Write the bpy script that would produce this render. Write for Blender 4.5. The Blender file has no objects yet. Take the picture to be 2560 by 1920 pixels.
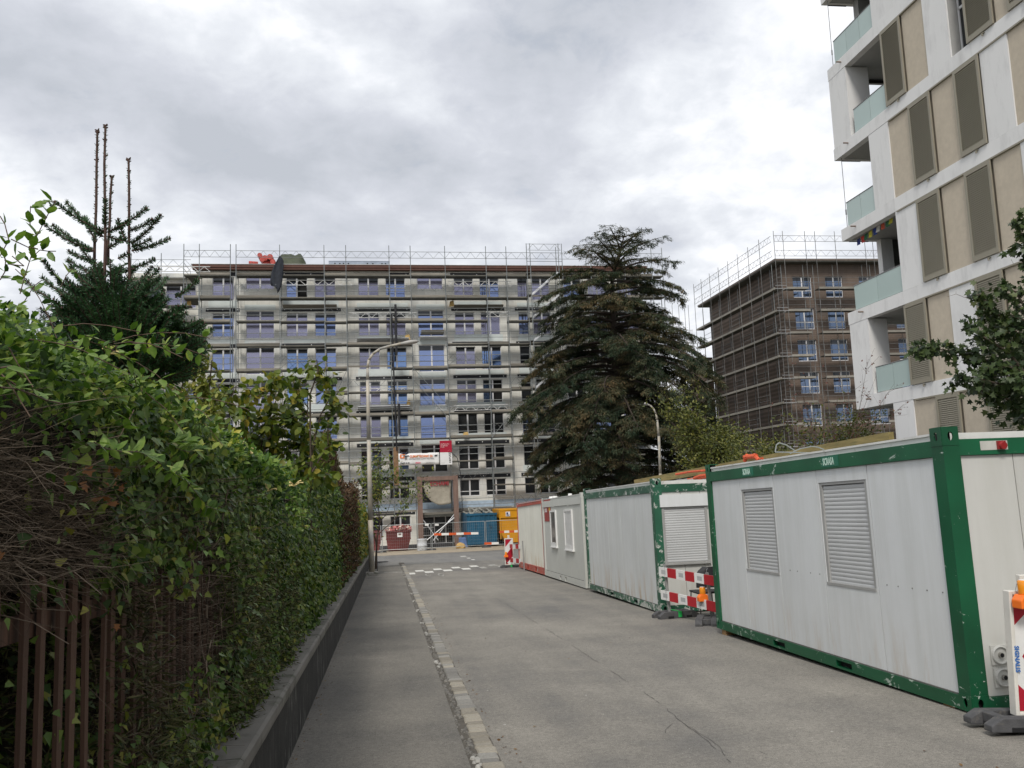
import bpy, math, random
import numpy as np
from mathutils import Vector, Matrix, Quaternion, noise
R = math.radians
rnd = random.Random(7)
rng = np.random.default_rng(11)
S = bpy.context.scene
COL = S.collection

# ------------------------------------------------------------------ camera
EYE = np.array([0, 0, 1.87]); F_, PI_, RO_, YA_ = 2167.0, 0.1224, 0.0387, 0.1484
_fw = np.array([math.sin(YA_)*math.cos(PI_), math.cos(YA_)*math.cos(PI_), math.sin(PI_)])
_r = np.array([math.cos(YA_), -math.sin(YA_), 0.0]); _u = np.cross(_r, _fw)
CR = math.cos(RO_)*_r - math.sin(RO_)*_u; CU = math.sin(RO_)*_r + math.cos(RO_)*_u
cam = bpy.data.cameras.new('camera'); cam.sensor_width = 36; cam.lens = F_/2560*36
cam.clip_start = 0.05; cam.clip_end = 3000
co = bpy.data.objects.new('camera', cam); COL.objects.link(co)
co.matrix_world = Matrix(((CR[0], CU[0], -_fw[0], EYE[0]), (CR[1], CU[1], -_fw[1], EYE[1]),
                          (CR[2], CU[2], -_fw[2], EYE[2]), (0, 0, 0, 1)))
S.camera = co
G = .035                                   # the street falls away from the camera

def ray(x, y): return _fw + CR*(x-1280)/F_ + CU*(960-y)/F_
def atY(x, y, c): d = ray(x, y); return EYE + d*((c-EYE[1])/d[1])
def atX(x, y, c): d = ray(x, y); return EYE + d*((c-EYE[0])/d[0])
def gz(y):
    if y < -40: return 1.4
    if y < 80: return -G*y
    return -2.8

# ------------------------------------------------------------------ world, sun, exposure
S.view_settings.view_transform = 'Standard'; S.view_settings.look = 'None'
S.view_settings.exposure = 0.64; S.view_settings.gamma = 1.0
S.view_settings.use_curve_mapping = False
SUN_EL, SUN_AZ = R(48), R(200)            # azimuth clockwise from +Y
w = bpy.data.worlds.new("World"); S.world = w; w.use_nodes = True
nt = w.node_tree; nt.nodes.clear()
def N(t, typ, **k):
    n = t.nodes.new(typ)
    for a, b in k.items():
        if a in ('operation', 'blend_type', 'data_type', 'noise_dimensions', 'feature', 'distance', 'sky_type', 'sun_disc', 'sun_elevation',
                 'sun_rotation', 'air_density', 'dust_density', 'use_clamp', 'normalize', 'interpolation_type', 'vector_type', 'bands_direction', 'wave_type'): setattr(n, a, b)
        else: n.inputs[a].default_value = b
    return n
sky = N(nt, 'ShaderNodeTexSky', sky_type='NISHITA', sun_disc=False, sun_elevation=SUN_EL, sun_rotation=SUN_AZ, dust_density=2.0)
tc = N(nt, 'ShaderNodeTexCoord')
sep = N(nt, 'ShaderNodeSeparateXYZ'); nt.links.new(tc.outputs['Generated'], sep.inputs[0])
zz = N(nt, 'ShaderNodeMath', operation='MAXIMUM'); nt.links.new(sep.outputs['Z'], zz.inputs[0]); zz.inputs[1].default_value = 0.0
za = N(nt, 'ShaderNodeMath', operation='ADD'); nt.links.new(zz.outputs[0], za.inputs[0]); za.inputs[1].default_value = 0.34
cv = N(nt, 'ShaderNodeCombineXYZ')
for i, ax in enumerate('XY'):
    d = N(nt, 'ShaderNodeMath', operation='DIVIDE'); nt.links.new(sep.outputs[ax], d.inputs[0]); nt.links.new(za.outputs[0], d.inputs[1]); nt.links.new(d.outputs[0], cv.inputs[i])
def cloud_noise(scale, detail, rough, dist, off):
    mp = N(nt, 'ShaderNodeMapping'); mp.inputs['Location'].default_value = off; nt.links.new(cv.outputs[0], mp.inputs[0])
    n = N(nt, 'ShaderNodeTexNoise'); n.inputs['Scale'].default_value = scale; n.inputs['Detail'].default_value = detail
    n.inputs['Roughness'].default_value = rough; n.inputs['Distortion'].default_value = dist
    nt.links.new(mp.outputs[0], n.inputs[0]); return n
n1 = cloud_noise(1.1, 5, .5, .3, (3.1, 7.7, 0)); n2 = cloud_noise(2.6, 8, .55, .25, (1.3, 2.2, 5)); n3 = cloud_noise(11, 7, .6, .3, (6, 4, 1))
def ramp(t, stops, src):
    r_ = N(t, 'ShaderNodeValToRGB'); el = r_.color_ramp.elements
    while len(el) < len(stops): el.new(.5)
    for e, (p, c) in zip(el, stops): e.position = p; e.color = (*c, 1) if len(c) == 3 else c
    t.links.new(src, r_.inputs[0]); return r_
def L(r, g, b): return tuple((c/255/12.92 if c/255 <= .04045 else ((c/255+.055)/1.055)**2.4) for c in (r, g, b))
def mixn(t, typ, fac, a, b):
    m = N(t, 'ShaderNodeMix', data_type='RGBA', blend_type=typ)
    if isinstance(fac, (int, float)): m.inputs[0].default_value = fac
    else: t.links.new(fac, m.inputs[0])
    for i, v in ((6, a), (7, b)):
        if isinstance(v, tuple): m.inputs[i].default_value = (*v[:3], 1)
        else: t.links.new(v, m.inputs[i])
    return m.outputs[2]
def mth(t, op, a, b=None):
    m = N(t, 'ShaderNodeMath', operation=op)
    for i, v in enumerate((a, b)):
        if v is None: continue
        if isinstance(v, (int, float)): m.inputs[i].default_value = v
        else: t.links.new(v, m.inputs[i])
    return m.outputs[0]
dens = mth(nt, 'ADD', mth(nt, 'MULTIPLY', n1.outputs[0], .55), mth(nt, 'ADD', mth(nt, 'MULTIPLY', n2.outputs[0], .36), mth(nt, 'MULTIPLY', n3.outputs[0], .12)))
k = 11.6
def sc(c): return tuple(v*k for v in c)
cr = ramp(nt, [(.41, L(150, 154, 161)), (.475, L(165, 168, 175)), (.525, L(182, 185, 190)), (.57, L(204, 205, 208))], dens)
ck = N(nt, 'ShaderNodeVectorMath', operation='SCALE'); ck.inputs['Scale'].default_value = k; nt.links.new(cr.outputs[0], ck.inputs[0])
# thin places where blue shows
hole = ramp(nt, [(.0, (.88,)*3), (.285, (.88,)*3), (.36, (1, 1, 1)), (1, (1, 1, 1))], mth(nt, 'MULTIPLY', mth(nt, 'ADD', n2.outputs[0], n3.outputs[0]), .42))
skym = N(nt, 'ShaderNodeVectorMath', operation='SCALE'); skym.inputs['Scale'].default_value = 1.0; nt.links.new(sky.outputs[0], skym.inputs[0])
mx = mixn(nt, 'MIX', hole.outputs[0], skym.outputs[0], ck.outputs[0])
bg = N(nt, 'ShaderNodeBackground'); bg.inputs['Strength'].default_value = 0.1; nt.links.new(mx, bg.inputs[0])
ow = N(nt, 'ShaderNodeOutputWorld'); nt.links.new(bg.outputs[0], ow.inputs[0])
sl = bpy.data.lights.new('sun', 'SUN'); sl.energy = 1.5; sl.angle = R(14); sl.color = (1, .95, .88)
so = bpy.data.objects.new('sun', sl); COL.objects.link(so)
sd = Vector((math.sin(SUN_AZ)*math.cos(SUN_EL), math.cos(SUN_AZ)*math.cos(SUN_EL), math.sin(SUN_EL)))
so.rotation_euler = sd.to_track_quat('Z', 'Y').to_euler()

# ------------------------------------------------------------------ materials
MATS = {}
def newmat(name):
    m = bpy.data.materials.new(name); m.use_nodes = True; t = m.node_tree
    return m, t, t.nodes['Principled BSDF']
def tex(t, scale=5, detail=4, rough=.55, kind='Object', dist=0, stretch=None, rnd_obj=False, dim=None):
    c = N(t, 'ShaderNodeTexCoord'); src = c.outputs[kind]
    if stretch is not None:
        mp = N(t, 'ShaderNodeMapping'); mp.inputs['Scale'].default_value = stretch; t.links.new(src, mp.inputs[0]); src = mp.outputs[0]
    if rnd_obj:
        oi = N(t, 'ShaderNodeObjectInfo'); a = N(t, 'ShaderNodeVectorMath', operation='ADD'); s_ = N(t, 'ShaderNodeVectorMath', operation='SCALE'); s_.inputs['Scale'].default_value = 37
        cx = N(t, 'ShaderNodeCombineXYZ')
        for i in range(3): t.links.new(oi.outputs['Random'], cx.inputs[i])
        t.links.new(cx.outputs[0], s_.inputs[0]); t.links.new(src, a.inputs[0]); t.links.new(s_.outputs[0], a.inputs[1]); src = a.outputs[0]
    n = N(t, 'ShaderNodeTexNoise'); n.inputs['Scale'].default_value = scale; n.inputs['Detail'].default_value = detail
    n.inputs['Roughness'].default_value = rough; n.inputs['Distortion'].default_value = dist
    t.links.new(src, n.inputs[0]); return n.outputs[0]
def bump(t, p, h, strength=.3, dist=.02):
    b = N(t, 'ShaderNodeBump'); b.inputs['Strength'].default_value = strength; b.inputs['Distance'].default_value = dist
    t.links.new(h, b.inputs['Height']); t.links.new(b.outputs[0], p.inputs['Normal'])
def mat(name, col, rough=.6, metal=0., var=.18, scale=3., dark=None, thr=(.45, .7), b=.15, stretch=None, spec=.4, objvar=0.):
    """a weathered plain material: base colour, tone variation, blotches of a second colour, fine bump"""
    if name in MATS: return MATS[name]
    m, t, p = newmat(name)
    n = tex(t, scale, 6, .6, stretch=stretch, rnd_obj=True)
    lo = tuple(c*(1-var) for c in col); hi = tuple(min(1, c*(1+var)) for c in col)
    c = ramp(t, [(.3, lo), (.7, hi)], n).outputs[0]
    if dark is not None:
        n2_ = tex(t, scale*2.3, 7, .65, stretch=stretch, rnd_obj=True)
        f = ramp(t, [(thr[0], (0, 0, 0)), (thr[1], (1, 1, 1))], n2_).outputs[0]
        c = mixn(t, 'MIX', f, c, dark)
    if objvar:
        oi = N(t, 'ShaderNodeObjectInfo'); hs = N(t, 'ShaderNodeHueSaturation')
        v = mth(t, 'ADD', mth(t, 'MULTIPLY', oi.outputs['Random'], objvar*2), 1-objvar)
        t.links.new(v, hs.inputs['Value']); t.links.new(c, hs.inputs['Color']); c = hs.outputs[0]
    t.links.new(c, p.inputs['Base Color']); p.inputs['Roughness'].default_value = rough; p.inputs['Metallic'].default_value = metal
    p.inputs['Specular IOR Level'].default_value = spec
    if b: bump(t, p, tex(t, scale*14, 4, .6, stretch=stretch), b, .01)
    MATS[name] = m; return m
def leafmat(name, stops, rough=.45, trans=.22, spec=.35, big=(1.3, .5)):
    if name in MATS: return MATS[name]
    m, t, p = newmat(name)
    g = N(t, 'ShaderNodeNewGeometry'); oi = N(t, 'ShaderNodeObjectInfo')
    bw_ = big[1]; bg_ = tex(t, big[0], 3, .6)
    v = mth(t, 'ADD', mth(t, 'MULTIPLY', g.outputs['Random Per Island'], 1.12-bw_), mth(t, 'ADD', mth(t, 'MULTIPLY', bg_, bw_), mth(t, 'MULTIPLY', oi.outputs['Random'], .12)))
    v = mth(t, 'SUBTRACT', v, .12)
    c = ramp(t, stops, v).outputs[0]
    t.links.new(c, p.inputs['Base Color']); p.inputs['Roughness'].default_value = rough; p.inputs['Specular IOR Level'].default_value = spec
    tr = N(t, 'ShaderNodeBsdfTranslucent'); t.links.new(mixn(t, 'MULTIPLY', 1.0, c, (1.1, 1.3, .6)), tr.inputs[0])
    ms = N(t, 'ShaderNodeMixShader'); ms.inputs[0].default_value = trans
    o = t.nodes['Material Output']; t.links.new(p.outputs[0], ms.inputs[1]); t.links.new(tr.outputs[0], ms.inputs[2]); t.links.new(ms.outputs[0], o.inputs[0])
    MATS[name] = m; return m

# ------------------------------------------------------------------ mesh helpers
class MB:
    def __init__(s): s.v = []; s.f = []; s.m = []
    def add(s, vs, fs, mi=0):
        o = len(s.v); s.v += [tuple(map(float, q)) for q in vs]; s.f += [tuple(i+o for i in f) for f in fs]; s.m += [mi]*len(fs); return s
    def box(s, x0, x1, y0, y1, z0, z1, mi=0):
        return s.add([(x0, y0, z0), (x1, y0, z0), (x1, y1, z0), (x0, y1, z0), (x0, y0, z1), (x1, y0, z1), (x1, y1, z1), (x0, y1, z1)],
                     [(0, 3, 2, 1), (4, 5, 6, 7), (0, 1, 5, 4), (1, 2, 6, 5), (2, 3, 7, 6), (3, 0, 4, 7)], mi)
    def bar(s, p, q, a, b=None, mi=0, up=(0, 0, 1)):
        b = b or a; p = Vector(p); q = Vector(q); d = (q-p).normalized(); u = Vector(up)
        if abs(d.dot(u)) > .98: u = Vector((0, 1, 0))
        x = d.cross(u).normalized()*a/2; y = x.normalized().cross(d).normalized()*b/2
        vs = [e+i*x+j*y for e in (p, q) for i, j in ((-1, -1), (1, -1), (1, 1), (-1, 1))]
        return s.add(vs, [(0, 1, 2, 3), (7, 6, 5, 4), (0, 4, 5, 1), (1, 5, 6, 2), (2, 6, 7, 3), (3, 7, 4, 0)], mi)
    def tube(s, p, q, r0, r1=None, n=8, mi=0, caps=True):
        r1 = r0 if r1 is None else r1; p = Vector(p); q = Vector(q); d = (q-p).normalized()
        u = Vector((0, 0, 1)) if abs(d.z) < .9 else Vector((1, 0, 0)); x = d.cross(u).normalized(); y = d.cross(x)
        vs = [e+(x*math.cos(6.2832*i/n)+y*math.sin(6.2832*i/n))*r for e, r in ((p, r0), (q, r1)) for i in range(n)]
        fs = [(i, (i+1) % n, n+(i+1) % n, n+i) for i in range(n)]
        if caps: fs += [tuple(range(n-1, -1, -1)), tuple(range(n, 2*n))]
        return s.add(vs, fs, mi)
    def path(s, pts, r, n=6, mi=0):
        for i in range(len(pts)-1):
            ra = r[i] if isinstance(r, (list, tuple)) else r; rb = r[i+1] if isinstance(r, (list, tuple)) else r
            s.tube(pts[i], pts[i+1], ra, rb, n, mi)
        return s
    def lathe(s, prof, c=(0, 0, 0), n=20, mi=0):
        vs = [(c[0]+r*math.cos(6.2832*i/n), c[1]+r*math.sin(6.2832*i/n), c[2]+z) for r, z in prof for i in range(n)]
        fs = [(j*n+i, j*n+(i+1) % n, (j+1)*n+(i+1) % n, (j+1)*n+i) for j in range(len(prof)-1) for i in range(n)]
        fs += [tuple(range(n-1, -1, -1)), tuple(range((len(prof)-1)*n, len(prof)*n))]
        return s.add(vs, fs, mi)
    def prism(s, poly, axis, a, b, mi=0):
        """poly of 2-D points extruded along axis ('x','y','z') from a to b"""
        n = len(poly)
        def P(u, v, w_): return {'x': (w_, u, v), 'y': (u, w_, v), 'z': (u, v, w_)}[axis]
        vs = [P(u, v, a) for u, v in poly]+[P(u, v, b) for u, v in poly]
        return s.add(vs, [tuple(range(n-1, -1, -1)), tuple(range(n, 2*n))]+[(i, (i+1) % n, n+(i+1) % n, n+i) for i in range(n)], mi)
    def mesh(s, name, mats, smooth=False):
        me = bpy.data.meshes.new(name); me.from_pydata(s.v, [], s.f)
        for m in (mats if isinstance(mats, (list, tuple)) else [mats]): me.materials.append(m)
        if any(s.m): me.polygons.foreach_set('material_index', s.m)
        if smooth: me.polygons.foreach_set('use_smooth', [True]*len(s.f))
        me.update(); return me
    def build(s, name, mats, parent=None, smooth=False, bevel=0, **k): 
        o = put(name, s.mesh(name, mats, smooth), parent, **k)
        if bevel:
            b = o.modifiers.new('bevel', 'BEVEL'); b.width = bevel; b.segments = 2; b.limit_method = 'ANGLE'
        return o
def put(name, me, parent=None, loc=None, rot=None, scale=None, label=None, cat=None, group=None, kind=None, mw=None):
    o = bpy.data.objects.new(name, me); COL.objects.link(o)
    if parent is not None: o.parent = parent
    if mw is not None: o.matrix_local = mw
    if loc is not None: o.location = loc
    if rot is not None: o.rotation_euler = rot
    if scale is not None: o.scale = scale if hasattr(scale, '__len__') else (scale,)*3
    if label: o['label'] = label
    if cat: o['category'] = cat
    if group: o['group'] = group
    if kind: o['kind'] = kind
    return o
def thing(name, label, cat, loc=(0, 0, 0), rot=(0, 0, 0), group=None):
    return put(name, None, loc=loc, rot=rot, label=label, cat=cat, group=group)
def copy_tree(o, parent=None, label=None):
    c = o.copy(); COL.objects.link(c); c.parent = parent
    if label: c['label'] = label
    for ch in [x for x in KIDS(o)]: copy_tree(ch, c)
    return c
def KIDS(o): return [x for x in COL.objects if x.parent == o]
def npmesh(name, V, Fc, mats, smooth=False):
    V = np.asarray(V, np.float32).reshape(-1, 3); Fc = np.asarray(Fc, np.int32); nf, k_ = Fc.shape
    me = bpy.data.meshes.new(name); me.vertices.add(len(V)); me.vertices.foreach_set('co', V.ravel())
    me.loops.add(nf*k_); me.loops.foreach_set('vertex_index', Fc.ravel())
    me.polygons.add(nf); me.polygons.foreach_set('loop_start', np.arange(0, nf*k_, k_, dtype=np.int32)); me.polygons.foreach_set('loop_total', np.full(nf, k_, np.int32))
    for m in (mats if isinstance(mats, (list, tuple)) else [mats]): me.materials.append(m)
    me.update(calc_edges=True)
    if smooth: me.polygons.foreach_set('use_smooth', [True]*nf)
    return me
def nrm(a): return a/np.maximum(np.linalg.norm(a, axis=-1, keepdims=True), 1e-9)
# leaf outlines: verts along x, width y, fold in z; triangles
T_OVAL = (np.array([(0, 0, 0), (.3, .24, .05), (.3, -.24, .05), (.65, .22, .04), (.65, -.22, .04), (1, 0, -.04), (.5, 0, 0)]),
          np.array([(0, 6, 1), (0, 2, 6), (1, 6, 3), (2, 4, 6), (3, 6, 5), (4, 5, 6)]))
T_LANCE = (np.array([(0, 0, 0), (.35, .15, .05), (.35, -.15, .05), (1, 0, -.05), (.5, 0, 0)]), np.array([(0, 4, 1), (0, 2, 4), (1, 4, 3), (2, 3, 4)]))
T_IVY = (np.array([(0, 0, 0), (.15, .42, .03), (.45, .28, .02), (1, 0, -.05), (.45, -.28, .02), (.15, -.42, .03), (.4, 0, -.03)]),
         np.array([(0, 6, 1), (1, 6, 2), (2, 6, 3), (6, 4, 3), (6, 5, 4), (0, 5, 6)]))
def _ivy5():
    h = [(0, 0), (-.12, .22), (.05, .50), (.22, .24), (.50, .36), (.62, .15), (1, 0)]
    a = h+[(x, -y) for x, y in h[-2:0:-1]]; v = [(x, y, .12*abs(y)-.05*x*x) for x, y in a]+[(.34, 0, -.015)]; n = len(a)
    return np.array(v), np.array([(i, n, (i+1) % n) for i in range(n)])
T_IVY5 = _ivy5()
def _maple():
    a = [(0, 0), (.05, .5), (.3, .28), (.55, .52), (.6, .2), (1, 0), (.6, -.2), (.55, -.52), (.3, -.28), (.05, -.5)]
    v = [(x, y, .06*abs(y)*2-.03*x) for x, y in a]+[(.4, 0, 0)]
    return np.array(v), np.array([(i, 10, (i+1) % 10) for i in range(10)])
T_MAPLE = _maple()
T_ROUND = (np.array([(0, 0, 0), (.12, .32, .02), (.5, .45, .05), (.85, .25, .02), (1.05, 0, -.05), (.85, -.25, .02), (.5, -.45, .05), (.12, -.32, .02), (.5, 0, -.02)]),
           np.array([(i, 8, (i+1) % 8) for i in range(8)]))
T_SPRIG = (np.array([(0, 0, 0), (.3, .07, .03), (.3, -.07, .03), (1, 0, -.05)]), np.array([(0, 2, 1), (1, 2, 3)]))
T_TRI = (np.array([(0, -.5, 0), (0, .5, 0), (1, 0, 0)]), np.array([(0, 1, 2)]))
def leafarr(P, D, Nn, Sz, T):
    P = np.asarray(P, float); D = nrm(np.asarray(D, float)); Nn = np.asarray(Nn, float)
    Y = nrm(np.cross(Nn, D)); Z = np.cross(D, Y); Sz = np.broadcast_to(np.asarray(Sz, float), (len(P),))
    tv = T[0]; V = P[:, None, :] + Sz[:, None, None]*(tv[None, :, 0:1]*D[:, None, :]+tv[None, :, 1:2]*Y[:, None, :]+tv[None, :, 2:3]*Z[:, None, :])
    Fc = T[1][None, :, :] + (np.arange(len(P))*len(tv))[:, None, None]
    return V.reshape(-1, 3), Fc.reshape(-1, 3)
def leafmesh(name, P, D, Nn, Sz, T, m): V, Fc = leafarr(P, D, Nn, Sz, T); return npmesh(name, V, Fc, m)
def rv(n): return rng.normal(size=(n, 3))
def leaf_objs(parent, me, P, D, Nn, Sz, name='leaf'):
    P = np.asarray(P, float); D = nrm(np.asarray(D, float)); Y = nrm(np.cross(np.asarray(Nn, float), D)); Z = np.cross(D, Y); Sz = np.broadcast_to(np.asarray(Sz, float), (len(P),))
    for i in range(len(P)):
        s_ = Sz[i]
        M = Matrix(((D[i, 0]*s_, Y[i, 0]*s_, Z[i, 0]*s_, P[i, 0]), (D[i, 1]*s_, Y[i, 1]*s_, Z[i, 1]*s_, P[i, 1]), (D[i, 2]*s_, Y[i, 2]*s_, Z[i, 2]*s_, P[i, 2]), (0, 0, 0, 1)))
        put(name, me, parent, mw=M)
def tubearr(A, B, ra, rb, n=3):
    A = np.asarray(A, float); B = np.asarray(B, float); d = nrm(B-A); ref = np.where(np.abs(d[:, 2:3]) < .9, np.array([[0, 0, 1.]]), np.array([[1., 0, 0]]))
    x = nrm(np.cross(d, ref)); y = np.cross(d, x); ra = np.broadcast_to(ra, (len(A),)); rb = np.broadcast_to(rb, (len(A),))
    an = np.arange(n)*2*math.pi/n; c = np.cos(an)[None, :, None]; s_ = np.sin(an)[None, :, None]
    ring = x[:, None]*c+y[:, None]*s_
    V = np.concatenate([A[:, None]+ring*ra[:, None, None], B[:, None]+ring*rb[:, None, None]], 1)
    i = np.arange(n); j = (i+1) % n; Fc = np.stack([i, j, n+j, n+i], 1)[None]+(np.arange(len(A))*2*n)[:, None, None]
    return V.reshape(-1, 3), Fc.reshape(-1, 4)
def tubemesh(name, segs, m, n=3):
    A = [s_[0] for s_ in segs]; B = [s_[1] for s_ in segs]; V, Fc = tubearr(A, B, np.array([s_[2] for s_ in segs]), np.array([s_[3] for s_ in segs]), n)
    return npmesh(name, V, Fc, m, smooth=True)
_textc = {}
def textmesh(txt, size, m, bold=0.0, ext=.002, sx=1.0):
    cu = bpy.data.curves.new('t', 'FONT'); cu.body = txt; cu.size = size; cu.offset = bold; cu.extrude = ext; cu.align_x = 'LEFT'; cu.resolution_u = 2
    o = bpy.data.objects.new('t', cu); me = bpy.data.meshes.new_from_object(o); bpy.data.objects.remove(o)
    me.materials.clear(); me.materials.append(m)
    if sx != 1:
        for v in me.vertices: v.co.x *= sx
    return me
FACE_S = (R(90), 0, 0)                     # text facing -Y (towards the camera)
def text(parent, name, txt, size, m, loc, rot=FACE_S, bold=.0, sx=1.0): return put(name, textmesh(txt, size, m, bold, sx=sx), parent, loc=loc, rot=rot)

# palette
M_white = mat('white_panel', (.66, .68, .68), .42, var=.05, scale=1.2, dark=(.52, .53, .51), thr=(.55, .85), b=.04, stretch=(1, 1, .35))
M_galv = mat('galvanised', (.42, .43, .44), .5, .55, var=.2, scale=8)
M_black = mat('black_plastic', (.03, .03, .033), .6, scale=9)
M_wood = mat('weathered_wood', (.34, .30, .24), .85, var=.3, scale=3, stretch=(.4, 8, 8), objvar=.25)
M_alu = mat('aluminium', (.62, .63, .64), .4, .3, var=.1)
M_concrete = mat('concrete', (.36, .35, .32), .9, var=.2, scale=2.2, dark=(.10, .105, .08), thr=(.5, .64), b=.5)
M_rubber = mat('rubber_block', (.075, .075, .078), .85, var=.3, scale=7, dark=(.16, .15, .13), thr=(.55, .75), b=.5)
M_red = mat('sign_red', (.42, .022, .03), .45, var=.08, scale=4)
M_signw = mat('sign_white', (.74, .74, .72), .4, var=.06, scale=4, dark=(.55, .54, .5), thr=(.6, .8))
M_orange = mat('beacon_orange', (.95, .2, .02), .4, var=.05)
M_amber = mat('beacon_amber', (.8, .28, .02), .15, var=.1)
M_dark = mat('dark_void', (.012, .012, .013), .9, var=.1, b=0)

# ------------------------------------------------------------------ ground, street, pavement
def asphalt(name, base, dusty, darkp, sc_=1.0, specks=True):
    m, t, p = newmat(name)
    a = tex(t, .35*sc_, 5, .6); b_ = tex(t, 1.6, 6, .65, dist=.4); f = tex(t, 110, 3, .8); g_ = tex(t, 22, 5, .75)
    streak = tex(t, 1.1, 4, .5, stretch=(1.6, .16, 1))
    v = mth(t, 'ADD', mth(t, 'MULTIPLY', a, .5), mth(t, 'ADD', mth(t, 'MULTIPLY', b_, .2), mth(t, 'MULTIPLY', streak, .3)))
    c = ramp(t, [(.38, darkp), (.5, base), (.62, dusty)], v).outputs[0]
    c = mixn(t, 'MULTIPLY', 1.0, c, ramp(t, [(.3, (.45,)*3), (.5, (1, 1, 1)), (.7, (1.5,)*3)], f).outputs[0])
    c = mixn(t, 'MULTIPLY', 1.0, c, ramp(t, [(.3, (.76,)*3), (.7, (1.2,)*3)], g_).outputs[0])
    if specks:
        cc = N(t, 'ShaderNodeTexCoord')
        for s_, th, colr in ((2.1, .028, (.5, .49, .46)), (3.3, .026, (.035, .035, .035)), (6.5, .05, (.09, .08, .07)), (7.7, .045, (.45, .43, .4))):
            vo = N(t, 'ShaderNodeTexVoronoi'); vo.inputs['Scale'].default_value = s_; t.links.new(cc.outputs['Object'], vo.inputs[0])
            k_ = mth(t, 'LESS_THAN', vo.outputs['Distance'], th); c = mixn(t, 'MIX', mth(t, 'MULTIPLY', k_, .75), c, colr)
    t.links.new(c, p.inputs['Base Color']); p.inputs['Roughness'].default_value = .88; p.inputs['Specular IOR Level'].default_value = .3
    bump(t, p, mth(t, 'ADD', f, mth(t, 'MULTIPLY', g_, .6)), .55, .006); return m
M_road = asphalt('road_asphalt', (.215, .202, .178), (.278, .26, .226), (.158, .152, .141))
M_walk = asphalt('pavement_asphalt', (.182, .171, .150), (.225, .21, .182), (.135, .129, .117), 1.5)
M_cross = asphalt('cross_street_asphalt', (.20, .195, .185), (.235, .23, .21), (.16, .16, .155), .6, False)
M_sand = mat('sandy_ground', (.40, .34, .25), .95, var=.25, scale=.8, dark=(.26, .22, .17), b=.4)
M_grass = mat('rough_grass', (.05, .06, .025), .95, var=.4, scale=1.2, dark=(.07, .05, .03), b=.6)
def sheet(name, x0, x1, ys, dz, m, nx=1, kind='structure', thick=0):
    b = MB(); xs = [x0+(x1-x0)*i/nx for i in range(nx+1)]
    vs = [(x, y, gz(y)+dz) for y in ys for x in xs]; n = nx+1
    b.add(vs, [(j*n+i, j*n+i+1, (j+1)*n+i+1, (j+1)*n+i) for j in range(len(ys)-1) for i in range(nx)])
    if thick:
        for s_, x in ((0, x0), (1, x1)):
            for j in range(len(ys)-1):
                q = [(x, ys[j], gz(ys[j])+dz), (x, ys[j+1], gz(ys[j+1])+dz), (x, ys[j+1], gz(ys[j+1])+dz-thick), (x, ys[j], gz(ys[j])+dz-thick)]
                b.add(q, [(0, 1, 2, 3)])
    return b.build(name, m, kind=kind)
sheet('ground', -1500, 1500, [-1500, -40, 80, 1500], -.05, M_grass)
sheet('road', .80, 13.5, [-30, 44], 0, M_road)
sheet('cross_street', -90, 90, [43.6, 58.6], .004, M_cross)
sheet('pavement', -.83, .602, [-30, 43], .03, M_walk, thick=.06)
sheet('building_site_ground', -60, 80, [58.4, 79.9, 110], .012, M_sand)

# crack along the joint between two strips of asphalt
def crack(pts, wd, name='crack'):
    b = MB(); P0 = []
    for (x0, y0), (x1, y1) in zip(pts, pts[1:]):
        n = max(2, int(math.hypot(x1-x0, y1-y0)/.09))
        for i in range(n): t = i/n; P0.append((x0+(x1-x0)*t+rnd.gauss(0, .007), y0+(y1-y0)*t))
    for i in range(len(P0)-1):
        wa = wd*rnd.uniform(.3, 1.2); wb = wd*rnd.uniform(.3, 1.2)
        if noise.noise(Vector((P0[i][0]*3, P0[i][1]*1.3, 4))) > .12: continue
        (xa, ya), (xb, yb) = P0[i], P0[i+1]
        b.add([(xa-wa, ya, gz(ya)+.003), (xa+wa, ya, gz(ya)+.003), (xb+wb, yb, gz(yb)+.003), (xb-wb, yb, gz(yb)+.003)], [(0, 1, 2, 3)])
    return b
def gpt(x, y):
    d = ray(x, y); t = -(EYE[2])/(d[2]+G*d[1]); P = EYE+d*t; return P[0], P[1]
M_crack = mat('crack_filler', (.075, .07, .065), .9)
road = COL.objects['road']
for pts, wd in (([gpt(1230, 1490), gpt(1299, 1531), gpt(1420, 1607), gpt(1530, 1680), gpt(1642, 1753)], .0045), ([gpt(1642, 1753), gpt(1700, 1800), gpt(1800, 1880)], .004),
                ([gpt(1683, 1809), gpt(1668, 1820), gpt(1655, 1840)], .004), ([gpt(1548, 1702), gpt(1553, 1712)], .005), ([gpt(1870, 1880), gpt(1900, 1879), gpt(1930, 1895)], .004),
                ([gpt(1720, 1815), gpt(1790, 1860), gpt(1830, 1915)], .003)):
    crack(pts, wd).build('crack', M_crack, road)
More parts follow.
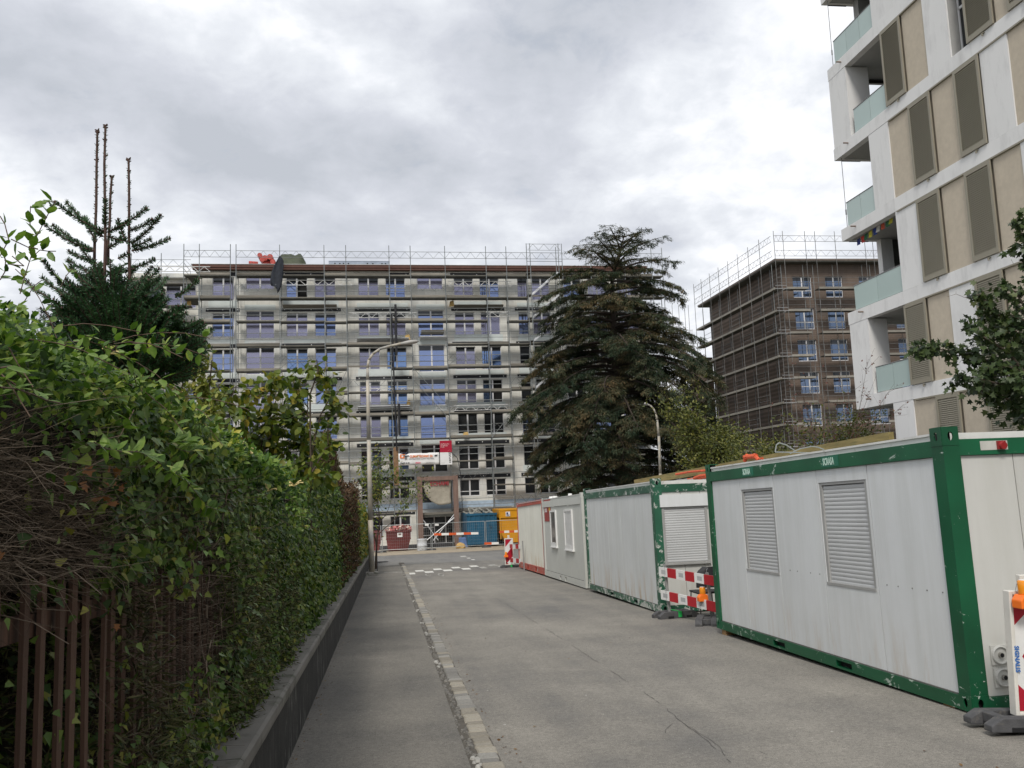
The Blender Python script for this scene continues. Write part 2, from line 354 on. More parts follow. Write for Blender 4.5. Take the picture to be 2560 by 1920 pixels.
# kerb: a row of small flat setts beside a crumbling edge
M_sett = [mat('sett_sandstone', (.31, .285, .235), .85, var=.2, scale=9, dark=(.2, .17, .13), thr=(.5, .8), b=.5, objvar=.25),
          mat('sett_granite', (.26, .25, .225), .8, var=.2, scale=9, dark=(.15, .15, .15), thr=(.5, .8), b=.5, objvar=.25)]
kerb = thing('kerb', 'flush kerb of small tan and grey stone setts between pavement and road', 'kerb')
M_joint = mat('kerb_joint_dirt', (.10, .09, .075), .95, var=.3, scale=12, b=.6)
b = MB()
for j in range(30):
    ya, yb = -2+j*1.6, -2+(j+1)*1.6; b.add([(.60, ya, gz(ya)+.016), (.862, ya, gz(ya)+.008), (.862, yb, gz(yb)+.008), (.60, yb, gz(yb)+.016)], [(0, 1, 2, 3)])
    b.add([(.60, ya, gz(ya)-.02), (.60, ya, gz(ya)+.016), (.60, yb, gz(yb)+.016), (.60, yb, gz(yb)-.02)], [(0, 1, 2, 3)])
    b.add([(.862, ya, gz(ya)-.02), (.862, ya, gz(ya)+.008), (.862, yb, gz(yb)+.008), (.862, yb, gz(yb)-.02)], [(3, 2, 1, 0)])
b.build('joint_bed', M_joint, kerb)
SM = []
for i in range(10):
    b = MB(); a, c = .5, .5; j = [(rnd.uniform(-.05, .05), rnd.uniform(-.06, .06)) for _ in range(8)]
    base = [(-a, -c), (a, -c), (a, c), (-a, c)]
    lo = [(x+j[k_][0], y+j[k_][1], -.5) for k_, (x, y) in enumerate(base)]; mid = [(x, y, .3) for x, y, z in lo]
    hi = [(x*.86, y*.88, .5+rnd.uniform(-.06, .06)) for x, y, z in lo]
    b.add(lo+mid+hi, [(0, 1, 5, 4), (1, 2, 6, 5), (2, 3, 7, 6), (3, 0, 4, 7), (4, 5, 9, 8), (5, 6, 10, 9), (6, 7, 11, 10), (7, 4, 8, 11), (8, 9, 10, 11)])
    SM.append(b.mesh('sett', M_sett[0 if i < 6 else 1]))
y = 5.2; ns = 0; cl = 0; rest = MB()
while y < 43.5:
    ln = rnd.uniform(.11, .2); wd = rnd.uniform(.145, .17)
    if rnd.random() < .16: cl = 1-cl
    if ns < 290: put('sett', SM[rnd.randrange(6) if cl == 0 else 6+rnd.randrange(4)], kerb, loc=(.775+rnd.uniform(-.008, .008), y+ln/2, gz(y+ln/2)+.004), rot=(-G, rnd.uniform(-.03, .03), rnd.uniform(-.04, .04)), scale=(wd, ln-.012, .05))
    ns += 1; y += ln
M_rub = mat('broken_edge_stone', (.19, .18, .16), .9, var=.4, scale=14, dark=(.10, .095, .085), thr=(.45, .6), b=.6)
M_rubw = mat('mortar_lump', (.36, .35, .32), .9, var=.25, scale=10)
b = MB()
for i in range(520):
    y = 5.0+38*(i/520)**1.1; s_ = rnd.uniform(.014, .046); x = rnd.uniform(.605, .69); wtt = 1 if noise.noise(Vector((0, y*1.2, 9))) > .18 and rnd.random() < .7 else 0
    z = gz(y)+.014; q = []
    n = 6
    for k_ in range(n): a = 6.283*k_/n+rnd.uniform(-.3, .3); q.append((x+s_*math.cos(a)*.8, y+s_*1.4*math.sin(a), z))
    t_ = [(x+(q_[0]-x)*.7, y+(q_[1]-y)*.7, z+s_*.35+rnd.uniform(0, .006)) for q_ in q]
    b.add(q+t_, [(k_, (k_+1) % n, n+(k_+1) % n, n+k_) for k_ in range(n)]+[tuple(range(n, 2*n))], wtt)
b.build('crumbled_edge', [M_rub, M_rubw], kerb, kind='stuff')

# white road markings at the junction (worn)
def wornpaint(name, col, th=.5):
    m, t, p = newmat(name); n = tex(t, 6, 8, .75); c = ramp(t, [(th-.06, (.2, .19, .17)), (th+.02, col)], n).outputs[0]
    t.links.new(c, p.inputs['Base Color']); p.inputs['Roughness'].default_value = .8; return m
M_paint = wornpaint('worn_white_paint', (.66, .65, .6), .42); M_paint2 = wornpaint('faded_white_paint', (.42, .41, .37), .5)
def decal(b, x0, x1, y0, y1, sk=0, dz=.008, mi=0):
    b.add([(x0, y0, gz(y0)+dz), (x1, y0, gz(y0)+dz), (x1+sk, y1, gz(y1)+dz), (x0+sk, y1, gz(y1)+dz)], [(0, 1, 2, 3)], mi)
mk = thing('road_marking', 'two staggered rows of worn white blocks painted across the mouth of the street', 'road marking')
RA = [((765, 885), 487), ((1015, 1135), 465), ((1270, 1390), 442), ((1520, 1640), 422), ((1775, 1900), 408)]
RB = [((660, 765), 525), ((895, 1020), 503), ((1150, 1280), 480), ((1410, 1535), 459), ((1660, 1750), 441), ((1920, 2010), 427)]
for (a, c), yy in RA+RB:
    xa, ya = gpt(900+a/5.53, 1340+yy/5.53); xb, yb = gpt(900+c/5.53, 1340+yy/5.53); b = MB(); decal(b, xa, xb, ya-.62, ya+.62); b.build('block', M_paint if a < 1640 else M_paint2, mk)
xa, ya = gpt(960, 1433); xb, yb = gpt(1013, 1432); b = MB()
b.add([(xa, ya-.12, gz(ya)+.036), (xb-.1, yb-.12, gz(yb)+.036), (xb-.1, yb+.15, gz(yb)+.036), (xa, ya+.15, gz(ya)+.036)], [(0, 1, 2, 3)]); b.build('line', M_paint2, mk)
mk2 = thing('road_marking', 'faint remains of white letters on the road before the junction blocks', 'road marking')
b = MB()
for cx_, s_ in ((1075, 1), (1098, -1), (1107, 1)):
    x, y = gpt(cx_, 1437.5)
    for k_ in range(7):
        a = R(100+k_*26) if s_ > 0 else R(-80+k_*26)
        x0 = x+.16*math.cos(a); y0 = y+.8*math.sin(a); decal(b, x0-.03, x0+.03, y0-.14, y0+.14, dz=.009)
b.build('letter', M_paint2, mk2)
mk3 = thing('road_marking', 'three short white dashes in the middle of the cross street', 'road marking')
for (a, c), yy in (((1390, 1475), 285), ((1480, 1530), 310), ((1540, 1590), 330)):
    xa, ya = gpt(900+a/5.53, 1340+yy/5.53); xb, yb = gpt(900+c/5.53, 1340+yy/5.53); b = MB(); decal(b, xa, xb, ya-.45, ya+.45, dz=.012); b.build('dash', M_paint, mk3)
# cover plate in the pavement
xm, ym = gpt(955, 1406); b = MB(); b.lathe([(.34, 0), (.34, .012), (.30, .014)], n=24)
b.build('manhole_cover', mat('cast_iron', (.07, .07, .07), .6, .4), loc=(xm, ym, gz(ym)+.03), label='round dark manhole cover in the pavement behind the lamp post', cat='manhole cover')

# ------------------------------------------------------------------ low wall on the left
m, t, p = newmat('algae_stained_concrete')
n_ = tex(t, 2.4, 7, .65); st = tex(t, 3.2, 5, .6, stretch=(1, 5, .22)); st2 = tex(t, 9, 4, .6, dist=.3, stretch=(1, 3.5, .22))
c = ramp(t, [(.3, (.012, .012, .011)), (.6, (.03, .029, .026)), (.8, (.065, .062, .055))], n_).outputs[0]
msk = ramp(t, [(.48, (0, 0, 0)), (.60, (1, 1, 1))], tex(t, 1.7, 3, .5)).outputs[0]
c = mixn(t, 'MIX', ramp(t, [(.54, (0, 0, 0)), (.66, (.35,)*3)], st).outputs[0], c, (.09, .085, .075))
c = mixn(t, 'MIX', mth(t, 'MULTIPLY', msk, ramp(t, [(.60, (0, 0, 0)), (.64, (1, 1, 1))], st2).outputs[0]), c, (.34, .34, .31))
t.links.new(c, p.inputs['Base Color']); p.inputs['Roughness'].default_value = .9; bump(t, p, tex(t, 30, 5, .7), .6, .01); M_algae = m
lw = thing('low_wall', 'low algae blackened concrete wall with white drips along the pavement', 'wall')
b = MB()
for j in range(16):
    ya = -1+j*3.1; yb = ya+3.1
    b.add([(x, y, gz(y)+z) for y in (ya, yb) for x, z in ((-1.2, -.1), (-.82, -.1), (-.82, .56), (-1.2, .56))], [(1, 5, 6, 2), (3, 2, 6, 7), (0, 3, 7, 4), (0, 1, 2, 3), (4, 7, 6, 5)])
b.build('wall_face', M_algae, lw)
M_cop = mat('mossy_coping', (.20, .19, .17), .9, var=.25, scale=1.2, dark=(.07, .075, .05), thr=(.52, .66), b=.06)
y = .4
while y < 48:
    ln = 2.35; b = MB(); prof = [(-1.22, .565), (-.795, .565), (-.79, .60), (-.79, .645), (-.81, .66), (-1.22, .665)]
    nseg = 8; vs = []
    for j in range(nseg+1):
        yy = y+(ln-.012)*j/nseg
        for u, v in prof: vs.append((u+(rnd.uniform(-.002, .002) if u > -1 else 0), yy, gz(yy)+v))
    n = len(prof); b.add(vs, [(j*n+i, j*n+(i+1) % n, (j+1)*n+(i+1) % n, (j+1)*n+i) for j in range(nseg) for i in range(n)]+[tuple(range(n-1, -1, -1)), tuple(range(nseg*n, nseg*n+n))])
    b.build('coping_stone', M_cop, lw, smooth=False); y += ln

# ------------------------------------------------------------------ picket fence behind the wall
M_picket = mat('brown_stained_wood', (.12, .066, .044), .75, var=.35, scale=4, stretch=(6, 6, .6), dark=(.04, .028, .02), thr=(.5, .7), b=.4, objvar=.2)
pf = thing('picket_fence', 'old red brown wooden picket fence standing on the low wall in the hedge', 'fence')
b = MB(); b.box(-.5, .5, -.5, .5, 0, .96); b.add([(-.5, -.5, .96), (.5, -.5, .96), (.5, .5, .96), (-.5, .5, .96), (-.2, -.15, 1), (.2, -.15, 1), (.2, .15, 1), (-.2, .15, 1)], [(0, 1, 5, 4), (1, 2, 6, 5), (2, 3, 7, 6), (3, 0, 4, 7), (4, 5, 6, 7)])
pm = b.mesh('picket', M_picket)
for i in range(58):
    y = 1.45+i*.1455; put('picket', pm, pf, loc=(-1.055+rnd.uniform(-.006, .006), y, gz(y)+.66), rot=(rnd.uniform(-.025, .025), rnd.uniform(-.01, .01), rnd.uniform(-.12, .12)), scale=(.014, .040, 1.12+rnd.uniform(-.03, .02)))
for z in (1.62, .86):
    b = MB(); ys = [1.3, 9.9]; b.add([(x, y, gz(y)+z+dz) for y in ys for x, dz in ((-1.115, -.035), (-1.07, -.035), (-1.07, .035), (-1.115, .035))], [(0, 1, 5, 4), (1, 2, 6, 5), (2, 3, 7, 6), (3, 0, 4, 7), (0, 3, 2, 1), (4, 5, 6, 7)])
    b.build('rail', M_picket, pf)

# ------------------------------------------------------------------ hedge and climbers
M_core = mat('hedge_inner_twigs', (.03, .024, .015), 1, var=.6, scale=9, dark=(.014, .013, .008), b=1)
M_twig = leafmat('dead_twigs', [(.2, (.05, .038, .026)), (.5, (.13, .095, .065)), (.8, (.30, .24, .18))], .8, 0.0)
M_twigd = leafmat('dark_twigs', [(.2, (.03, .022, .015)), (.6, (.06, .042, .03)), (.9, (.11, .075, .05))], .8, 0.0)
M_ivy = leafmat('ivy_leaves', [(.1, (.014, .034, .009)), (.35, (.042, .088, .018)), (.55, (.09, .155, .028)), (.73, (.16, .22, .042)), (.88, (.27, .25, .05)), (1, (.14, .07, .03))], .42, .18, .32)
M_hon = leafmat('honeysuckle_leaves', [(.12, (.018, .04, .010)), (.32, (.05, .11, .02)), (.5, (.115, .20, .034)), (.66, (.21, .30, .07)), (.80, (.34, .38, .07)), (.9, (.5, .42, .06))], .45, .32, .3)
M_yel = leafmat('yellowing_leaves', [(.1, (.03, .055, .012)), (.4, (.075, .115, .02)), (.62, (.15, .18, .025)), (.78, (.32, .26, .04)), (.9, (.5, .27, .03))], .45, .25)
M_thuja = leafmat('browned_thuja', [(.1, (.03, .02, .012)), (.4, (.07, .04, .02)), (.7, (.12, .065, .032)), (.95, (.09, .09, .03))], .7, .05)
M_thg = leafmat('green_thuja', [(.1, (.018, .024, .008)), (.4, (.06, .068, .022)), (.7, (.115, .11, .042)), (.95, (.17, .13, .06))], .6, .05)
def htop(y): return 2.28+.16*math.sin(y*.55)+.12*math.sin(y*1.7+1)+(.5*max(0, min(1, (y-9)/8)))-(.25*max(0, min(1, (y-28)/8)))
def hface(y, z):
    inn = max(0, min(1, (3.75-y)/.5))*max(0, min(1, (1.78-z)/.15))*.34
    return hface0(y, z)-inn
def hface0(y, z): return -1.03+.10*noise.noise(Vector((1, y*.9, z*1.1)))+.07*noise.noise(Vector((4, y*2.7, z*3)))
hedge = thing('hedge', 'long overgrown hedge behind the low wall with brown bare twigs near the camera', 'hedge')
vs = []; ny = 150; prof = 16
for j in range(ny+1):
    y = .6+46.5*j/ny; tp = htop(y)
    for i in range(prof+1):
        a = i/prof
        if a < .45: x = hface(y, .6)-.16; z = .60+(tp-.75)*a/.45; x = hface(y, z)-.17
        elif a < .6: q = (a-.45)/.15; x = hface(y, tp)-.17-.25*q; z = tp-.15+.1*q
        else: q = (a-.6)/.4; x = -1.5-1.1*q; z = tp-.03-.1*q
        if a >= .999: z = -.1
        vs.append((x+rnd.uniform(-.02, .02), y, gz(y)+z+rnd.uniform(-.03, .03)))
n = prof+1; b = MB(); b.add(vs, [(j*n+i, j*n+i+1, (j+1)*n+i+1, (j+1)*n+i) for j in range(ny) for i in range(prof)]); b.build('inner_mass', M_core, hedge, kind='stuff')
# bare twigs bristling out of the clipped conifer face near the camera
segs = []
def twig(y, z, L_=None, up=.0, th=1.0, out=1.0):
    L_ = L_ or rnd.uniform(.10, .38); x = hface(y, z)-.12-rnd.uniform(0, .10); d = Vector((rnd.uniform(.5, 1.0)*out, rnd.gauss(0, .55), rnd.gauss(up, .28))).normalized()
    if rnd.random() < .35: d = Vector((rnd.uniform(.1, .4), rnd.choice((-1, 1))*rnd.uniform(.5, 1), rnd.gauss(0, .3))).normalized()
    p = Vector((x, y, gz(y)+z)); r = rnd.uniform(.0012, .0032)*th
    for k_ in range(3):
        q = p+d*(L_/3); segs.append((tuple(p), tuple(q), r, r*.75)); r *= .75
        if rnd.random() < .6:
            e = (d+Vector((rnd.gauss(0, .6), rnd.gauss(0, .6), rnd.gauss(0, .6)))).normalized(); segs.append((tuple(q), tuple(q+e*L_*.35), r*.7, r*.4))
        p = q; d = (d+Vector((rnd.gauss(0, .18), rnd.gauss(0, .18), rnd.gauss(.03, .18)))).normalized()
for i in range(6400):
    y = 1.5+rnd.random()**1.25*5.0; tp = 2.22; z = .7+(tp-.75)*rnd.random()**.6
    if z < 1.72 and y < 3.6 and rnd.random() < .68: continue
    twig(y, z, rnd.uniform(.08, .2) if z < 1.72 and y < 3.6 and rnd.random() < .8 else None)
for i in range(1500):
    y = 6+rnd.random()*20; twig(y, .65+(htop(y)-.7)*rnd.random(), rnd.uniform(.08, .22))
put('twigs', tubemesh('twigs', segs, M_twig, 3), hedge, kind='stuff'); segs = []
for i in range(2600):
    y = 1.5+rnd.random()*7; twig(y, .7+(htop(y)-.9)*rnd.random(), rnd.uniform(.08, .3), th=1.2, out=.6)
put('dark_twigs', tubemesh('dark_twigs', segs, M_twigd, 3), hedge, kind='stuff')
# sprays of scale-like foliage on the conifer hedge
def face_pts(n, y0, y1, z0=.62, z1f=1.0, out=.02, pw=1.0):
    y = y0+(y1-y0)*rng.random(n)**pw; P = np.empty((n, 3))
    for i, yy in enumerate(y):
        tp = htop(yy); z = z0+(tp*z1f-z0)*rng.random(); P[i] = (hface(yy, z)+out+rng.normal()*.045, yy, gz(yy)+z)
    return P
def noisekeep(P, sc_, th, off=0): return np.array([noise.noise(Vector((q[0]*sc_+off, q[1]*sc_, q[2]*sc_))) > th for q in P])
P = face_pts(30000, 3.2, 10, .60, .78, .05); P = P[noisekeep(P, 1.4, -.12, 3)]
put('conifer_sprays', leafmesh('conifer_sprays', P, rv(len(P))*(.8, .8, .6)+(.8, 0, 0), rv(len(P)), rng.uniform(.03, .075, len(P)), T_SPRIG, M_thg), hedge, kind='stuff')
# ivy
ivy = thing('ivy', 'dark glossy ivy leaves climbing over the street face of the hedge and fence', 'ivy')
def ivyN(n): return rv(n)*.55+(1, -.25, .35)
def ivyD(n): return rv(n)*.6+(.3, 0, -1)
P = np.concatenate([face_pts(21000, 3.4, 9.5, .62, 1.0, .03), face_pts(5000, 3.3, 6.5, 1.55, 1.0, .06), face_pts(700, 1.7, 3.6, .62, .95, .05), face_pts(160, 1.7, 3.6, .62, .75, .34)])
keep = noisekeep(P, 1.1, -.22, 0) | (P[:, 1] > 6.5); P = P[keep]
P = P[np.argsort(P[:, 1])]; near = P[::45][:270]; im = npmesh('leaf', T_IVY5[0], T_IVY5[1], M_ivy)
near = near+(.03, 0, 0); leaf_objs(ivy, im, near, ivyD(len(near)), ivyN(len(near)), rng.uniform(.042, .07, len(near)))
put('small_leaves', leafmesh('ivy_small', P, ivyD(len(P)), ivyN(len(P)), rng.uniform(.024, .05, len(P)), T_IVY, M_ivy), ivy, kind='stuff')
P = np.concatenate([face_pts(27000, 9.5, 22, .60, 1.0, .03), face_pts(14000, 22, 47, .60, 1.0, .03)])
put('far_leaves', leafmesh('ivy_far', P, ivyD(len(P)), ivyN(len(P)), rng.uniform(.036, .07, len(P))*(1+(P[:, 1]-9)/40), T_IVY, M_ivy), ivy, kind='stuff')
P2_ = face_pts(1500, 1.6, 3.8, .62, .72, -.02); put('inner_leaves', leafmesh('inner_leaves', P2_, ivyD(len(P2_)), ivyN(len(P2_)), rng.uniform(.03, .06, len(P2_)), T_IVY, M_ivy), ivy, kind='stuff')
segs = []
for i in range(60):
    y = rnd.uniform(3.5, 12); z = rnd.uniform(.7, 1.8); p = Vector((hface(y, z)+.05, y, gz(y)+z)); d = Vector((0, rnd.gauss(0, .6), 1)).normalized()
    for k_ in range(6): q = p+d*.07; segs.append((tuple(p), tuple(q), .004, .0035)); p = q; d = (d+Vector((rnd.gauss(0, .08), rnd.gauss(0, .4), rnd.gauss(0, .2)))).normalized()
put('stems', tubemesh('ivy_stems', segs, M_twig, 4), ivy, kind='stuff')
# fallen maple-like brown leaves caught in the twigs
brown = MB(); M_brown = leafmat('dry_brown_leaves', [(.2, (.12, .05, .02)), (.6, (.28, .12, .045)), (.9, (.38, .2, .08))], .7, .2)
dl = thing('dry_leaves', 'handful of dry orange brown leaves caught on the bare twigs of the hedge', 'dead leaves')
dm = npmesh('leaf', T_MAPLE[0], T_MAPLE[1], M_brown)
PP = []
for x, y in ((160, 1190), (190, 1195), (205, 1205), (285, 1180), (255, 1222), (270, 1215), (310, 1215), (250, 1250), (275, 1265), (315, 1250), (300, 1290), (385, 1340), (5, 1395), (215, 1165), (290, 1200), (300, 1228), (262, 1240), (292, 1560), (480, 1090), (270, 1180)):
    P_ = atX(x, y, -.97); PP.append(P_)
leaf_objs(dl, dm, PP, rv(len(PP)), rv(len(PP))*.6+(1, -.5, .3), rng.uniform(.028, .05, len(PP)))
# honeysuckle over the top
hon = thing('honeysuckle', 'green honeysuckle with pale grey green leaves sprawling over the top of the hedge', 'climbing plant')
HP, HD, HN, HS = [], [], [], []; segs = []
def shoot(pts, sp=.035, sz=.065, r=.002, pair=True, spread=1.0):
    pts = [Vector(q) for q in pts]
    for a, c in zip(pts, pts[1:]):
        segs.append((tuple(a), tuple(c), r, r*.85)); d = (c-a); ln = d.length; d.normalize(); nn = max(1, int(ln/sp))
        for i in range(nn):
            P_ = a+d*(ln*(i+rnd.random()*.5)/nn)
            for sg in ((1, -1) if pair else (1,)):
                o = Vector((rnd.gauss(0, .5), rnd.gauss(0, .5), rnd.gauss(.1, .4))); o = (o-d*o.dot(d)); o = o.normalized()*sg*spread+d*.45+Vector((0, 0, .12))
                HP.append(P_); HD.append(o); HN.append((rnd.gauss(0, .35)+.3, rnd.gauss(0, .35)-.25, 1)); HS.append(min(sz, .022+.0095*P_.y)*rnd.uniform(.6, 1.25))
def lineshoot(pix, X=None, Y=None, **k): shoot([(atX(x, y, X) if X is not None else atY(x, y, Y)) for x, y in pix], **k)
# shoots standing up against the sky
lineshoot([(50, 735), (62, 690), (78, 640), (92, 590), (110, 555), (128, 520), (140, 503)], Y=3.3, sp=.028, sz=.062)
lineshoot([(92, 590), (75, 560), (76, 520), (77, 515)], Y=3.3, sp=.035, sz=.058)
lineshoot([(78, 645), (100, 625), (120, 628), (140, 628)], Y=3.3, sp=.035, sz=.058)
lineshoot([(0, 640), (22, 600), (12, 560), (0, 540)], Y=3.0, sp=.03, sz=.06); lineshoot([(28, 598), (70, 618), (95, 622)], Y=3.0, sp=.05, sz=.07)
lineshoot([(0, 700), (12, 680), (14, 650), (0, 620)], Y=2.9, sp=.03, sz=.06); lineshoot([(20, 660), (60, 665), (30, 640)], Y=3.1, sp=.05)
lineshoot([(140, 503), (118, 505), (105, 502)], Y=3.3, sp=.03, sz=.05)
lineshoot([(150, 720), (165, 690), (180, 672), (200, 690)], Y=4.2, sp=.05, sz=.06); lineshoot([(60, 755), (85, 715), (105, 700)], Y=3.6, sp=.05, sz=.06)
# long arching shoots over the face
lineshoot([(235, 1105), (265, 1122), (300, 1128), (350, 1130), (390, 1150), (425, 1178), (460, 1195), (490, 1232), (515, 1265), (545, 1275)], X=-.80, sp=.032, sz=.062, spread=.8)
lineshoot([(335, 1025), (300, 1090), (255, 1100)], X=-.85, sp=.05); lineshoot([(420, 1110), (450, 1100), (480, 1110), (500, 1140)], X=-.85, sp=.03, sz=.055)
lineshoot([(440, 1120), (470, 1130), (505, 1120)], X=-.85, sp=.03, sz=.055)
lineshoot([(0, 968), (40, 972), (80, 985), (115, 1000), (150, 1008)], X=-.80, sp=.05, sz=.06); lineshoot([(0, 920), (30, 915), (60, 950)], X=-.8, sp=.05, sz=.06)
for i in range(300):
    y0 = 1.3+rnd.random()**1.2*8.5; tp = htop(y0)+rnd.uniform(-.02 if y0 < 4.5 else -.28, .18); x0 = -1.0-rnd.random()**1.2*1.3; p = Vector((x0, y0, gz(y0)+tp)); d = Vector((rnd.gauss(.3, .5), rnd.gauss(0, .8), rnd.gauss(.02, .2))).normalized(); pts = [p]
    for k_ in range(4): p = p+d*rnd.uniform(.07, .12); d = (d+Vector((rnd.gauss(0, .15), rnd.gauss(0, .15), -.18))).normalized(); pts.append(p)
    shoot(pts, sp=.045, sz=.052)
HP, HD, HN, HS = map(np.array, (HP, HD, HN, HS)); od = np.argsort(HP[:, 1]/HS); hm = npmesh('leaf', T_OVAL[0], T_OVAL[1], M_hon)
HP, HD, HN, HS = HP[od], HD[od], HN[od], HS[od]; vis = np.zeros(len(HP), bool)
dv = HP-EYE; zc = dv@_fw; xx = 1280+F_*(dv@CR)/zc; yy = 960-F_*(dv@CU)/zc; vis = (zc > .5) & (xx > 0) & (yy > 400)
iv = np.where(vis)[0][:290]; rest = np.setdiff1d(np.arange(len(HP)), iv)
leaf_objs(hon, hm, HP[iv], HD[iv], HN[iv], HS[iv])
put('small_leaves', leafmesh('honeysuckle_leaves', HP[rest], HD[rest], HN[rest], HS[rest], T_OVAL, M_hon), hon, kind='stuff')
put('stems', tubemesh('stems', segs, mat('vine_bark', (.12, .08, .055), .8), 4), hon, kind='stuff')
fl = MB(); M_fl = mat('cream_blossom', (.72, .58, .26), .6)
for x, y, X in ((272, 885, -1.0), (606, 1120, -1.0), (735, 1215, -.95), (668, 1228, -.95)):
    P_ = Vector(atX(x, y, X)); s_ = .022*P_.y/3
    b = MB()
    for k_ in range(7):
        d = Vector((rnd.gauss(0, .7), rnd.gauss(0, .7), rnd.gauss(.5, .5))).normalized(); b.path([P_, P_+d*s_, P_+d*s_*1.6+Vector((0, 0, -s_*.3))], [s_*.08, s_*.06, s_*.13], 5)
    b.build('flower', M_fl, hon)
# dense honeysuckle mass rising behind the bare twigs
P = []
for i in range(52000):
    y = 1.7+rnd.random()**1.2*7; q = rnd.random()**1.5; x = -.98-q*2.0; top = 2.50+.36*min(1.2, q*1.9)*max(.25, min(1, (8-y)/3))+.10*noise.noise(Vector((x*2, y*2, 5)))
    z = top-abs(rnd.gauss(0, .11))-(.12*rnd.random() if q < .05 else 0)+.05*noise.noise(Vector((x*5, y*5, 3))); P.append((x+rnd.gauss(0, .03), y, gz(y)+z))
P = np.array(P); put('dense_leaves', leafmesh('dense_leaves', P, rv(len(P))+(.4, 0, .35), rv(len(P))*.6+(.2, -.4, 1), rng.uniform(.7, 1.25, len(P))*(.016+.0065*P[:, 1]), T_OVAL, M_hon), hon, kind='stuff')
# dense green top further along
P = []; 
for i in range(15000):
    y = 6.5+rnd.random()*34; q = rnd.random(); x = hface(y, 2.2)-.05-q*1.5; z = htop(y)+.10*noise.noise(Vector((x*3, y*3, 1)))+rnd.gauss(.02, .07)-.25*max(0, .18-q)*4; P.append((x, y, gz(y)+z))
P = np.array(P); put('top_leaves', leafmesh('hedge_top', P, rv(len(P))+(.3, 0, .3), rv(len(P))*.6+(0, -.2, 1), rng.uniform(.05, .09, len(P))*(1+P[:, 1]/50), T_OVAL, M_hon), hedge, kind='stuff')
# dead brown strip and far yellow-green end of the hedge
P = face_pts(7000, 17.5, 28, .8, 1.05, .09); put('brown_patch', leafmesh('brown_patch', P, rv(len(P))+(0, 0, .8), rv(len(P)), rng.uniform(.08, .16, len(P)), T_LANCE, M_thuja), hedge, kind='stuff')
P = face_pts(9000, 29, 46.8, .7, 1.02, .06); put('yellow_end', leafmesh('yellow_end', P, rv(len(P))+(0, 0, -.5), rv(len(P))*.6+(1, -.5, .3), rng.uniform(.09, .16, len(P)), T_OVAL, M_yel), hedge, kind='stuff')

# ------------------------------------------------------------------ young fir behind the hedge
M_firbark = mat('fir_bark', (.085, .05, .04), .85, scale=12, var=.3, b=.4)
M_needle = leafmat('fir_needles', [(.1, (.016, .045, .02)), (.5, (.045, .11, .048)), (.8, (.09, .18, .075)), (1, (.15, .23, .09))], .5, .08, .5)
fir = thing('fir_tree', 'young dark green fir behind the hedge with four long bare leader shoots', 'tree')
def needles(pts, dens, ln, wd, flat=.25, start=0.0):
    A, D, Nn, Sz = [], [], [], []
    for a, c in zip(pts, pts[1:]):
        a = np.array(a, float); c = np.array(c, float); d = c-a; L_ = np.linalg.norm(d); d /= L_; n = max(1, int(L_*dens))
        t_ = rng.random(n); A.append(a+d*(L_*t_)[:, None]); o = rv(n); o -= (o@d)[:, None]*d; o = nrm(o); D.append(o+d*.65); Nn.append(np.cross(o, d)+rv(n)*.3)
    A = np.concatenate(A); D = np.concatenate(D); Nn = np.concatenate(Nn); n = len(A)
    return A, D, Nn, rng.uniform(.7, 1.15, n)*ln
T_NEED = (np.array([(0, -.07, 0), (0, .07, 0), (.8, .085, 0), (.8, -.085, 0), (1, 0, 0)]), np.array([(0, 1, 2), (0, 2, 3), (3, 2, 4)]))
FY = 7.5
def firshoot(p, q, name='bough', parent=fir, dens=850, ln=.034, r=.007, bud=True, sag=.05, merge=None):
    p = np.array(p); q = np.array(q); m_ = (p+q)/2-np.array([0, 0, sag*np.linalg.norm(q-p)]); pts = [p, m_, q]
    V, Fq = tubearr([p, m_], [m_, q], np.array([r*1.3, r]), np.array([r, r*.7]), 5); nV, nF = leafarr(*needles(pts, dens, ln, 1), T_NEED)
    tri = np.concatenate([Fq[:, [0, 1, 2]], Fq[:, [0, 2, 3]]]); extra = 0
    if bud:
        b = MB(); 
        for k_ in range(4):
            o = Vector((rnd.gauss(0, 1), rnd.gauss(0, 1), rnd.gauss(0, 1))).normalized()*r*1.2; c_ = Vector(q)+o; b.tube(c_-o*.3-Vector((0, 0, r)), c_+Vector((0, 0, r*1.5)), r*.9, r*.5, 5)
        bf = [f for f in b.f]; bt = []
        for f in bf:
            for i in range(1, len(f)-1): bt.append((f[0], f[i], f[i+1]))
        V = np.concatenate([V, np.array(b.v)]); tri = np.concatenate([tri, np.array(bt)+len(V)-len(b.v)])
    if merge is not None: merge.append((V, tri, nV, nF)); return
    me = npmesh(name, np.concatenate([V, nV]), np.concatenate([tri, nF+len(V)]), [M_firbark, M_needle])
    mi = np.zeros(len(tri)+len(nF), np.int32); mi[len(tri):] = 1; me.polygons.foreach_set('material_index', mi); me.update(); put(name, me, parent)
b = MB(); p0 = atY(262, 1080, FY); p0[2] = gz(FY); b.path([tuple(p0), tuple(atY(262, 1000, FY)), tuple(atY(262, 720, FY))], [.06, .045, .022], 8); b.build('trunk', M_firbark, fir)
def P2(x, y, dy=0): return atY(x/2.37, 300+y/2.37, FY+dy)
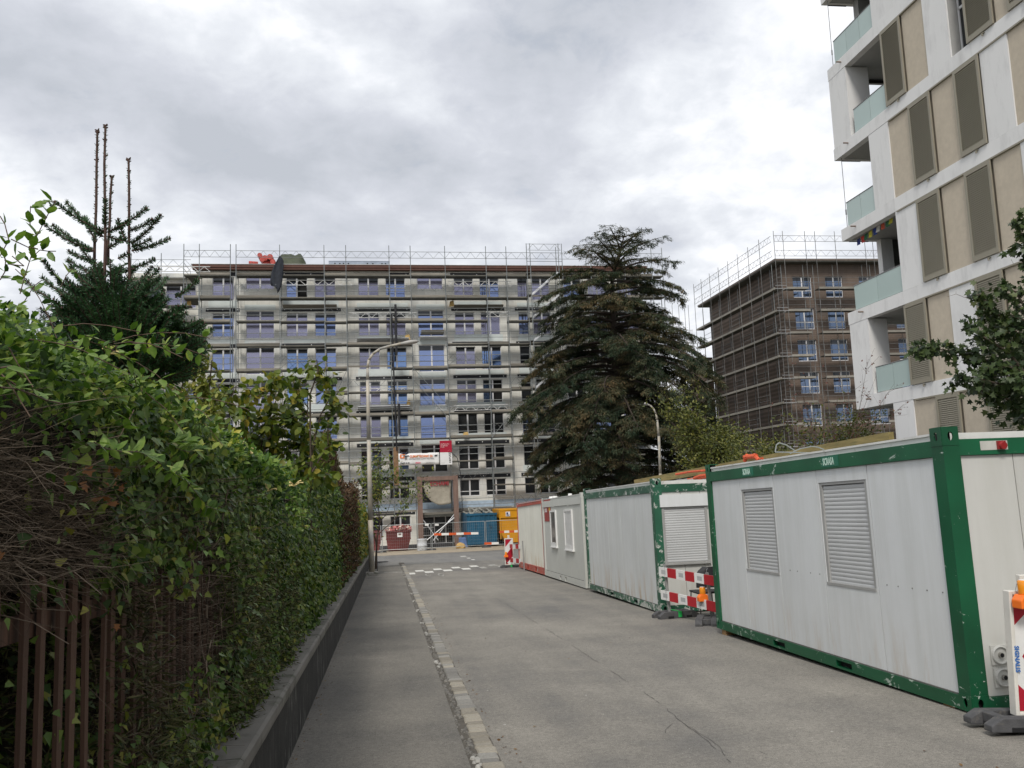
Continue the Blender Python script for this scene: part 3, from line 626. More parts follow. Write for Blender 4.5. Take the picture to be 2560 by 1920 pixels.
for (x0, y0), (x1, y1), dy in (((558, 960), (577, 66), .05), ((618, 960), (625, 34), -.05), ((640, 860), (663, 335), .15), ((770, 960), (762, 235), 0)):
    a, c = P2(x0, y0, dy), P2(x1, y1, dy); pts = [a+(c-a)*t_+np.array([rnd.gauss(0, .004), 0, 0])*(0 < t_ < 1) for t_ in (0, .25, .5, .75, 1)]
    b = MB(); b.path([tuple(v) for v in pts], [.0135, .012, .011, .0105, .009], 7)
    for t_ in (.1, .32, .5, .62, .8, .9, .985, 1.0):
        c_ = Vector(a+(c-a)*t_)
        for k_ in range(2 if t_ < .95 else 5): b.tube(c_, c_+Vector((rnd.choice((-1, 1))*rnd.uniform(.008, .02), rnd.uniform(-.015, .01), rnd.uniform(.004, .02))), .008, .005, 5)
    lead = b.build('leader', M_firbark, fir)
    put('needles', leafmesh('needles', *needles([a+(c-a)*.25, c], 190, .026, 1), T_NEED, M_needle), lead, kind='stuff')
SH = [((625, 670), (500, 600), (320, 485)), ((610, 690), (500, 590), (395, 488)), ((600, 690), (500, 575)), ((555, 775), (440, 720), (315, 622)), ((550, 780), (400, 690), (270, 625)), ((570, 720), (500, 580)),
      ((640, 665), (760, 590), (870, 522)), ((770, 655), (900, 590)), ((780, 735), (870, 650), (952, 566)), ((780, 775), (900, 740), (1005, 702)), ((780, 750), (890, 708)), ((745, 720), (700, 590)),
      ((575, 850), (500, 815), (408, 776)), ((560, 905), (480, 870), (403, 828)), ((622, 680), (626, 470)), ((780, 875), (850, 845), (915, 824)), ((640, 690), (700, 700), (760, 720)), ((700, 820), (760, 790)),
      ((780, 1010), (900, 870)), ((790, 1030), (870, 950), (940, 880)), ((440, 1030), (350, 920), (255, 835)), ((520, 1010), (440, 880), (405, 835)), ((420, 1060), (330, 990), (250, 932)), ((300, 1060), (220, 990), (148, 950)),
      ((1040, 1050), (1110, 990), (1180, 940)), ((1080, 1380), (1170, 1310), (1255, 1240)), ((1090, 1390), (1030, 1290)), ((850, 1110), (880, 950)), ((980, 1010), (920, 950)), ((790, 1330), (850, 1240), (890, 1205)), ((640, 760), (720, 700)), ((560, 850), (500, 780), (480, 760)), ((800, 880), (700, 860), (640, 900))]
for s_ in SH:
    dy = rnd.uniform(-.25, .2); firshoot(P2(*s_[0]), P2(*s_[-1], dy), r=.0065)
for i in range(84):
    u = rnd.random(); yp = 960+u*480; hw = 150+300*min(1, u*2); sgn = rnd.choice((-1, 1)); xx_ = 650+100*u
    dx_ = sgn*rnd.uniform(.35, .8)*hw; ln_ = rnd.uniform(70, 140); firshoot(P2(xx_+dx_, yp, rnd.uniform(-.35, .3)), P2(xx_+dx_+sgn*ln_, yp-ln_*rnd.uniform(.35, .9), rnd.uniform(-.5, .3)), r=.0055)
mg = []
for i in range(720):
    u = rnd.random()**.62; ti_ = round(u*9)/9; u = min(1, max(0, ti_+rnd.gauss(0, .018))); yp = 930+u*620; hw = 90+370*min(1, u*1.5) if u < .62 else 445-30*(u-.62); cx_ = 645+110*u+(30 if u > .6 else 0)
    a_ = rnd.uniform(0, 6.283); r0 = rnd.random()*.55; tip = r0+rnd.uniform(.3, .62); tip = min(tip, 1.0+.25*rnd.random()**2)
    sx_ = hw/2.37*FY/F_
    c0 = P2(cx_, yp); p = c0+np.array([math.cos(a_)*r0*sx_, math.sin(a_)*r0*sx_, 0]); q = c0+np.array([math.cos(a_)*tip*sx_, math.sin(a_)*tip*sx_, rnd.uniform(-.02, .17)+.08*tip])
    firshoot(p, q, dens=420, merge=mg, bud=False, r=.005, ln=.036)
V = []; T_ = []; mi = []; o = 0
for v1, t1, v2, t2 in mg:
    V += [v1, v2]; T_ += [t1+o, t2+o+len(v1)]; mi += [np.zeros(len(t1), np.int32), np.ones(len(t2), np.int32)]; o += len(v1)+len(v2)
me = npmesh('crown', np.concatenate(V), np.concatenate(T_), [M_firbark, M_needle]); me.polygons.foreach_set('material_index', np.concatenate(mi)); me.update(); put('crown', me, fir, kind='stuff')

# ------------------------------------------------------------------ generic branching shrub / tree
def grow(segs, tips, p, d, L_, r, lev, up=.12, spread=.55, kids=(3, 4), wob=.14, shrink=.68, nseg=4):
    p = Vector(p); d = Vector(d).normalized()
    for k_ in range(nseg):
        q = p+d*(L_/nseg); segs.append((tuple(p), tuple(q), r, r*.86)); r *= .86; p = q
        d = (d+Vector((rnd.gauss(0, wob), rnd.gauss(0, wob), rnd.gauss(up*.3, wob)))).normalized(); tips.append((tuple(p), tuple(d), lev))
        if lev > 0 and k_ >= 1:
            for j in range(rnd.randint(0, kids[1]-2) if k_ < nseg-1 else rnd.randint(*kids)):
                e = (d+Vector((rnd.gauss(0, spread), rnd.gauss(0, spread), rnd.gauss(up, spread*.6)))).normalized(); grow(segs, tips, p, e, L_*shrink*rnd.uniform(.7, 1.1), r*.7, lev-1, up, spread, kids, wob, shrink, nseg)
def cluster_leaves(C, n, rad, size, out=.7, droop=-.2):
    C = np.asarray(C); idx = rng.integers(0, len(C), n); o = rv(n); P = C[idx]+o*rad*rng.random((n, 1))**.5*.6; D = o+(0, 0, droop)+rv(n)*.5; Nn = rv(n)*.6+(0, -.2, .9)
    return P, D, Nn, rng.uniform(.6, 1.2, n)*size
M_stem = mat('shrub_stem', (.075, .055, .04), .85, scale=10)
def onscreen_sort(P):
    dv = P-EYE; zc = dv@_fw; xx = 1280+F_*(dv@CR)/zc; yy = 960-F_*(dv@CU)/zc; v = (zc > .5) & (xx > 0) & (xx < 2560) & (yy > 0) & (yy < 1920)
    return np.where(v, zc, 1e6)

# hazel bushes with yellowing round leaves
hz = thing('hazel_bush', 'hazel bush with round green and yellow autumn leaves rising behind the hedge', 'bush')
segs = []; C = []
for path, dens_ in (([(640, 1240), (655, 1100), (690, 1000), (705, 950)], 1), ([(775, 1240), (768, 1080), (770, 985), (760, 945)], 1), ([(775, 985), (795, 930), (792, 900)], .5), ([(575, 1240), (573, 1080), (574, 1000), (590, 970)], 1),
                    ([(600, 1230), (610, 1080), (630, 1000), (690, 960), (680, 930)], .8), ([(700, 1200), (690, 1080), (720, 1000)], 1), ([(780, 1130), (800, 1040), (830, 985)], .8), ([(540, 1230), (535, 1100), (520, 1010), (600, 960)], 1),
                    ([(770, 1200), (820, 1110), (820, 1060)], .7), ([(620, 1240), (640, 1160), (680, 1120), (740, 1090)], 1), ([(700, 1230), (760, 1160), (800, 1150)], 1), ([(660, 1110), (700, 1060), (760, 1030)], 1), ([(560, 1150), (620, 1100), (650, 1050)], 1)):
    yd = rnd.uniform(11.6, 13.2); pts = [Vector(atY(x, y, yd)) for x, y in path]
    pts = [Vector((pts[0].x, yd, gz(yd)))]+pts
    for i, (a, c) in enumerate(zip(pts, pts[1:])):
        segs.append((tuple(a), tuple(c), .014-.0022*i, .0118-.0022*i))
        if i == 0: continue
        n = int((c-a).length/.075)
        for k_ in range(n):
            q = a+(c-a)*(k_/n); e = Vector((rnd.gauss(0, 1), rnd.gauss(0, .8), rnd.gauss(.2, .4))).normalized()*rnd.uniform(.05, .30); segs.append((tuple(q), tuple(q+e), .005, .003)); C += [tuple(q+e), tuple(q+e*.6)]
P, D, Nn, Sz = cluster_leaves(C, 2500, .11, .105, droop=-.7)
od = np.argsort(onscreen_sort(P)/Sz); P, D, Nn, Sz = P[od], D[od], Nn[od], Sz[od]
leaf_objs(hz, npmesh('leaf', T_ROUND[0], T_ROUND[1], M_yel), P[:280], D[:280], Nn[:280], Sz[:280])
put('foliage', leafmesh('foliage', P[280:], D[280:], Nn[280:], Sz[280:], T_ROUND, M_yel), hz, kind='stuff'); put('stems', tubemesh('stems', segs, M_stem, 5), hz)
# light yellow green shrub between fir and hazel
M_lyel = leafmat('light_yellow_leaves', [(.1, (.08, .11, .02)), (.4, (.17, .20, .04)), (.7, (.32, .32, .08)), (.95, (.5, .40, .12))], .45, .25)
ys = thing('yellow_shrub', 'slender shrub with pale yellow green pointed leaves between the fir and the hazel', 'bush')
segs = []; C = []
for path in ([(480, 1180), (485, 1000), (490, 900), (478, 840)], [(470, 1180), (450, 1000), (465, 900)], [(500, 1180), (520, 1000), (530, 900)], [(510, 1120), (540, 1010), (548, 960)], [(450, 1150), (430, 1050), (420, 980)], [(485, 920), (505, 890), (500, 865)]):
    yd = 9.8; pts = [Vector(atY(x, y, yd)) for x, y in path]; pts = [Vector((pts[0].x, yd, gz(yd)))]+pts
    for i, (a, c) in enumerate(zip(pts, pts[1:])):
        segs.append((tuple(a), tuple(c), .009, .007))
        if i == 0: continue
        n = int((c-a).length/.05)
        for k_ in range(n): q = a+(c-a)*(k_/n); e = Vector((rnd.gauss(0, 1), rnd.gauss(0, .8), rnd.gauss(.4, .4))).normalized()*rnd.uniform(.04, .16); C += [tuple(q+e)]
P, D, Nn, Sz = cluster_leaves(C, 1500, .06, .085, droop=.2)
put('foliage', leafmesh('foliage', P, D, Nn, Sz, T_LANCE if False else T_OVAL, M_lyel), ys, kind='stuff'); put('stems', tubemesh('stems', segs, M_stem, 5), ys)

# browned conifer standing in the hedge
th = thing('thuja', 'tall half dead thuja turned brown at the far part of the hedge', 'conifer')
P = []
for i in range(19000):
    y = rnd.uniform(16.8, 27); top = 4.1*(1-((y-21.5)/8.2)**2*.9); z = top*rnd.random()**.55; rad = .55*(1-z/5.2); a_ = rnd.uniform(0, 6.283); P.append((-1.42+math.cos(a_)*rad*rnd.uniform(.7, 1.05), y, gz(y)+max(.7, z)))
P = np.array(P); g_ = noisekeep(P, .7, .05, 8)
put('brown_foliage', leafmesh('brown_foliage', P[~g_], rv(np.sum(~g_))*.6+(0, 0, 1), rv(np.sum(~g_)), rng.uniform(.08, .17, np.sum(~g_)), T_LANCE, M_thuja), th, kind='stuff')
put('green_foliage', leafmesh('green_foliage', P[g_], rv(np.sum(g_))*.6+(0, 0, 1), rv(np.sum(g_)), rng.uniform(.08, .17, np.sum(g_)), T_LANCE, M_thg), th, kind='stuff')
b = MB()
for y in (20.5, 22.3, 24.2, 26): b.tube((-1.55, y, gz(y)), (-1.55, y, gz(y)+2.4), .06, .03, 7)
b.build('trunk', M_stem, th)

# small autumn tree by the lamp post
def simpletree(name, label, cat, base, height, rad, m, n, size, T=T_OVAL, lev=3, th_=.09, up=.35, trunk=.25, centre=None, group=None, yr=None, droop=-.2, cr=.16, spread=.55):
    o = thing(name, label, cat, group=group); segs = []; tips = []
    grow(segs, tips, base, (0, 0, 1), height*.42, th_, lev, up, spread, (3, 4), .12, .72)
    tp = np.array([q[0] for q in tips if q[2] < lev]); b0 = np.array(base)
    ctr = b0+np.array([0, 0, height*.62]); s_ = np.array([rad, rad, height*.42]); ext = np.percentile(np.abs(tp-ctr)/s_, 88)
    f = 1/ext
    def wv(q): q = np.array(q, float); k_ = np.clip((q[2]-b0[2])/(height*.35), 0, 1); return tuple(b0+(q-b0)*np.array([f, f, 1+(f-1)*k_])) if False else tuple(np.where([1, 1, 1], ctr+(q-ctr)*(1+(f-1)*k_), q))
    segs = [(wv(a), wv(c), r0, r1) for a, c, r0, r1 in segs]; tp = np.array([wv(q) for q in tp])
    P, D, Nn, Sz = cluster_leaves(tp, n, rad*cr*2, size, droop=droop)
    put('trunk', tubemesh('trunk', [s_ for s_ in segs if s_[2] > .02], M_stem, 7), o); put('branches', tubemesh('branches', [s_ for s_ in segs if s_[2] <= .02], M_stem, 4), o)
    put('crown', leafmesh('crown', P, D, Nn, Sz, T, m), o, kind='stuff'); return o
bp = atY(918, 1300, 40); simpletree('small_tree', 'small tree with yellow green autumn leaves just behind the lamp post', 'tree', (bp[0]+.35, 40, gz(40)), 5.3, 1.0, M_yel, 1500, .15, lev=3, th_=.05)
# yellow-green tree beside the cedar, bushes beyond the containers
M_olive = leafmat('olive_green_leaves', [(.1, (.03, .045, .012)), (.4, (.075, .09, .02)), (.7, (.15, .155, .03)), (.95, (.27, .22, .05))], .5, .2)
bp = atY(1748, 1200, 47); simpletree('roadside_tree', 'round yellow green tree to the right of the big cedar', 'tree', (bp[0], 47, gz(47)), 6.6, 1.75, M_olive, 9000, .19, lev=4, th_=.10, cr=.14)
for (x, yd, h_, r_, lb) in ((1830, 40, 4.2, 1.7, 'low olive green bush behind the timber beam left of the bare shrub'), (1935, 36, 3.8, 1.6, 'low olive bush behind the near container below the brown building corner'),
                        (2090, 34, 4.6, 1.5, 'olive green bush behind the bare red leaved shrub'), (2200, 33, 4.5, 1.5, 'olive green bush against the foot of the white apartment block')):
    bp = atY(x, 1200, yd); simpletree('bush', lb, 'bush', (bp[0], yd, gz(yd)), h_, r_, M_olive, 4200, .14, lev=3, th_=.05, cr=.16)
# bare shrub with a few dark red leaves
bs = thing('bare_shrub', 'nearly bare shrub with thin upright branches and few dark red leaves behind the near container', 'bush')
segs = []; tips = []; yd = 19.5; M_redleaf = leafmat('dark_red_leaves', [(.2, (.06, .02, .018)), (.6, (.12, .04, .03)), (.9, (.16, .10, .04))], .5, .15)
for tipx, tipy, bx in ((2170, 900, 2110), (2140, 970, 2075), (2235, 960, 2090), (2215, 1010, 2100), (1970, 960, 2050), (1990, 915, 2060), (2060, 950, 2065), (2100, 930, 2075), (1930, 1010, 2040), (2010, 1000, 2050), (2260, 1010, 2110), (2190, 940, 2100)):
    a = Vector(atY(bx, 1150, yd)); c = Vector(atY(tipx, tipy, yd+rnd.uniform(-.6, .6))); base = Vector((a.x, yd, gz(yd))); m_ = a.lerp(c, .5)+Vector((rnd.gauss(0, .06), 0, rnd.gauss(0, .05)))
    pts = [base, a, m_, c]
    for i in range(3):
        segs.append((tuple(pts[i]), tuple(pts[i+1]), (.018, .012, .006)[i], (.012, .006, .002)[i]))
    for k_ in range(14):
        t_ = rnd.random(); q = a.lerp(m_, t_*2) if t_ < .5 else m_.lerp(c, t_*2-1); e = ((c-a).normalized()+Vector((rnd.gauss(0, .5), rnd.gauss(0, .5), rnd.gauss(0, .2)))).normalized()*rnd.uniform(.12, .45)
        segs.append((tuple(q), tuple(q+e), .003, .0015)); tips.append(tuple(q+e)); tips.append(tuple(q+e*.5)); tips.append(tuple(q))
put('branches', tubemesh('branches', segs, M_stem, 4), bs); P, D, Nn, Sz = cluster_leaves(tips, 520, .05, .06); leaf_objs(bs, npmesh('leaf', T_OVAL[0], T_OVAL[1], M_redleaf), P[:180], D[:180], Nn[:180], Sz[:180]); put('foliage', leafmesh('foliage', P[180:], D[180:], Nn[180:], Sz[180:], T_OVAL, M_redleaf), bs, kind='stuff')

# maple entering on the right
M_maple = leafmat('maple_leaves', [(.1, (.012, .025, .010)), (.4, (.03, .055, .017)), (.7, (.065, .095, .028)), (.9, (.11, .12, .035)), (1, (.35, .2, .03))], .45, .15)
mp = thing('maple_tree', 'dark green maple branches hanging in from the right edge before the apartment block', 'tree')
MY = 15.0; segs = []; C = []; mbark = mat('maple_bark', (.10, .08, .06), .9, scale=6)
tr = Vector(atY(2680, 1300, MY)); base = Vector((tr.x, MY, gz(MY)))
segs.append((tuple(base), tuple(base+Vector((-.1, 0, 2.6))), .13, .11)); fork = base+Vector((-.1, 0, 2.6)); segs.append((tuple(fork), tuple(fork+Vector((-.2, 0, 2.6))), .10, .06))
for path, wdt in (([(2640, 1010), (2560, 930), (2480, 905), (2400, 880), (2340, 872), (2295, 876)], 26), ([(2640, 980), (2560, 850), (2500, 790), (2450, 740), (2432, 735)], 38), ([(2640, 1000), (2580, 960), (2500, 960), (2440, 945), (2400, 940)], 40),
                  ([(2640, 1100), (2590, 1050), (2540, 1010), (2480, 975), (2430, 965)], 48), ([(2660, 900), (2600, 750), (2570, 640), (2550, 575), (2545, 550)], 26), ([(2640, 900), (2580, 800), (2540, 730), (2500, 715)], 45),
                  ([(2640, 1040), (2600, 1000), (2560, 900), (2530, 860)], 60), ([(2660, 1100), (2620, 1080), (2580, 1040), (2545, 1030)], 36), ([(2640, 900), (2600, 850), (2560, 800), (2530, 790)], 55), ([(2560, 930), (2520, 880), (2470, 850), (2440, 830), (2425, 810)], 26),
                  ([(2640, 1000), (2600, 940), (2570, 880), (2500, 830)], 60), ([(2660, 1080), (2580, 1010), (2510, 930), (2470, 920)], 60)):
    dy = rnd.uniform(-.9, .9); pts = [Vector(atY(x, y, MY+dy)) for x, y in path]; wm = wdt*MY/F_
    for i, (a, c) in enumerate(zip(pts, pts[1:])):
        segs.append((tuple(a), tuple(c), .028-.0045*i, .0235-.0045*i)); n = max(2, int((c-a).length/.06))
        if i == 0: continue
        tpf = 1-.45*i/len(pts)
        for k_ in range(n): q = a+(c-a)*(k_/n); e = Vector((rnd.gauss(0, .6), rnd.gauss(0, .9), rnd.gauss(-.1, .55)))*wm*tpf; segs.append((tuple(q), tuple(q+e*.8), .005, .002)); C += [tuple(q+e), tuple(q+e*.5)]
    C += [tuple(pts[-1])]*4
P, D, Nn, Sz = cluster_leaves(C, 3100, .15, .13, droop=-.8); Nn = rv(len(P))*.7+(-.3, -.6, .6)
od = np.argsort(onscreen_sort(P)/Sz); P, D, Nn, Sz = P[od], D[od], Nn[od], Sz[od]
leaf_objs(mp, npmesh('leaf', T_MAPLE[0], T_MAPLE[1], M_maple), P[:285], D[:285], Nn[:285], Sz[:285])
put('foliage', leafmesh('foliage', P[285:], D[285:], Nn[285:], Sz[285:], T_MAPLE, M_maple), mp, kind='stuff'); put('branches', tubemesh('branches', segs, mbark, 6), mp)
lineP = [Vector(atY(x, y, MY)) for x, y in ((2435, 746), (2410, 743), (2390, 735), (2368, 742))]; b = MB(); b.path([tuple(q) for q in lineP], [.006, .004, .003, .002], 4); b.path([tuple(lineP[2]), tuple(atY(2390, 728, MY))], .002, 4); b.build('twig', M_redleaf, mp)

# ------------------------------------------------------------------ the big cedar
M_cedarbark = mat('cedar_bark', (.05, .038, .03), .95, scale=2, b=.6)
M_cedar = leafmat('cedar_needles', [(.3, (.022, .042, .026)), (.44, (.048, .066, .036)), (.53, (.085, .084, .046)), (.64, (.145, .108, .056)), (.8, (.21, .14, .07))], .8, .12, .15, big=(.55, .9))
cd = thing('cedar_tree', 'huge dark cedar with layered browned foliage in front of the scaffolded building', 'tree')
CY = 58.0; cb = atY(1560, 1300, CY); ctop = atY(1562, 585, CY); segs = []
zb = gz(CY); H_ = ctop[2]-zb; cx0 = cb[0]
axis = [(cx0+.3, zb), (cx0+.1, zb+H_*.15), (cx0-.2, zb+H_*.35), (cx0, zb+H_*.6), (cx0+.05, zb+H_*.85), (ctop[0], ctop[2])]
def ax(z):
    for (x0, z0), (x1, z1) in zip(axis, axis[1:]):
        if z <= z1: return x0+(x1-x0)*(z-z0)/(z1-z0)
    return axis[-1][0]
for i in range(24):
    z0 = zb+H_*i/24; z1 = zb+H_*(i+1)/24; r0 = .52*(1-i/24)**.85+.03; r1 = .52*(1-(i+1)/24)**.85+.02; segs.append(((ax(z0), CY, z0), (ax(z1), CY, z1), r0, r1))
prof = [(0, .7), (.5, 1.9), (1.3, 3.4), (2.7, 4.5), (4.3, 4.9), (6.6, 5.3), (8, 6.0), (9.4, 7.2), (11.5, 7.4), (13.8, 6.6), (17, 5.6), (19.5, 4.6)]
def rad(dz):
    for (a, ra), (c, rc) in zip(prof, prof[1:]):
        if dz <= c: return ra+(rc-ra)*(dz-a)/(c-a)
    return 4.5
CP, CD, CN, CS = [], [], [], []; nb = 185; trunk_segs = list(segs); bseg = []
for i in range(nb):
    dz = .15+(H_-2.6)*(i/nb)**.92+rnd.uniform(-.2, .2); z = ctop[2]-dz; az = i*2.39996+rnd.uniform(-.4, .4); Lr = rad(dz)*rnd.uniform(.8, 1.06)
    if math.cos(az) > .3 and 6 < dz < 13: Lr *= 1.12
    rise = .5 if dz < 3 else .18; d = Vector((math.cos(az), math.sin(az), rise)).normalized(); p = Vector((ax(z), CY, z)); r0 = .03+.016*Lr; nS = max(4, int(Lr/.6)); pts = [p]
    for k_ in range(nS):
        t_ = (k_+1)/nS; q = p+d*(Lr/nS); bseg.append((tuple(p), tuple(q), r0*(1-.85*k_/nS), r0*(1-.85*(k_+1)/nS))); p = q; d = (d+Vector((rnd.gauss(0, .07), rnd.gauss(0, .07), -.07-.05*t_))).normalized(); pts.append(p)
        if t_ < .3 and dz > 3: continue
        w_ = (.25+.26*Lr)*(1-abs(t_-.6)*.75); side = Vector((-d.y, d.x, 0)).normalized()
        nt_ = 3 if dz > 3 else 2
        for s_ in list(range(nt_))*2:
            sg = rnd.choice((-1, 1)); e = (side*sg*rnd.uniform(.5, 1)+d*rnd.uniform(.2, .9)+Vector((0, 0, rnd.gauss(-.03, .08)))).normalized(); tl = w_*rnd.uniform(.4, 1.0); te = q+e*tl+Vector((0, 0, -.10*tl)); bseg.append((tuple(q), tuple(te), .012, .004))
            n_ = int((10+tl*30)*(.8 if dz < 2.6 else 1.5))
            for j in range(n_):
                u = rnd.random()**.8; c_ = q.lerp(te, u)+Vector((rnd.gauss(0, .09), rnd.gauss(0, .09), rnd.gauss(-.02, .035)-(.12*rnd.random() if rnd.random() < .3 else 0))); CP.append(c_); CD.append(e*.7+Vector((rnd.gauss(0, .55), rnd.gauss(0, .55), rnd.gauss(-.35, .3)))); CN.append((rnd.gauss(0, .4), rnd.gauss(0, .4), 1)); CS.append(rnd.uniform(.14, .32))
T_NDL = (np.array([(0, 0, 0), (.4, .085, .03), (.4, -.085, .03), (1, 0, -.06)]), np.array([(0, 2, 1), (1, 2, 3)]))
T_TUFT = (np.array([(0, 0, 0), (.3, .13, .02), (.3, -.13, .02), (1, 0, -.08), (.75, .16, -.02), (.75, -.16, -.02)]), np.array([(0, 2, 1), (1, 2, 3), (1, 3, 4), (2, 5, 3)]))
put('trunk', tubemesh('trunk', trunk_segs, M_cedarbark, 10), cd)
big = [s_ for s_ in bseg if s_[2] > .05]; put('limbs', tubemesh('limbs', big, M_cedarbark, 6), cd); put('twigs', tubemesh('twigs', [s_ for s_ in bseg if s_[2] <= .05], M_cedarbark, 3), cd, kind='stuff')
put('foliage', leafmesh('foliage', np.array(CP), np.array(CD), np.array(CN), np.array(CS), T_NDL, M_cedar), cd, kind='stuff')
# distant low hedge line far right and garden greenery behind the left hedge
print('cedar leaves', len(CP))

# ------------------------------------------------------------------ site containers along the kerb on the right
def paintmat(name, col, chip, thr, under=(.55, .56, .52)):
    m, t, p = newmat(name)
    a = tex(t, 1.1, 5, .6, rnd_obj=True); base = ramp(t, [(.3, tuple(c*.75 for c in col)), (.7, tuple(c*1.3 for c in col))], a).outputs[0]
    ch = tex(t, 9, 9, .72, dist=.6, rnd_obj=True, stretch=(1, .6, 1)); big = tex(t, 1.3, 3, .5, rnd_obj=True)
    v = mth(t, 'ADD', ch, mth(t, 'MULTIPLY', big, .25))
    g_ = N(t, 'ShaderNodeTexCoord'); sp_ = N(t, 'ShaderNodeSeparateXYZ'); t.links.new(g_.outputs['Object'], sp_.inputs[0]); lw_ = N(t, 'ShaderNodeMapRange'); lw_.inputs['From Min'].default_value = .35; lw_.inputs['From Max'].default_value = 0; t.links.new(sp_.outputs['Z'], lw_.inputs[0]); v = mth(t, 'ADD', v, mth(t, 'MULTIPLY', lw_.outputs[0], .055))
    f = ramp(t, [(thr, (0, 0, 0)), (thr+.015, (1, 1, 1))], v).outputs[0]
    vo = N(t, 'ShaderNodeTexVoronoi'); vo.inputs['Scale'].default_value = 7; mp = N(t, 'ShaderNodeMapping'); mp.inputs['Scale'].default_value = (1, 1, 2.6); mp.inputs['Rotation'].default_value = (.5, 0, 0)
    cc = N(t, 'ShaderNodeTexCoord'); t.links.new(cc.outputs['Object'], mp.inputs[0]); t.links.new(mp.outputs[0], vo.inputs[0]); scr = mth(t, 'LESS_THAN', vo.outputs['Distance'], .07)
    c = mixn(t, 'MIX', f, base, chip); c = mixn(t, 'MIX', mth(t, 'MULTIPLY', scr, mth(t, 'GREATER_THAN', big, .60)), c, under)
    t.links.new(c, p.inputs['Base Color']); p.inputs['Roughness'].default_value = .42; bump(t, p, mth(t, 'SUBTRACT', 1, f), .25, .004); return m
M_green = paintmat('green_frame_paint', (.004, .085, .034), (.42, .50, .44), .765)
M_green2 = paintmat('faded_green_frame_paint', (.022, .10, .058), (.50, .52, .48), .69)
def panelmat(name, col, rust):
    m, t, p = newmat(name); a = tex(t, .9, 5, .6, rnd_obj=True); st = tex(t, 1.5, 5, .6, stretch=(3, 4, .3), rnd_obj=True)
    c = ramp(t, [(.3, tuple(v*.93 for v in col)), (.7, tuple(min(1, v*1.04) for v in col))], a).outputs[0]
    c = mixn(t, 'MULTIPLY', .7, c, ramp(t, [(.35, (.88, .88, .86)), (.6, (1, 1, 1))], st).outputs[0])
    g = N(t, 'ShaderNodeTexCoord'); sp = N(t, 'ShaderNodeSeparateXYZ'); t.links.new(g.outputs['Object'], sp.inputs[0])
    low = N(t, 'ShaderNodeMapRange'); low.inputs['From Min'].default_value = .75; low.inputs['From Max'].default_value = .1; t.links.new(sp.outputs['Z'], low.inputs[0])
    r2 = ramp(t, [(.5, (0, 0, 0)), (.72, (1, 1, 1))], tex(t, 3.5, 6, .7, stretch=(1, 1.5, .25), rnd_obj=True)).outputs[0]
    c = mixn(t, 'MIX', mth(t, 'MULTIPLY', mth(t, 'MULTIPLY', low.outputs[0], r2), rust), c, (.42, .27, .12))
    wv = N(t, 'ShaderNodeTexWave', wave_type='BANDS', bands_direction='Y'); wv.inputs['Scale'].default_value = 9; t.links.new(g.outputs['Object'], wv.inputs[0])
    t.links.new(c, p.inputs['Base Color']); p.inputs['Roughness'].default_value = .38; bump(t, p, wv.outputs[0], .06, .01); return m
M_pan = panelmat('white_sandwich_panel', (.70, .72, .725), .45); M_pan2 = panelmat('rusty_white_panel', (.68, .70, .695), 1.2)
M_pane_end = panelmat('white_end_panel', (.58, .58, .55), .3); M_slat = mat('shutter_slat_grey', (.50, .51, .51), .4, var=.06, scale=1.5)
M_rail = mat('white_roof_rail', (.70, .70, .67), .4, var=.1, dark=(.35, .34, .3), thr=(.58, .75)); M_gasket = mat('panel_gasket', (.12, .12, .11), .8)
M_grey = mat('light_grey_container_paint', (.55, .56, .52), .45, var=.04, scale=1.5, b=.03); M_redp = paintmat('red_frame_paint', (.42, .07, .045), (.5, .45, .4), .74)
M_rustw = panelmat('rust_stained_white_steel', (.62, .62, .56), 1.6); M_jamb = mat('shutter_frame_grey', (.34, .34, .33), .5, var=.1)
def slot(b, plane, c, w_, h_, ow, oh, t_, mi=0):
    """plate ow x oh with an oval slot; plane 'x' -> in y,z ; plane 'y' -> in x,z ; c is the corner (min) point of the plate, thickness t_ along the plane's normal"""
    n = 12; ci = (ow/2, oh/2); inn = [(ci[0]+w_/2*math.cos(6.2832*(i+.5)/n), ci[1]+h_/2*math.sin(6.2832*(i+.5)/n)) for i in range(n)]
    out = []
    for i in range(n):
        a = 6.2832*(i+.5)/n; k_ = min(ow/2/max(1e-6, abs(math.cos(a))), oh/2/max(1e-6, abs(math.sin(a)))); out.append((ci[0]+k_*math.cos(a), ci[1]+k_*math.sin(a)))
    for q in ((0, 0), (ow, 0), (ow, oh), (0, oh)):
        j = min(range(n), key=lambda i: (out[i][0]-q[0])**2+(out[i][1]-q[1])**2); out[j] = q
    def P(u, v, d): return (c[0]+d, c[1]+u, c[2]+v) if plane == 'x' else (c[0]+u, c[1]+d, c[2]+v)
    vs = [P(*q, 0) for q in out]+[P(*q, 0) for q in inn]+[P(*q, t_) for q in out]+[P(*q, t_) for q in inn]; fs = []
    for i in range(n):
        j = (i+1) % n; fs += [(i, j, n+j, n+i), (2*n+i, 3*n+i, 3*n+j, 2*n+j), (i, 2*n+i, 2*n+j, j), (n+i, n+j, 3*n+j, 3*n+i)]
    b.add(vs, fs, mi)
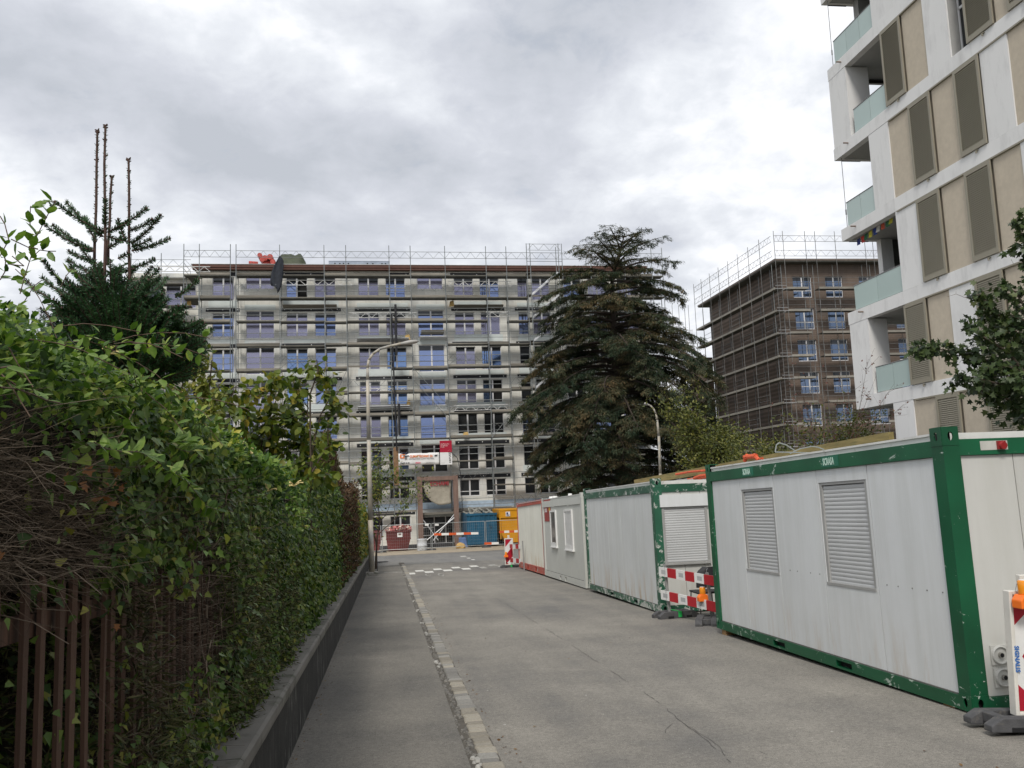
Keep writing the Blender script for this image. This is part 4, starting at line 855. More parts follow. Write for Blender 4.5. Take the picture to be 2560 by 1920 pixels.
def shutter(parent, side, u0, u1, z0, z1, header=0.0, name='window', off=0.0):
    """roller shutter window; side 'x': on the road face (u = y), side 'y': on the end face (u = x)"""
    def bx(b, ua, ub, da, db, za, zb, mi=0): b.box(da+off, db+off, ua, ub, za, zb, mi) if side == 'x' else b.box(ua, ub, da, db, za, zb, mi)
    b = MB(); f = .05
    bx(b, u0, u0+f, -.004, .05, z0, z1); bx(b, u1-f, u1, -.004, .05, z0, z1); bx(b, u0+f, u1-f, -.004, .05, z1-.03, z1); bx(b, u0-.0, u1+.0, -.03 if not off else -.02, .05, z0-.035 if not off else z0, z0 if not off else z0+.03); bx(b, u0+f, u1-f, .045, .05, z0, z1-.03)
    wdw = b.build(name, M_jamb, parent)
    if header: b = MB(); bx(b, u0-.03, u1+.03, -.035, .02, z1+.005, z1+header); b.build('shutter_box', M_pan, wdw)
    b = MB(); n = int((z1-z0-.05)/.046); h_ = (z1-z0-.05)/n
    for i in range(n):
        za = z0+.012+i*h_; pr = [(.022+off, 0), (.017+off, .005), (.014+off, h_*.5), (.017+off, h_-.007), (.022+off, h_-.001)]
        if side == 'x': b.prism([(d, za+q) for d, q in pr], 'y', u0+f, u1-f) if False else b.add([(d, u, za+q) for u in (u0+f, u1-f) for d, q in pr], [(j, j+1, 6+j, 5+j) for j in range(4)])
        else: b.add([(u, d, za+q) for u in (u0+f, u1-f) for d, q in pr], [(j, j+1, 6+j, 5+j) for j in range(4)])
    b.build('slats', M_slat, wdw, kind='stuff'); return wdw
def container(label, loc, g, L_, H_, fm, pm, seams, beam=(.12, .15), rail=True, em=None, slots=(), endpanels=None, group='site containers along the kerb', W=2.44, post=.17, corr=False, name='site_container', casting=.045, wins=()):
    c = thing(name, label, 'container', loc, (-g, 0, 0), group); pw = post; bb, bt = beam; em = em or pm
    for (x, y) in ((0, 0), (0, L_-pw), (W-pw, 0), (W-pw, L_-pw)):
        b = MB(); b.box(x, x+pw, y, y+pw, .14, H_-.13)
        for z, hh in ((0, .14), (H_-.13, .13+casting)):       # corner castings with lifting slots
            xo = x if x == 0 else x+pw-.012; yo = y if y == 0 else y+pw-.012
            slot(b, 'x', (xo-(.004 if x == 0 else -.004), y, z), .055, .085, pw, hh, .012); slot(b, 'y', (x+.0, yo-(.004 if y == 0 else -.004), z), .055, .085, pw, hh, .012)
            b.box(x+.05, x+pw-.05, y+.05, y+pw-.05, z+.01, z+hh-.01, 1)
            b.box(x+.008, x+pw-.008, y+.008, y+pw-.008, z+hh-.008, z+hh); 
        b.build('corner_post', [fm, M_dark], c)
    # lower side rail with forklift pockets
    cuts = sorted(slots); ys = pw
    b = MB()
    for a, d in cuts: b.box(0, .06, ys, a, .0, bb); b.box(0, .06, a, d, bb-.03, bb); b.box(0, .06, a, d, 0, .022); b.box(.0601, .5, a, d, .022, bb-.03, 1); ys = d
    b.box(0, .06, ys, L_-pw, 0, bb); b.box(pw, W-pw, 0, .06, 0, bb); b.box(pw, W-pw, L_-.06, L_, 0, bb); b.box(W-.06, W, pw, L_-pw, 0, bb); b.box(.062, W-.062, .062, L_-.062, .03, bb-.02, 1); b.build('floor_rail', [fm, M_dark], c)
    zt = H_-.075
    b = MB(); z0 = zt-bt; b.box(0, .07, pw, L_-pw, z0, zt); b.box(pw, W-pw, 0, .07, z0, zt); b.box(pw, W-pw, L_-.07, L_, z0, zt); b.box(W-.07, W, pw, L_-pw, z0, zt); b.build('roof_rail', fm, c)
    b = MB(); b.box(.03, W-.03, .18, L_-.18, zt+.001, zt+.05, 0); b.box(.015, W-.015, .18, L_-.18, zt+.05, zt+.072, 0); b.build('roof', M_rail if rail else fm, c)
    z1 = z0-.004
    if corr:
        b = MB(); pts = []; y = pw; k_ = 0
        while y < L_-pw-.12:
            pts += [(.045, y), (.045, y+.07), (.018, y+.10), (.018, y+.17)]; y += .2
        pts.append((.045, L_-pw)); vs = [(x, yy, z) for x, yy in pts for z in (bb+.004, z1)]; b.add(vs, [(2*i, 2*i+2, 2*i+3, 2*i+1) for i in range(len(pts)-1)]); b.build('corrugated_side', pm, c)
    else:
        ed = [pw]+sorted(seams)+[L_-pw]
        for a, d in zip(ed, ed[1:]):
            b = MB(); wh = [q for q in wins if a-.05 < (q[0]+q[1])/2 < d+.05]
            if wh:
                q = wh[0]; b.box(.028, .10, a+.006, q[0], bb+.012, z1); b.box(.028, .10, q[1], d-.006, bb+.012, z1); b.box(.028, .10, q[0], q[1], bb+.012, q[2]); b.box(.028, .10, q[0], q[1], q[3], z1); b.box(.098, .10, q[0], q[1], q[2], q[3])
            else: b.box(.028, .08, a+.006, d-.006, bb+.012, z1)
            b.build('panel', pm, c)
        b = MB(); 
        for ea, eb in zip([pw]+[q[1] for q in sorted(wins)], [q[0] for q in sorted(wins)]+[L_-pw]): b.box(.05, .075, ea, eb, bb, z1+.003)
        b.box(.012, .028, pw, L_-pw, bb, bb+.011); b.build('gasket', M_gasket, c)
    ed = endpanels or [pw, W/2, W-pw]
    for a, d in zip(ed, ed[1:]):
        b = MB(); b.box(a+.004, d-.004, .028, .07, bb+.004, z1); b.build('end_panel', em, c)
    b = MB(); b.box(pw, W-pw, .05, .08, bb, z1+.002); b.box(pw+.001, W-pw, L_-.07, L_-.03, bb+.002, z1); b.box(W-.07, W-.03, pw, L_-pw, bb+.002, z1); b.build('back_sides', em, c)
    return c
def tolocal(loc, g, P): y = P[1]-loc[1]; return P[0]-loc[0], y, P[2]-loc[2]+g*y
L1 = (5.10, 7.31, -.239)
c1 = container('large white container with scratched green frame nearest the camera', L1, .0241, 6.06, 2.50, M_green, M_pan, [1.37, 2.50, 3.69, 4.81], slots=((2.03, 2.37), (3.69, 4.03)), wins=((1.41, 2.46, .93, 2.12), (3.72, 4.78, .95, 2.11)), em=M_pane_end, endpanels=[.17, .72, 1.3, 1.9, 2.27])
for ya, yb, za, zb in ((1.412, 2.458, .932, 2.118), (3.722, 4.778, .952, 2.108)): shutter(c1, 'x', ya, yb, za, zb, off=.040)
M_lbl = mat('pale_lettering', (.50, .68, .58), .5); M_lblbg = mat('label_green', (.02, .15, .09), .5)
for ya, s_, nm in ((2.92, .095, 1), (4.58, .095, 1)):
    P_ = tolocal(L1, .0241, atX(2080 if ya < 4 else 1872, 1144 if ya < 4 else 1168, 5.1)); yc = P_[1]
    b = MB(); b.box(-.004, 0.001, yc-.19, yc+.19, 2.295, 2.42); lb = b.build('label', M_lblbg, c1)
    put('lettering', textmesh('SCRASA', .115, M_lbl, .004, .001, sx=.62), lb, loc=(-.0065, yc+.155, 2.318), rot=(R(90), 0, R(-90)))
b = MB()
for yy, zz_ in [(y_, 1.02) for y_ in (.28, .52, .76, 1.0, 1.2)]+[(y_, 1.04) for y_ in (2.62, 2.85, 3.2, 3.4)]: b.tube((.022, yy, zz_), (.03, yy, zz_), .006, n=6)
b.build('rivets', M_gasket, c1, kind='stuff')
b = MB(); b.box(.38, .66, -.003, .02, 2.315, 2.40); sk = b.build('socket_recess', mat('socket_plate', (.5, .5, .46), .6), c1)
b = MB(); b.tube((.585, -.002, 2.357), (.585, -.055, 2.35), .040, .034, 12); b.box(.545, .625, -.03, .0, 2.32, 2.396); b.build('socket', mat('socket_red', (.28, .02, .02), .4), sk)
for px_, py_, r_ in ((2497, 1639, .058), (2505, 1695, .060)):
    P_ = tolocal(L1, .0241, atY(px_, py_, 7.31)); x, z = P_[0]+.03, P_[2]
    b = MB(); b.box(x-.085, x+.085, .012, .027, z-.085, z+.085)
    vs = []; prof_ = [(.082, .012), (.080, -.004), (.072, -.008), (.066, .0), (.060, .02), (.03, .024)]; n = 24
    for r, d in prof_: vs += [(x+r*math.cos(6.2832*i/n), d, z+r*math.sin(6.2832*i/n)) for i in range(n)]
    b.add(vs, [(j*n+i, j*n+(i+1) % n, (j+1)*n+(i+1) % n, (j+1)*n+i) for j in range(5) for i in range(n)]); fl_ = b.build('pipe_flange', M_pane_end, c1, smooth=False)
    b = MB(); b.tube((x+.004, .03, z), (x+.004, -.012, z), .026, .024, 12); b.tube((x+.004, -.013, z), (x+.004, -.0125, z), .019, .019, 12, 1); b.build('pipe_stub', [mat('pipe_grey', (.3, .29, .26), .6), M_dark], fl_)
# timber blocks under the near container
for (x, y, s_) in ((5.12, 13.06, .16), (5.12, 7.6, .06)):
    b = MB(); b.box(0, .5, 0, .16, 0, max(.03, L1[2]-.0241*(y-7.31)-gz(y))+.004); b.build('timber_block', mat('pine_block', (.36, .22, .10), .8, stretch=(.5, 6, 6), var=.25), loc=(x, y, gz(y)-.002), label='short pine block propping the far corner of the near container' if s_ > .1 else 'thin wooden shim under the near corner of the green framed container', cat='timber block')
L2 = (5.14, 16.34, -.5445)
def yat(px_, py_, loc, g): return tolocal(loc, g, atX(px_, py_, loc[0]))
c2 = container('second white container with chipped faded green frame and rusty lower edge', L2, .0259, 6.06, 2.50, M_green2, M_pan2, sorted(yat(x, 1300, L2, .0259)[1] for x in (1488.7, 1517, 1549.7, 1589)), slots=((1.55, 1.85), (3.5, 3.8)), em=M_pane_end, endpanels=[.17, .55, .95, 1.4, 1.85, 2.27])
a = tolocal(L2, .0259, atY(1655, 1260, 16.34)); d = tolocal(L2, .0259, atY(1778, 1403, 16.34))
shutter(c2, 'y', a[0], d[0], d[2], 1.98, header=.24)
L3 = (5.2, 22.95, gz(22.95)+.03)
c3 = container('plain light grey container with two narrow windows between the green and the red one', L3, G-.004, 6.06, 2.50, M_grey, M_grey, [1.9, 3.9], beam=(.17, .20), rail=False, slots=((2.5, 2.72), (3.3, 3.52)), em=M_grey, casting=.03)
for (xa, xb, ya, yb, kindw) in ((1412, 1432, 1274, 1374, 's'), (1377, 1391, 1276, 1366, 'g')):
    A_ = yat(xb, (ya+yb)/2, L3, G-.004)[1]; B_ = yat(xa, (ya+yb)/2, L3, G-.004)[1]; zt_ = yat((xa+xb)/2, ya, L3, G-.004)[2]; zb_ = yat((xa+xb)/2, yb, L3, G-.004)[2]
    b = MB(); b.box(-.012, .03, A_, A_+.09, zb_, zt_); b.box(-.012, .03, B_-.09, B_, zb_, zt_); b.box(-.012, .03, A_+.09, B_-.09, zt_-.05, zt_); b.box(-.012, .03, A_+.09, B_-.09, zb_, zb_+.12); b.box(-.04, .03, A_-.03, B_+.03, zb_-.04, zb_); wn = b.build('window', M_signw, c3)
    b = MB()
    if kindw == 's':
        for i in range(28): z = zb_+.12+(zt_-zb_-.17)*i/28; b.box(.003, .02, A_+.09, B_-.09, z+.006, z+(zt_-zb_-.17)/28)
        b.build('slats', M_signw, wn, kind='stuff')
    else: b.box(.006, .012, A_+.09, B_-.09, zb_+.12, zt_-.05); b.build('pane', mat('dark_glass', (.05, .055, .055), .1, .2, b=0), wn)
    b = MB(); b.box(.018, .027, (A_+B_)/2-.13, (A_+B_)/2+.15, zt_+.10, zt_+.31); lb = b.build('label', M_signw, c3)
    for k_ in range(3): b = MB(); b.box(.015, .018, (A_+B_)/2-.07, (A_+B_)/2+.09, zt_+.14+k_*.05, zt_+.17+k_*.05); b.build('print', M_red, lb)
A_ = yat(1375.5, 1275, L3, G-.004); B_ = yat(1360, 1275, L3, G-.004); b = MB(); b.box(.016, .027, A_[1], B_[1], A_[2]-.36, A_[2]+.36); sg = b.build('sign', mat('sign_dull_red', (.30, .045, .04), .5), c3)
b = MB(); ym_ = A_[1]+.28; b.add([(.013, ym_-.12+.12*math.cos(6.28*i/8)*(.6 if i % 2 else 1), A_[2]+.02+.16*math.sin(6.28*i/8)*(.6 if i % 2 else 1)) for i in range(8)], [tuple(range(8))]); b.build('emblem', mat('sign_yellow', (.75, .5, .05), .5), sg)
put('lettering', textmesh('sms', .26, M_signw, .006, .001), sg, loc=(.0135, B_[1]-.10, A_[2]-.06), rot=(R(90), 0, R(-90)))
b = MB()
for y_, r_ in ((2.8, .07), (5.2, .10), (5.7, .12)): b.tube((.3, y_, 2.49), (.3, y_, 2.58), r_, r_*.8, 10)
b.build('roof_vent', M_signw, c3)
L4 = (5.22, 29.1, gz(29.1)+.05)
c4 = container('white corrugated shipping container with orange red frame at the far end of the row', L4, G, 5.75, 2.52, M_redp, M_rustw, [], beam=(.22, .07), rail=False, slots=((1.6, 1.9), (3.4, 3.7)), em=M_rustw, corr=True, post=.11, casting=.01)
b = MB(); b.box(-.004, .0, .12, 5.6, 2.485, 2.50); b.build('lip', M_signw, c4)

# timber edged roof behind the row, with orange netting
tb = thing('storage_roof', 'low grey site roof edged by a long mossy timber beam behind the containers', 'shed roof')
M_beam = mat('mossy_timber', (.27, .215, .085), .85, var=.25, scale=2.5, stretch=(4, .5, 4), dark=(.16, .15, .06), thr=(.5, .7), b=.4)
def bz(y): return 2.09+(2.47-2.09)*(30.95-y)/(30.95-20)
for ya, yb in ((30.95, 23.0), (22.97, 19.6), (19.57, 14.5)):
    b = MB(); b.add([(x, y, bz(y)+dz) for y in (yb, ya) for x, dz in ((9, -.21), (9.1, -.21), (9.1, 0), (9, 0))], [(0, 1, 2, 3), (7, 6, 5, 4), (0, 4, 5, 1), (1, 5, 6, 2), (2, 6, 7, 3), (3, 7, 4, 0)]); b.build('timber_beam', M_beam, tb)
b = MB(); b.add([(8.0, 14.5, 2.0), (8.98, 14.5, 2.36), (8.98, 30.9, 1.86), (8.0, 30.9, 1.5)], [(0, 1, 2, 3)]); b.add([(9.1, 14.5, 2.36), (12, 14.5, 2.4), (12, 30.9, 1.9), (9.1, 30.9, 1.86)], [(0, 1, 2, 3)])
for x, y in ((8.2, 15), (8.2, 22), (8.2, 30), (11.5, 15), (11.5, 22), (11.5, 30)): b.box(x, x+.1, y, y+.1, gz(y), 1.5)
b.build('roof_sheet', mat('grey_sheet', (.3, .29, .27), .8), tb)
M_net = mat('orange_netting', (.62, .10, .035), .6, var=.3, scale=12)
b = MB()
for i, (q0, q1, r_) in enumerate((((1690, 1186), (1766, 1176), .035), ((1736, 1196), (1766, 1188), .05), ((1745, 1200), (1768, 1193), .03))):
    p_, q_ = atX(*q0, 8.6), atX(*q1, 8.6); b.path([tuple(p_), tuple((p_+q_)/2+np.array([0, 0, .02])), tuple(q_)], r_, 6)
for q0, q1, r_ in (((1862, 1143), (1890, 1140), .06), ((1862, 1152), (1868, 1138), .05), ((1885, 1138), (1898, 1150), .05), ((1890, 1150), (1906, 1146), .03), ((1720, 1198), (1768, 1196), .03)): b.path([tuple(atX(*q0, 8.9)), tuple(atX(*q1, 8.9))], r_, 7)
b.build('orange_netting', M_net, label='orange plastic netting bunched along the timber beam behind the containers', cat='netting')
b = MB(); M_cable = mat('grey_cable', (.22, .24, .23), .6)
for path in ([(1938, 1130), (1941, 1112), (1948, 1107), (1965, 1112), (1985, 1125), (1988, 1132)], [(1975, 1134), (2000, 1122), (2030, 1116), (2045, 1118), (2060, 1124)]):
    pts = [atY(x, y, 11.5) for x, y in path]; b.path([tuple(q) for q in pts], .009, 6)
b.path([(6.6, 11.5, 2.2), tuple(atY(1938, 1130, 11.5))], .009, 6)
b.build('cable', M_cable, label='grey cable looping above the roof of the near container', cat='cable')

# ------------------------------------------------------------------ barriers, beacons, chair
M_tape = mat('grey_sticker', (.42, .43, .43), .6)
def foot(parent, c, rz, w_=.78, d=.38, h_=.12, green=False):
    b = MB(); prof_ = [(-w_/2, 0), (w_/2, 0), (w_/2, h_*.45), (w_/2-.10, h_), (-w_/2+.10, h_), (-w_/2, h_*.45)]
    for ya, yb in ((-d/2, -d/2+.12), (d/2-.12, d/2)): b.prism(prof_, 'y', ya, yb)
    for xa in (-w_/2+.1, -w_/2+.34, w_/2-.42, w_/2-.2): b.box(xa, xa+.09, -d/2+.12, d/2-.12, .01, h_-.004)
    b.box(-w_/2+.1, w_/2-.1, -d/2+.12, d/2-.12, .005, h_*.4)
    for xa in (-w_/2+.16, w_/2-.26): b.box(xa, xa+.11, -d/2-.003, -d/2+.02, .0, h_*.38, 1)
    if green: b.box(-.03, .04, -d/2-.004, d/2, h_+.001, h_+.004, 2); b.box(-.03, .04, -d/2-.006, -d/2-.001, .02, h_, 2)
    return b.build('foot', [M_rubber, M_dark, mat('green_spray_paint', (.02, .5, .10), .6)], parent, loc=c, rot=(-G, 0, rz), bevel=.008)
def board(parent, p, q, h_, first, n, m1=M_red, m2=M_signw, th_=.028, name='board', sk=.0, stick=True):
    p = Vector(p); q = Vector(q); d = (q-p); nx = Vector((d.y, -d.x, 0)).normalized()*th_/2
    if nx.y > 0: nx = -nx
    b = MB(); u = Vector((0, 0, h_/2))
    for i in range(n):
        a = p+d*(i/n); c = p+d*((i+1)/n); mi = (i+first) % 2; b.add([a-u+nx, c-u+nx, c+u+nx, a+u+nx, a-u-nx, c-u-nx, c+u-nx, a+u-nx], [(0, 1, 2, 3), (7, 6, 5, 4), (0, 4, 5, 1), (3, 2, 6, 7)]+([(0, 3, 7, 4)] if i == 0 else [])+([(1, 5, 6, 2)] if i == n-1 else []), mi)
        if mi == 1 and stick: e = d/n; s0 = a+e*.3+nx*1.08; b.add([s0-u*.45, s0+e*.5-u*.45, s0+e*.5+u*.45, s0+u*.45], [(0, 1, 2, 3)], 2)
    return b.build(name, [m1, m2, M_tape], parent)
bar = thing('road_barrier', 'red and white two board barrier closing the gap between the first two containers', 'barrier')
YL, YR = 15.9, 14.35
def mid(a, c, Y): return (atY(*a, Y)+atY(*c, Y))/2
tl = mid((1646, 1418), (1651, 1438), YL); tr_ = mid((1784, 1441), (1788, 1464), YR); bl = mid((1651, 1477), (1656, 1496), YL); br_ = mid((1791, 1504), (1794, 1533), YR)
board(bar, tl, tr_, .165, 1, 6); board(bar, bl, br_, .165, 1, 6)
M_post = mat('barrier_post', (.34, .34, .33), .5, .3)
for (a, c, Y_, gp) in (((1663, 1410), (1675, 1522), 15.75, 0), ((1769, 1432), (1784, 1558), 14.6, 1)):
    p_ = atY(*c, Y_); q_ = atY(*a, Y_); b = MB(); dy = .035
    b.bar((p_[0], Y_+dy, gz(Y_)+.05), (q_[0], Y_+dy, q_[2]), .045); po = b.build('post', M_post, bar)
    b = MB()
    for zb_ in (tl[2]+.05, bl[2]+.05): b.path([(q_[0]-.03, Y_-.03, zb_-.15), (q_[0]-.03, Y_-.035, zb_+.06), (q_[0]+.01, Y_+.03, zb_+.08)], .004, 5)
    b.build('hook', M_galv, po)
f1 = atY(1688, 1532, 15.7); foot(bar, (f1[0]+.02, 15.75, gz(15.75)+.0), .12, green=True); f2 = atY(1775, 1555, 14.6); foot(bar, (f2[0]-.05, 14.55, gz(14.55)+.0), 1.15)
def beacon(label, c, s_=1.0, lean=0):
    o = thing('warning_lamp', label, 'warning lamp', tuple(c)); b = MB(); r = .075*s_
    b.prism([(-r*1.15, 0), (r*1.15, 0), (r*1.15, r*.9), (r*.7, r*1.5), (-r*.7, r*1.5), (-r*1.15, r*.9)], 'y', -r*.8, r*.8); b.build('lamp_body', M_orange, o, bevel=.008)
    b = MB(); b.lathe([(r*.62, r*1.5), (r*.66, r*1.6), (r*.66, r*2.9), (r*.55, r*3.05)], n=16); b.build('lens', M_amber, o, smooth=True); b = MB(); b.lathe([(r*.5, r*3.05), (r*.5, r*3.1), (r*.3, r*3.14)], n=14); b.build('cap', M_signw, o); return o
p_ = atY(1758, 1503, 14.72); beacon('orange warning lamp hanging on the barrier between the containers', p_, 1.05)
ch = thing('chair', 'black stacking chair behind the barrier boards in the container gap', 'chair', (0, 0, 0)); Yc = 15.4; cx_ = atY(1768, 1450, Yc)[0]; z0 = gz(Yc)
b = MB(); n = 10; vs = []
for j in range(6):
    for i in range(n+1):
        a = math.pi*(i/n-.5); ww = .25*(1 if j < 4 else (.8 if j == 4 else .45)); vs.append((cx_+ww*math.sin(a)*1.0, Yc-.1-.10*math.cos(a), z0+.55+.075*j*(1 if j < 5 else .98)))
m_ = len(vs); b.add(vs, [(j*(n+1)+i, j*(n+1)+i+1, (j+1)*(n+1)+i+1, (j+1)*(n+1)+i) for j in range(5) for i in range(n)])
bo = b.build('backrest', M_black, ch); sm_ = bo.modifiers.new('s', 'SOLIDIFY'); sm_.thickness = .02
b = MB(); b.box(cx_-.23, cx_+.23, Yc-.1, Yc+.36, z0+.43, z0+.465); b.build('seat', M_black, ch, bevel=.012)
for sx_ in (-.22, .22):
    for yy_ in (-.14, .34): b = MB(); b.tube((cx_+sx_, Yc+yy_*1.1, z0), (cx_+sx_*.9, Yc+yy_, z0+.45), .011, n=7); b.build('leg', M_black, ch)

def panel_sign(label, base, w_, h_, rz, bits, big=False, grp=None):
    """traffic beacon: white plastic panel with red stripes, handle on top, on a rubber block"""
    o = thing('traffic_beacon', label, 'traffic beacon', base, (0, 0, rz), grp); b = MB(); fr = .032; z0 = .10
    b.box(-w_/2, -w_/2+fr, -.045, .045, z0, z0+h_); b.box(w_/2-fr, w_/2, -.045, .045, z0, z0+h_); b.box(-w_/2+fr, w_/2-fr, -.045, .045, z0+h_-.03, z0+h_); b.box(-w_/2+fr, w_/2-fr, -.045, .045, z0, z0+.03)
    b.box(-w_/2+fr, w_/2-fr, -.030, .030, z0+.03, z0+h_-.03); b.box(-.04, .04, -.03, .03, z0+h_, z0+h_+.13); b.build('panel', mat('beacon_white_plastic', (.70, .68, .62), .5, var=.1, scale=4, dark=(.45, .42, .36), thr=(.6, .8)), o, bevel=.006)
    b = MB(); xw = w_/2-fr-.002
    for poly in bits: b.add([(x*xw, -.0325, z0+.04+z*(h_-.08)) for x, z in poly], [tuple(range(len(poly)))])
    b.build('red_stripe', mat('beacon_red', (.40, .012, .03), .35, var=.08), o); b = MB(); b.add([(x*xw, -.0315, z0+.04+z*(h_-.08)) for x, z in ((-1, 0), (1, 0), (1, 1), (-1, 1))], [(0, 1, 2, 3)]); b.build('reflective_face', M_signw, o); return o
sb = atY(2490, 1800, 6.75)
s1 = panel_sign('tall red and white beacon panel cut by the right picture edge before the near container', (5.20, 6.72, gz(6.72)+.015), .30, 1.0, -.10, [[(-1, 1), (1, 1), (1, .98), (-1, .74)], [(-.55, .47), (1, .74), (1, .20)], [(-1, .23), (1, -.0), (-1, 0)]])
s1.rotation_euler = (0, .045, -.10); foot(s1, (.02, .03, 0), .0, .92, .42, .11)
put('lettering', textmesh('SIGNALIS', .052, mat('blue_print', (.03, .14, .42), .5), .002, .0006, sx=1.0), s1, loc=(-.132, -.0465, .66), rot=(R(90), R(90), 0))
b = MB(); b.path([(-.10, -.05, 1.10), (-.085, -.055, 1.16), (-.05, -.05, 1.11), (.02, -.055, 1.09)], .003, 4); b.build('wire', M_galv, s1)
beacon('orange warning lamp hooked on the tall beacon panel at the right edge', tuple(atY(2566, 1520, 6.6)), .98)
s2 = panel_sign('red and white beacon panel standing at the far end of the container row', (5.0, 36.1, gz(36.1)), .36, 1.08, .0, [[(-1, 1), (.8, 1), (-1, .70)], [(-1, .36), (1, .72), (1, .30), (-1, -.0)], [(-1, .1), (-.2, .0), (-1, 0)]])
foot(s2, (.05, 0, 0), .0, .85, .4, .1, green=True)
beacon('small orange lamp hanging low on the far beacon panel', (4.86, 36.0, gz(36)+.42), .95)
b2 = thing('road_barrier', 'small red and white two board barrier beside the far beacon panel', 'barrier')
for za, zb_ in ((.86, .86), (.30, .30)): board(b2, (5.02, 35.9, gz(35.9)+za), (5.03+.44, 33.2, gz(33.2)+zb_), .17, 0, 7, stick=False)
b = MB(); b.bar((5.14, 33.1, gz(33.1)), (5.12, 33.1, gz(33.1)+1.12), .045); b.build('post', M_post, b2)

# ------------------------------------------------------------------ street lamps
M_pole = mat('lamp_post_steel', (.42, .38, .31), .6, .1, var=.15, scale=1.2, dark=(.22, .24, .26), thr=(.45, .7)); M_lamp = mat('lamp_head_grey', (.34, .33, .31), .5)
def lamp(label, pix, Y_, r, head, base=None):
    o = thing('street_lamp', label, 'street lamp', group='street lamps'); pts = [Vector(atY(x, y, Y_)) for x, y in pix]; pts[0].z = gz(Y_)
    n = len(pts); b = MB(); rr = [r*(1-.55*min(1, i/4)) for i in range(n)]; b.path([tuple(q) for q in pts], rr, 10); b.build('pole', M_pole, o, smooth=True)
    a, c = (Vector(atY(x, y, Y_)) for x, y in head); d = c-a; ln = d.length; d.normalize(); s_ = Vector((0, 1, 0)); u = Vector((0, 0, 1)); b = MB(); vs = []; n_ = 8
    for t_, w1, h1 in ((0, .04, .05), (.2, .11, .08), (.5, .16, .10), (.85, .13, .07), (1, .04, .02)):
        for i in range(n_): an = 6.2832*i/n_; vs.append(a+d*ln*t_+s_*w1*math.cos(an)+u*h1*math.sin(an))
    b.add(vs, [(j*n_+i, j*n_+(i+1) % n_, (j+1)*n_+(i+1) % n_, (j+1)*n_+i) for j in range(4) for i in range(n_)]+[tuple(range(n_-1, -1, -1)), tuple(range(4*n_, 5*n_))]); b.build('lamp_head', M_lamp, o, smooth=True); return o
l1 = lamp('tall street lamp with curved arm at the end of the hedge on the left pavement', [(930, 1440), (926, 1300), (922, 1100), (919, 950), (918.5, 920), (922, 900), (932, 885), (950, 872), (975, 865), (1004, 859)], 34.9, .115, ((1000, 860), (1047, 853)))
b = MB(); b.box(-.27, .25, -.22, .22, -.05, .16); b.build('base_block', M_concrete, l1, loc=(-.60, 34.9, gz(34.9)), bevel=.02)
l2 = lamp('second street lamp with curved arm in front of the cedar', [(1653, 1400), (1651, 1184), (1647, 1090), (1643, 1050), (1640, 1035), (1634, 1022), (1626, 1014), (1618, 1011)], 48, .10, ((1620, 1011), (1610, 1009)))
b = MB(); b.tube((0, 0, 0), (0, 0, 1.0), .018, n=6); b.build('stake', M_black, loc=(-.40, 36.5, gz(36.5)), label='thin dark stake standing just behind the lamp post', cat='stake')

# ------------------------------------------------------------------ big building being renovated
def wallgrid(xs, zs, holes, depth, y=0.0):
    """front wall in the plane y with real openings and their reveals; holes = (x0,x1,z0,z1)"""
    X = sorted(set([xs[0], xs[1]]+[h for q in holes for h in q[:2]])); Z = sorted(set([zs[0], zs[1]]+[h for q in holes for h in q[2:]])); b = MB()
    for i in range(len(X)-1):
        for j in range(len(Z)-1):
            cx, cz = (X[i]+X[i+1])/2, (Z[j]+Z[j+1])/2
            if any(h[0] < cx < h[1] and h[2] < cz < h[3] for h in holes): continue
            b.add([(X[i], y, Z[j]), (X[i+1], y, Z[j]), (X[i+1], y, Z[j+1]), (X[i], y, Z[j+1])], [(0, 1, 2, 3)])
    for x0, x1, z0, z1 in holes:
        b.add([(x0, y, z0), (x1, y, z0), (x1, y, z1), (x0, y, z1), (x0, y+depth, z0), (x1, y+depth, z0), (x1, y+depth, z1), (x0, y+depth, z1)], [(0, 4, 5, 1), (1, 5, 6, 2), (2, 6, 7, 3), (3, 7, 4, 0)])
    return b
def facademat(name, col, col2, joint, bw, bh, thr=.56):
    m, t, p = newmat(name); a = tex(t, .35, 5, .6); st = tex(t, 1.2, 5, .6, stretch=(1.5, 1, .2))
    c = ramp(t, [(.35, tuple(v*.88 for v in col)), (.6, col)], a).outputs[0]; c = mixn(t, 'MIX', ramp(t, [(thr, (0, 0, 0)), (thr+.05, (1, 1, 1))], tex(t, .5, 3, .5, stretch=(.7, 1, 1.4))).outputs[0], c, col2)
    c = mixn(t, 'MULTIPLY', .5, c, ramp(t, [(.35, (.82, .82, .80)), (.6, (1, 1, 1))], st).outputs[0])
    cc = N(t, 'ShaderNodeTexCoord'); mp = N(t, 'ShaderNodeMapping'); mp.inputs['Rotation'].default_value = (R(90), 0, 0); t.links.new(cc.outputs['Object'], mp.inputs[0])
    br = N(t, 'ShaderNodeTexBrick'); br.inputs['Scale'].default_value = 1; br.inputs['Brick Width'].default_value = bw; br.inputs['Row Height'].default_value = bh; br.inputs['Mortar Size'].default_value = .012
    br.inputs['Color1'].default_value = (1, 1, 1, 1); br.inputs['Color2'].default_value = (.94, .94, .94, 1); br.inputs['Mortar'].default_value = (*joint, 1); t.links.new(mp.outputs[0], br.inputs[0])
    c = mixn(t, 'MULTIPLY', 1.0, c, br.outputs[0]); t.links.new(c, p.inputs['Base Color']); p.inputs['Roughness'].default_value = .9; bump(t, p, tex(t, 25, 4, .6), .2, .01); return m
M_fac = facademat('cream_insulation_facade', (.78, .77, .71), (.69, .70, .67), (.72, .72, .70), 1.0, .5)
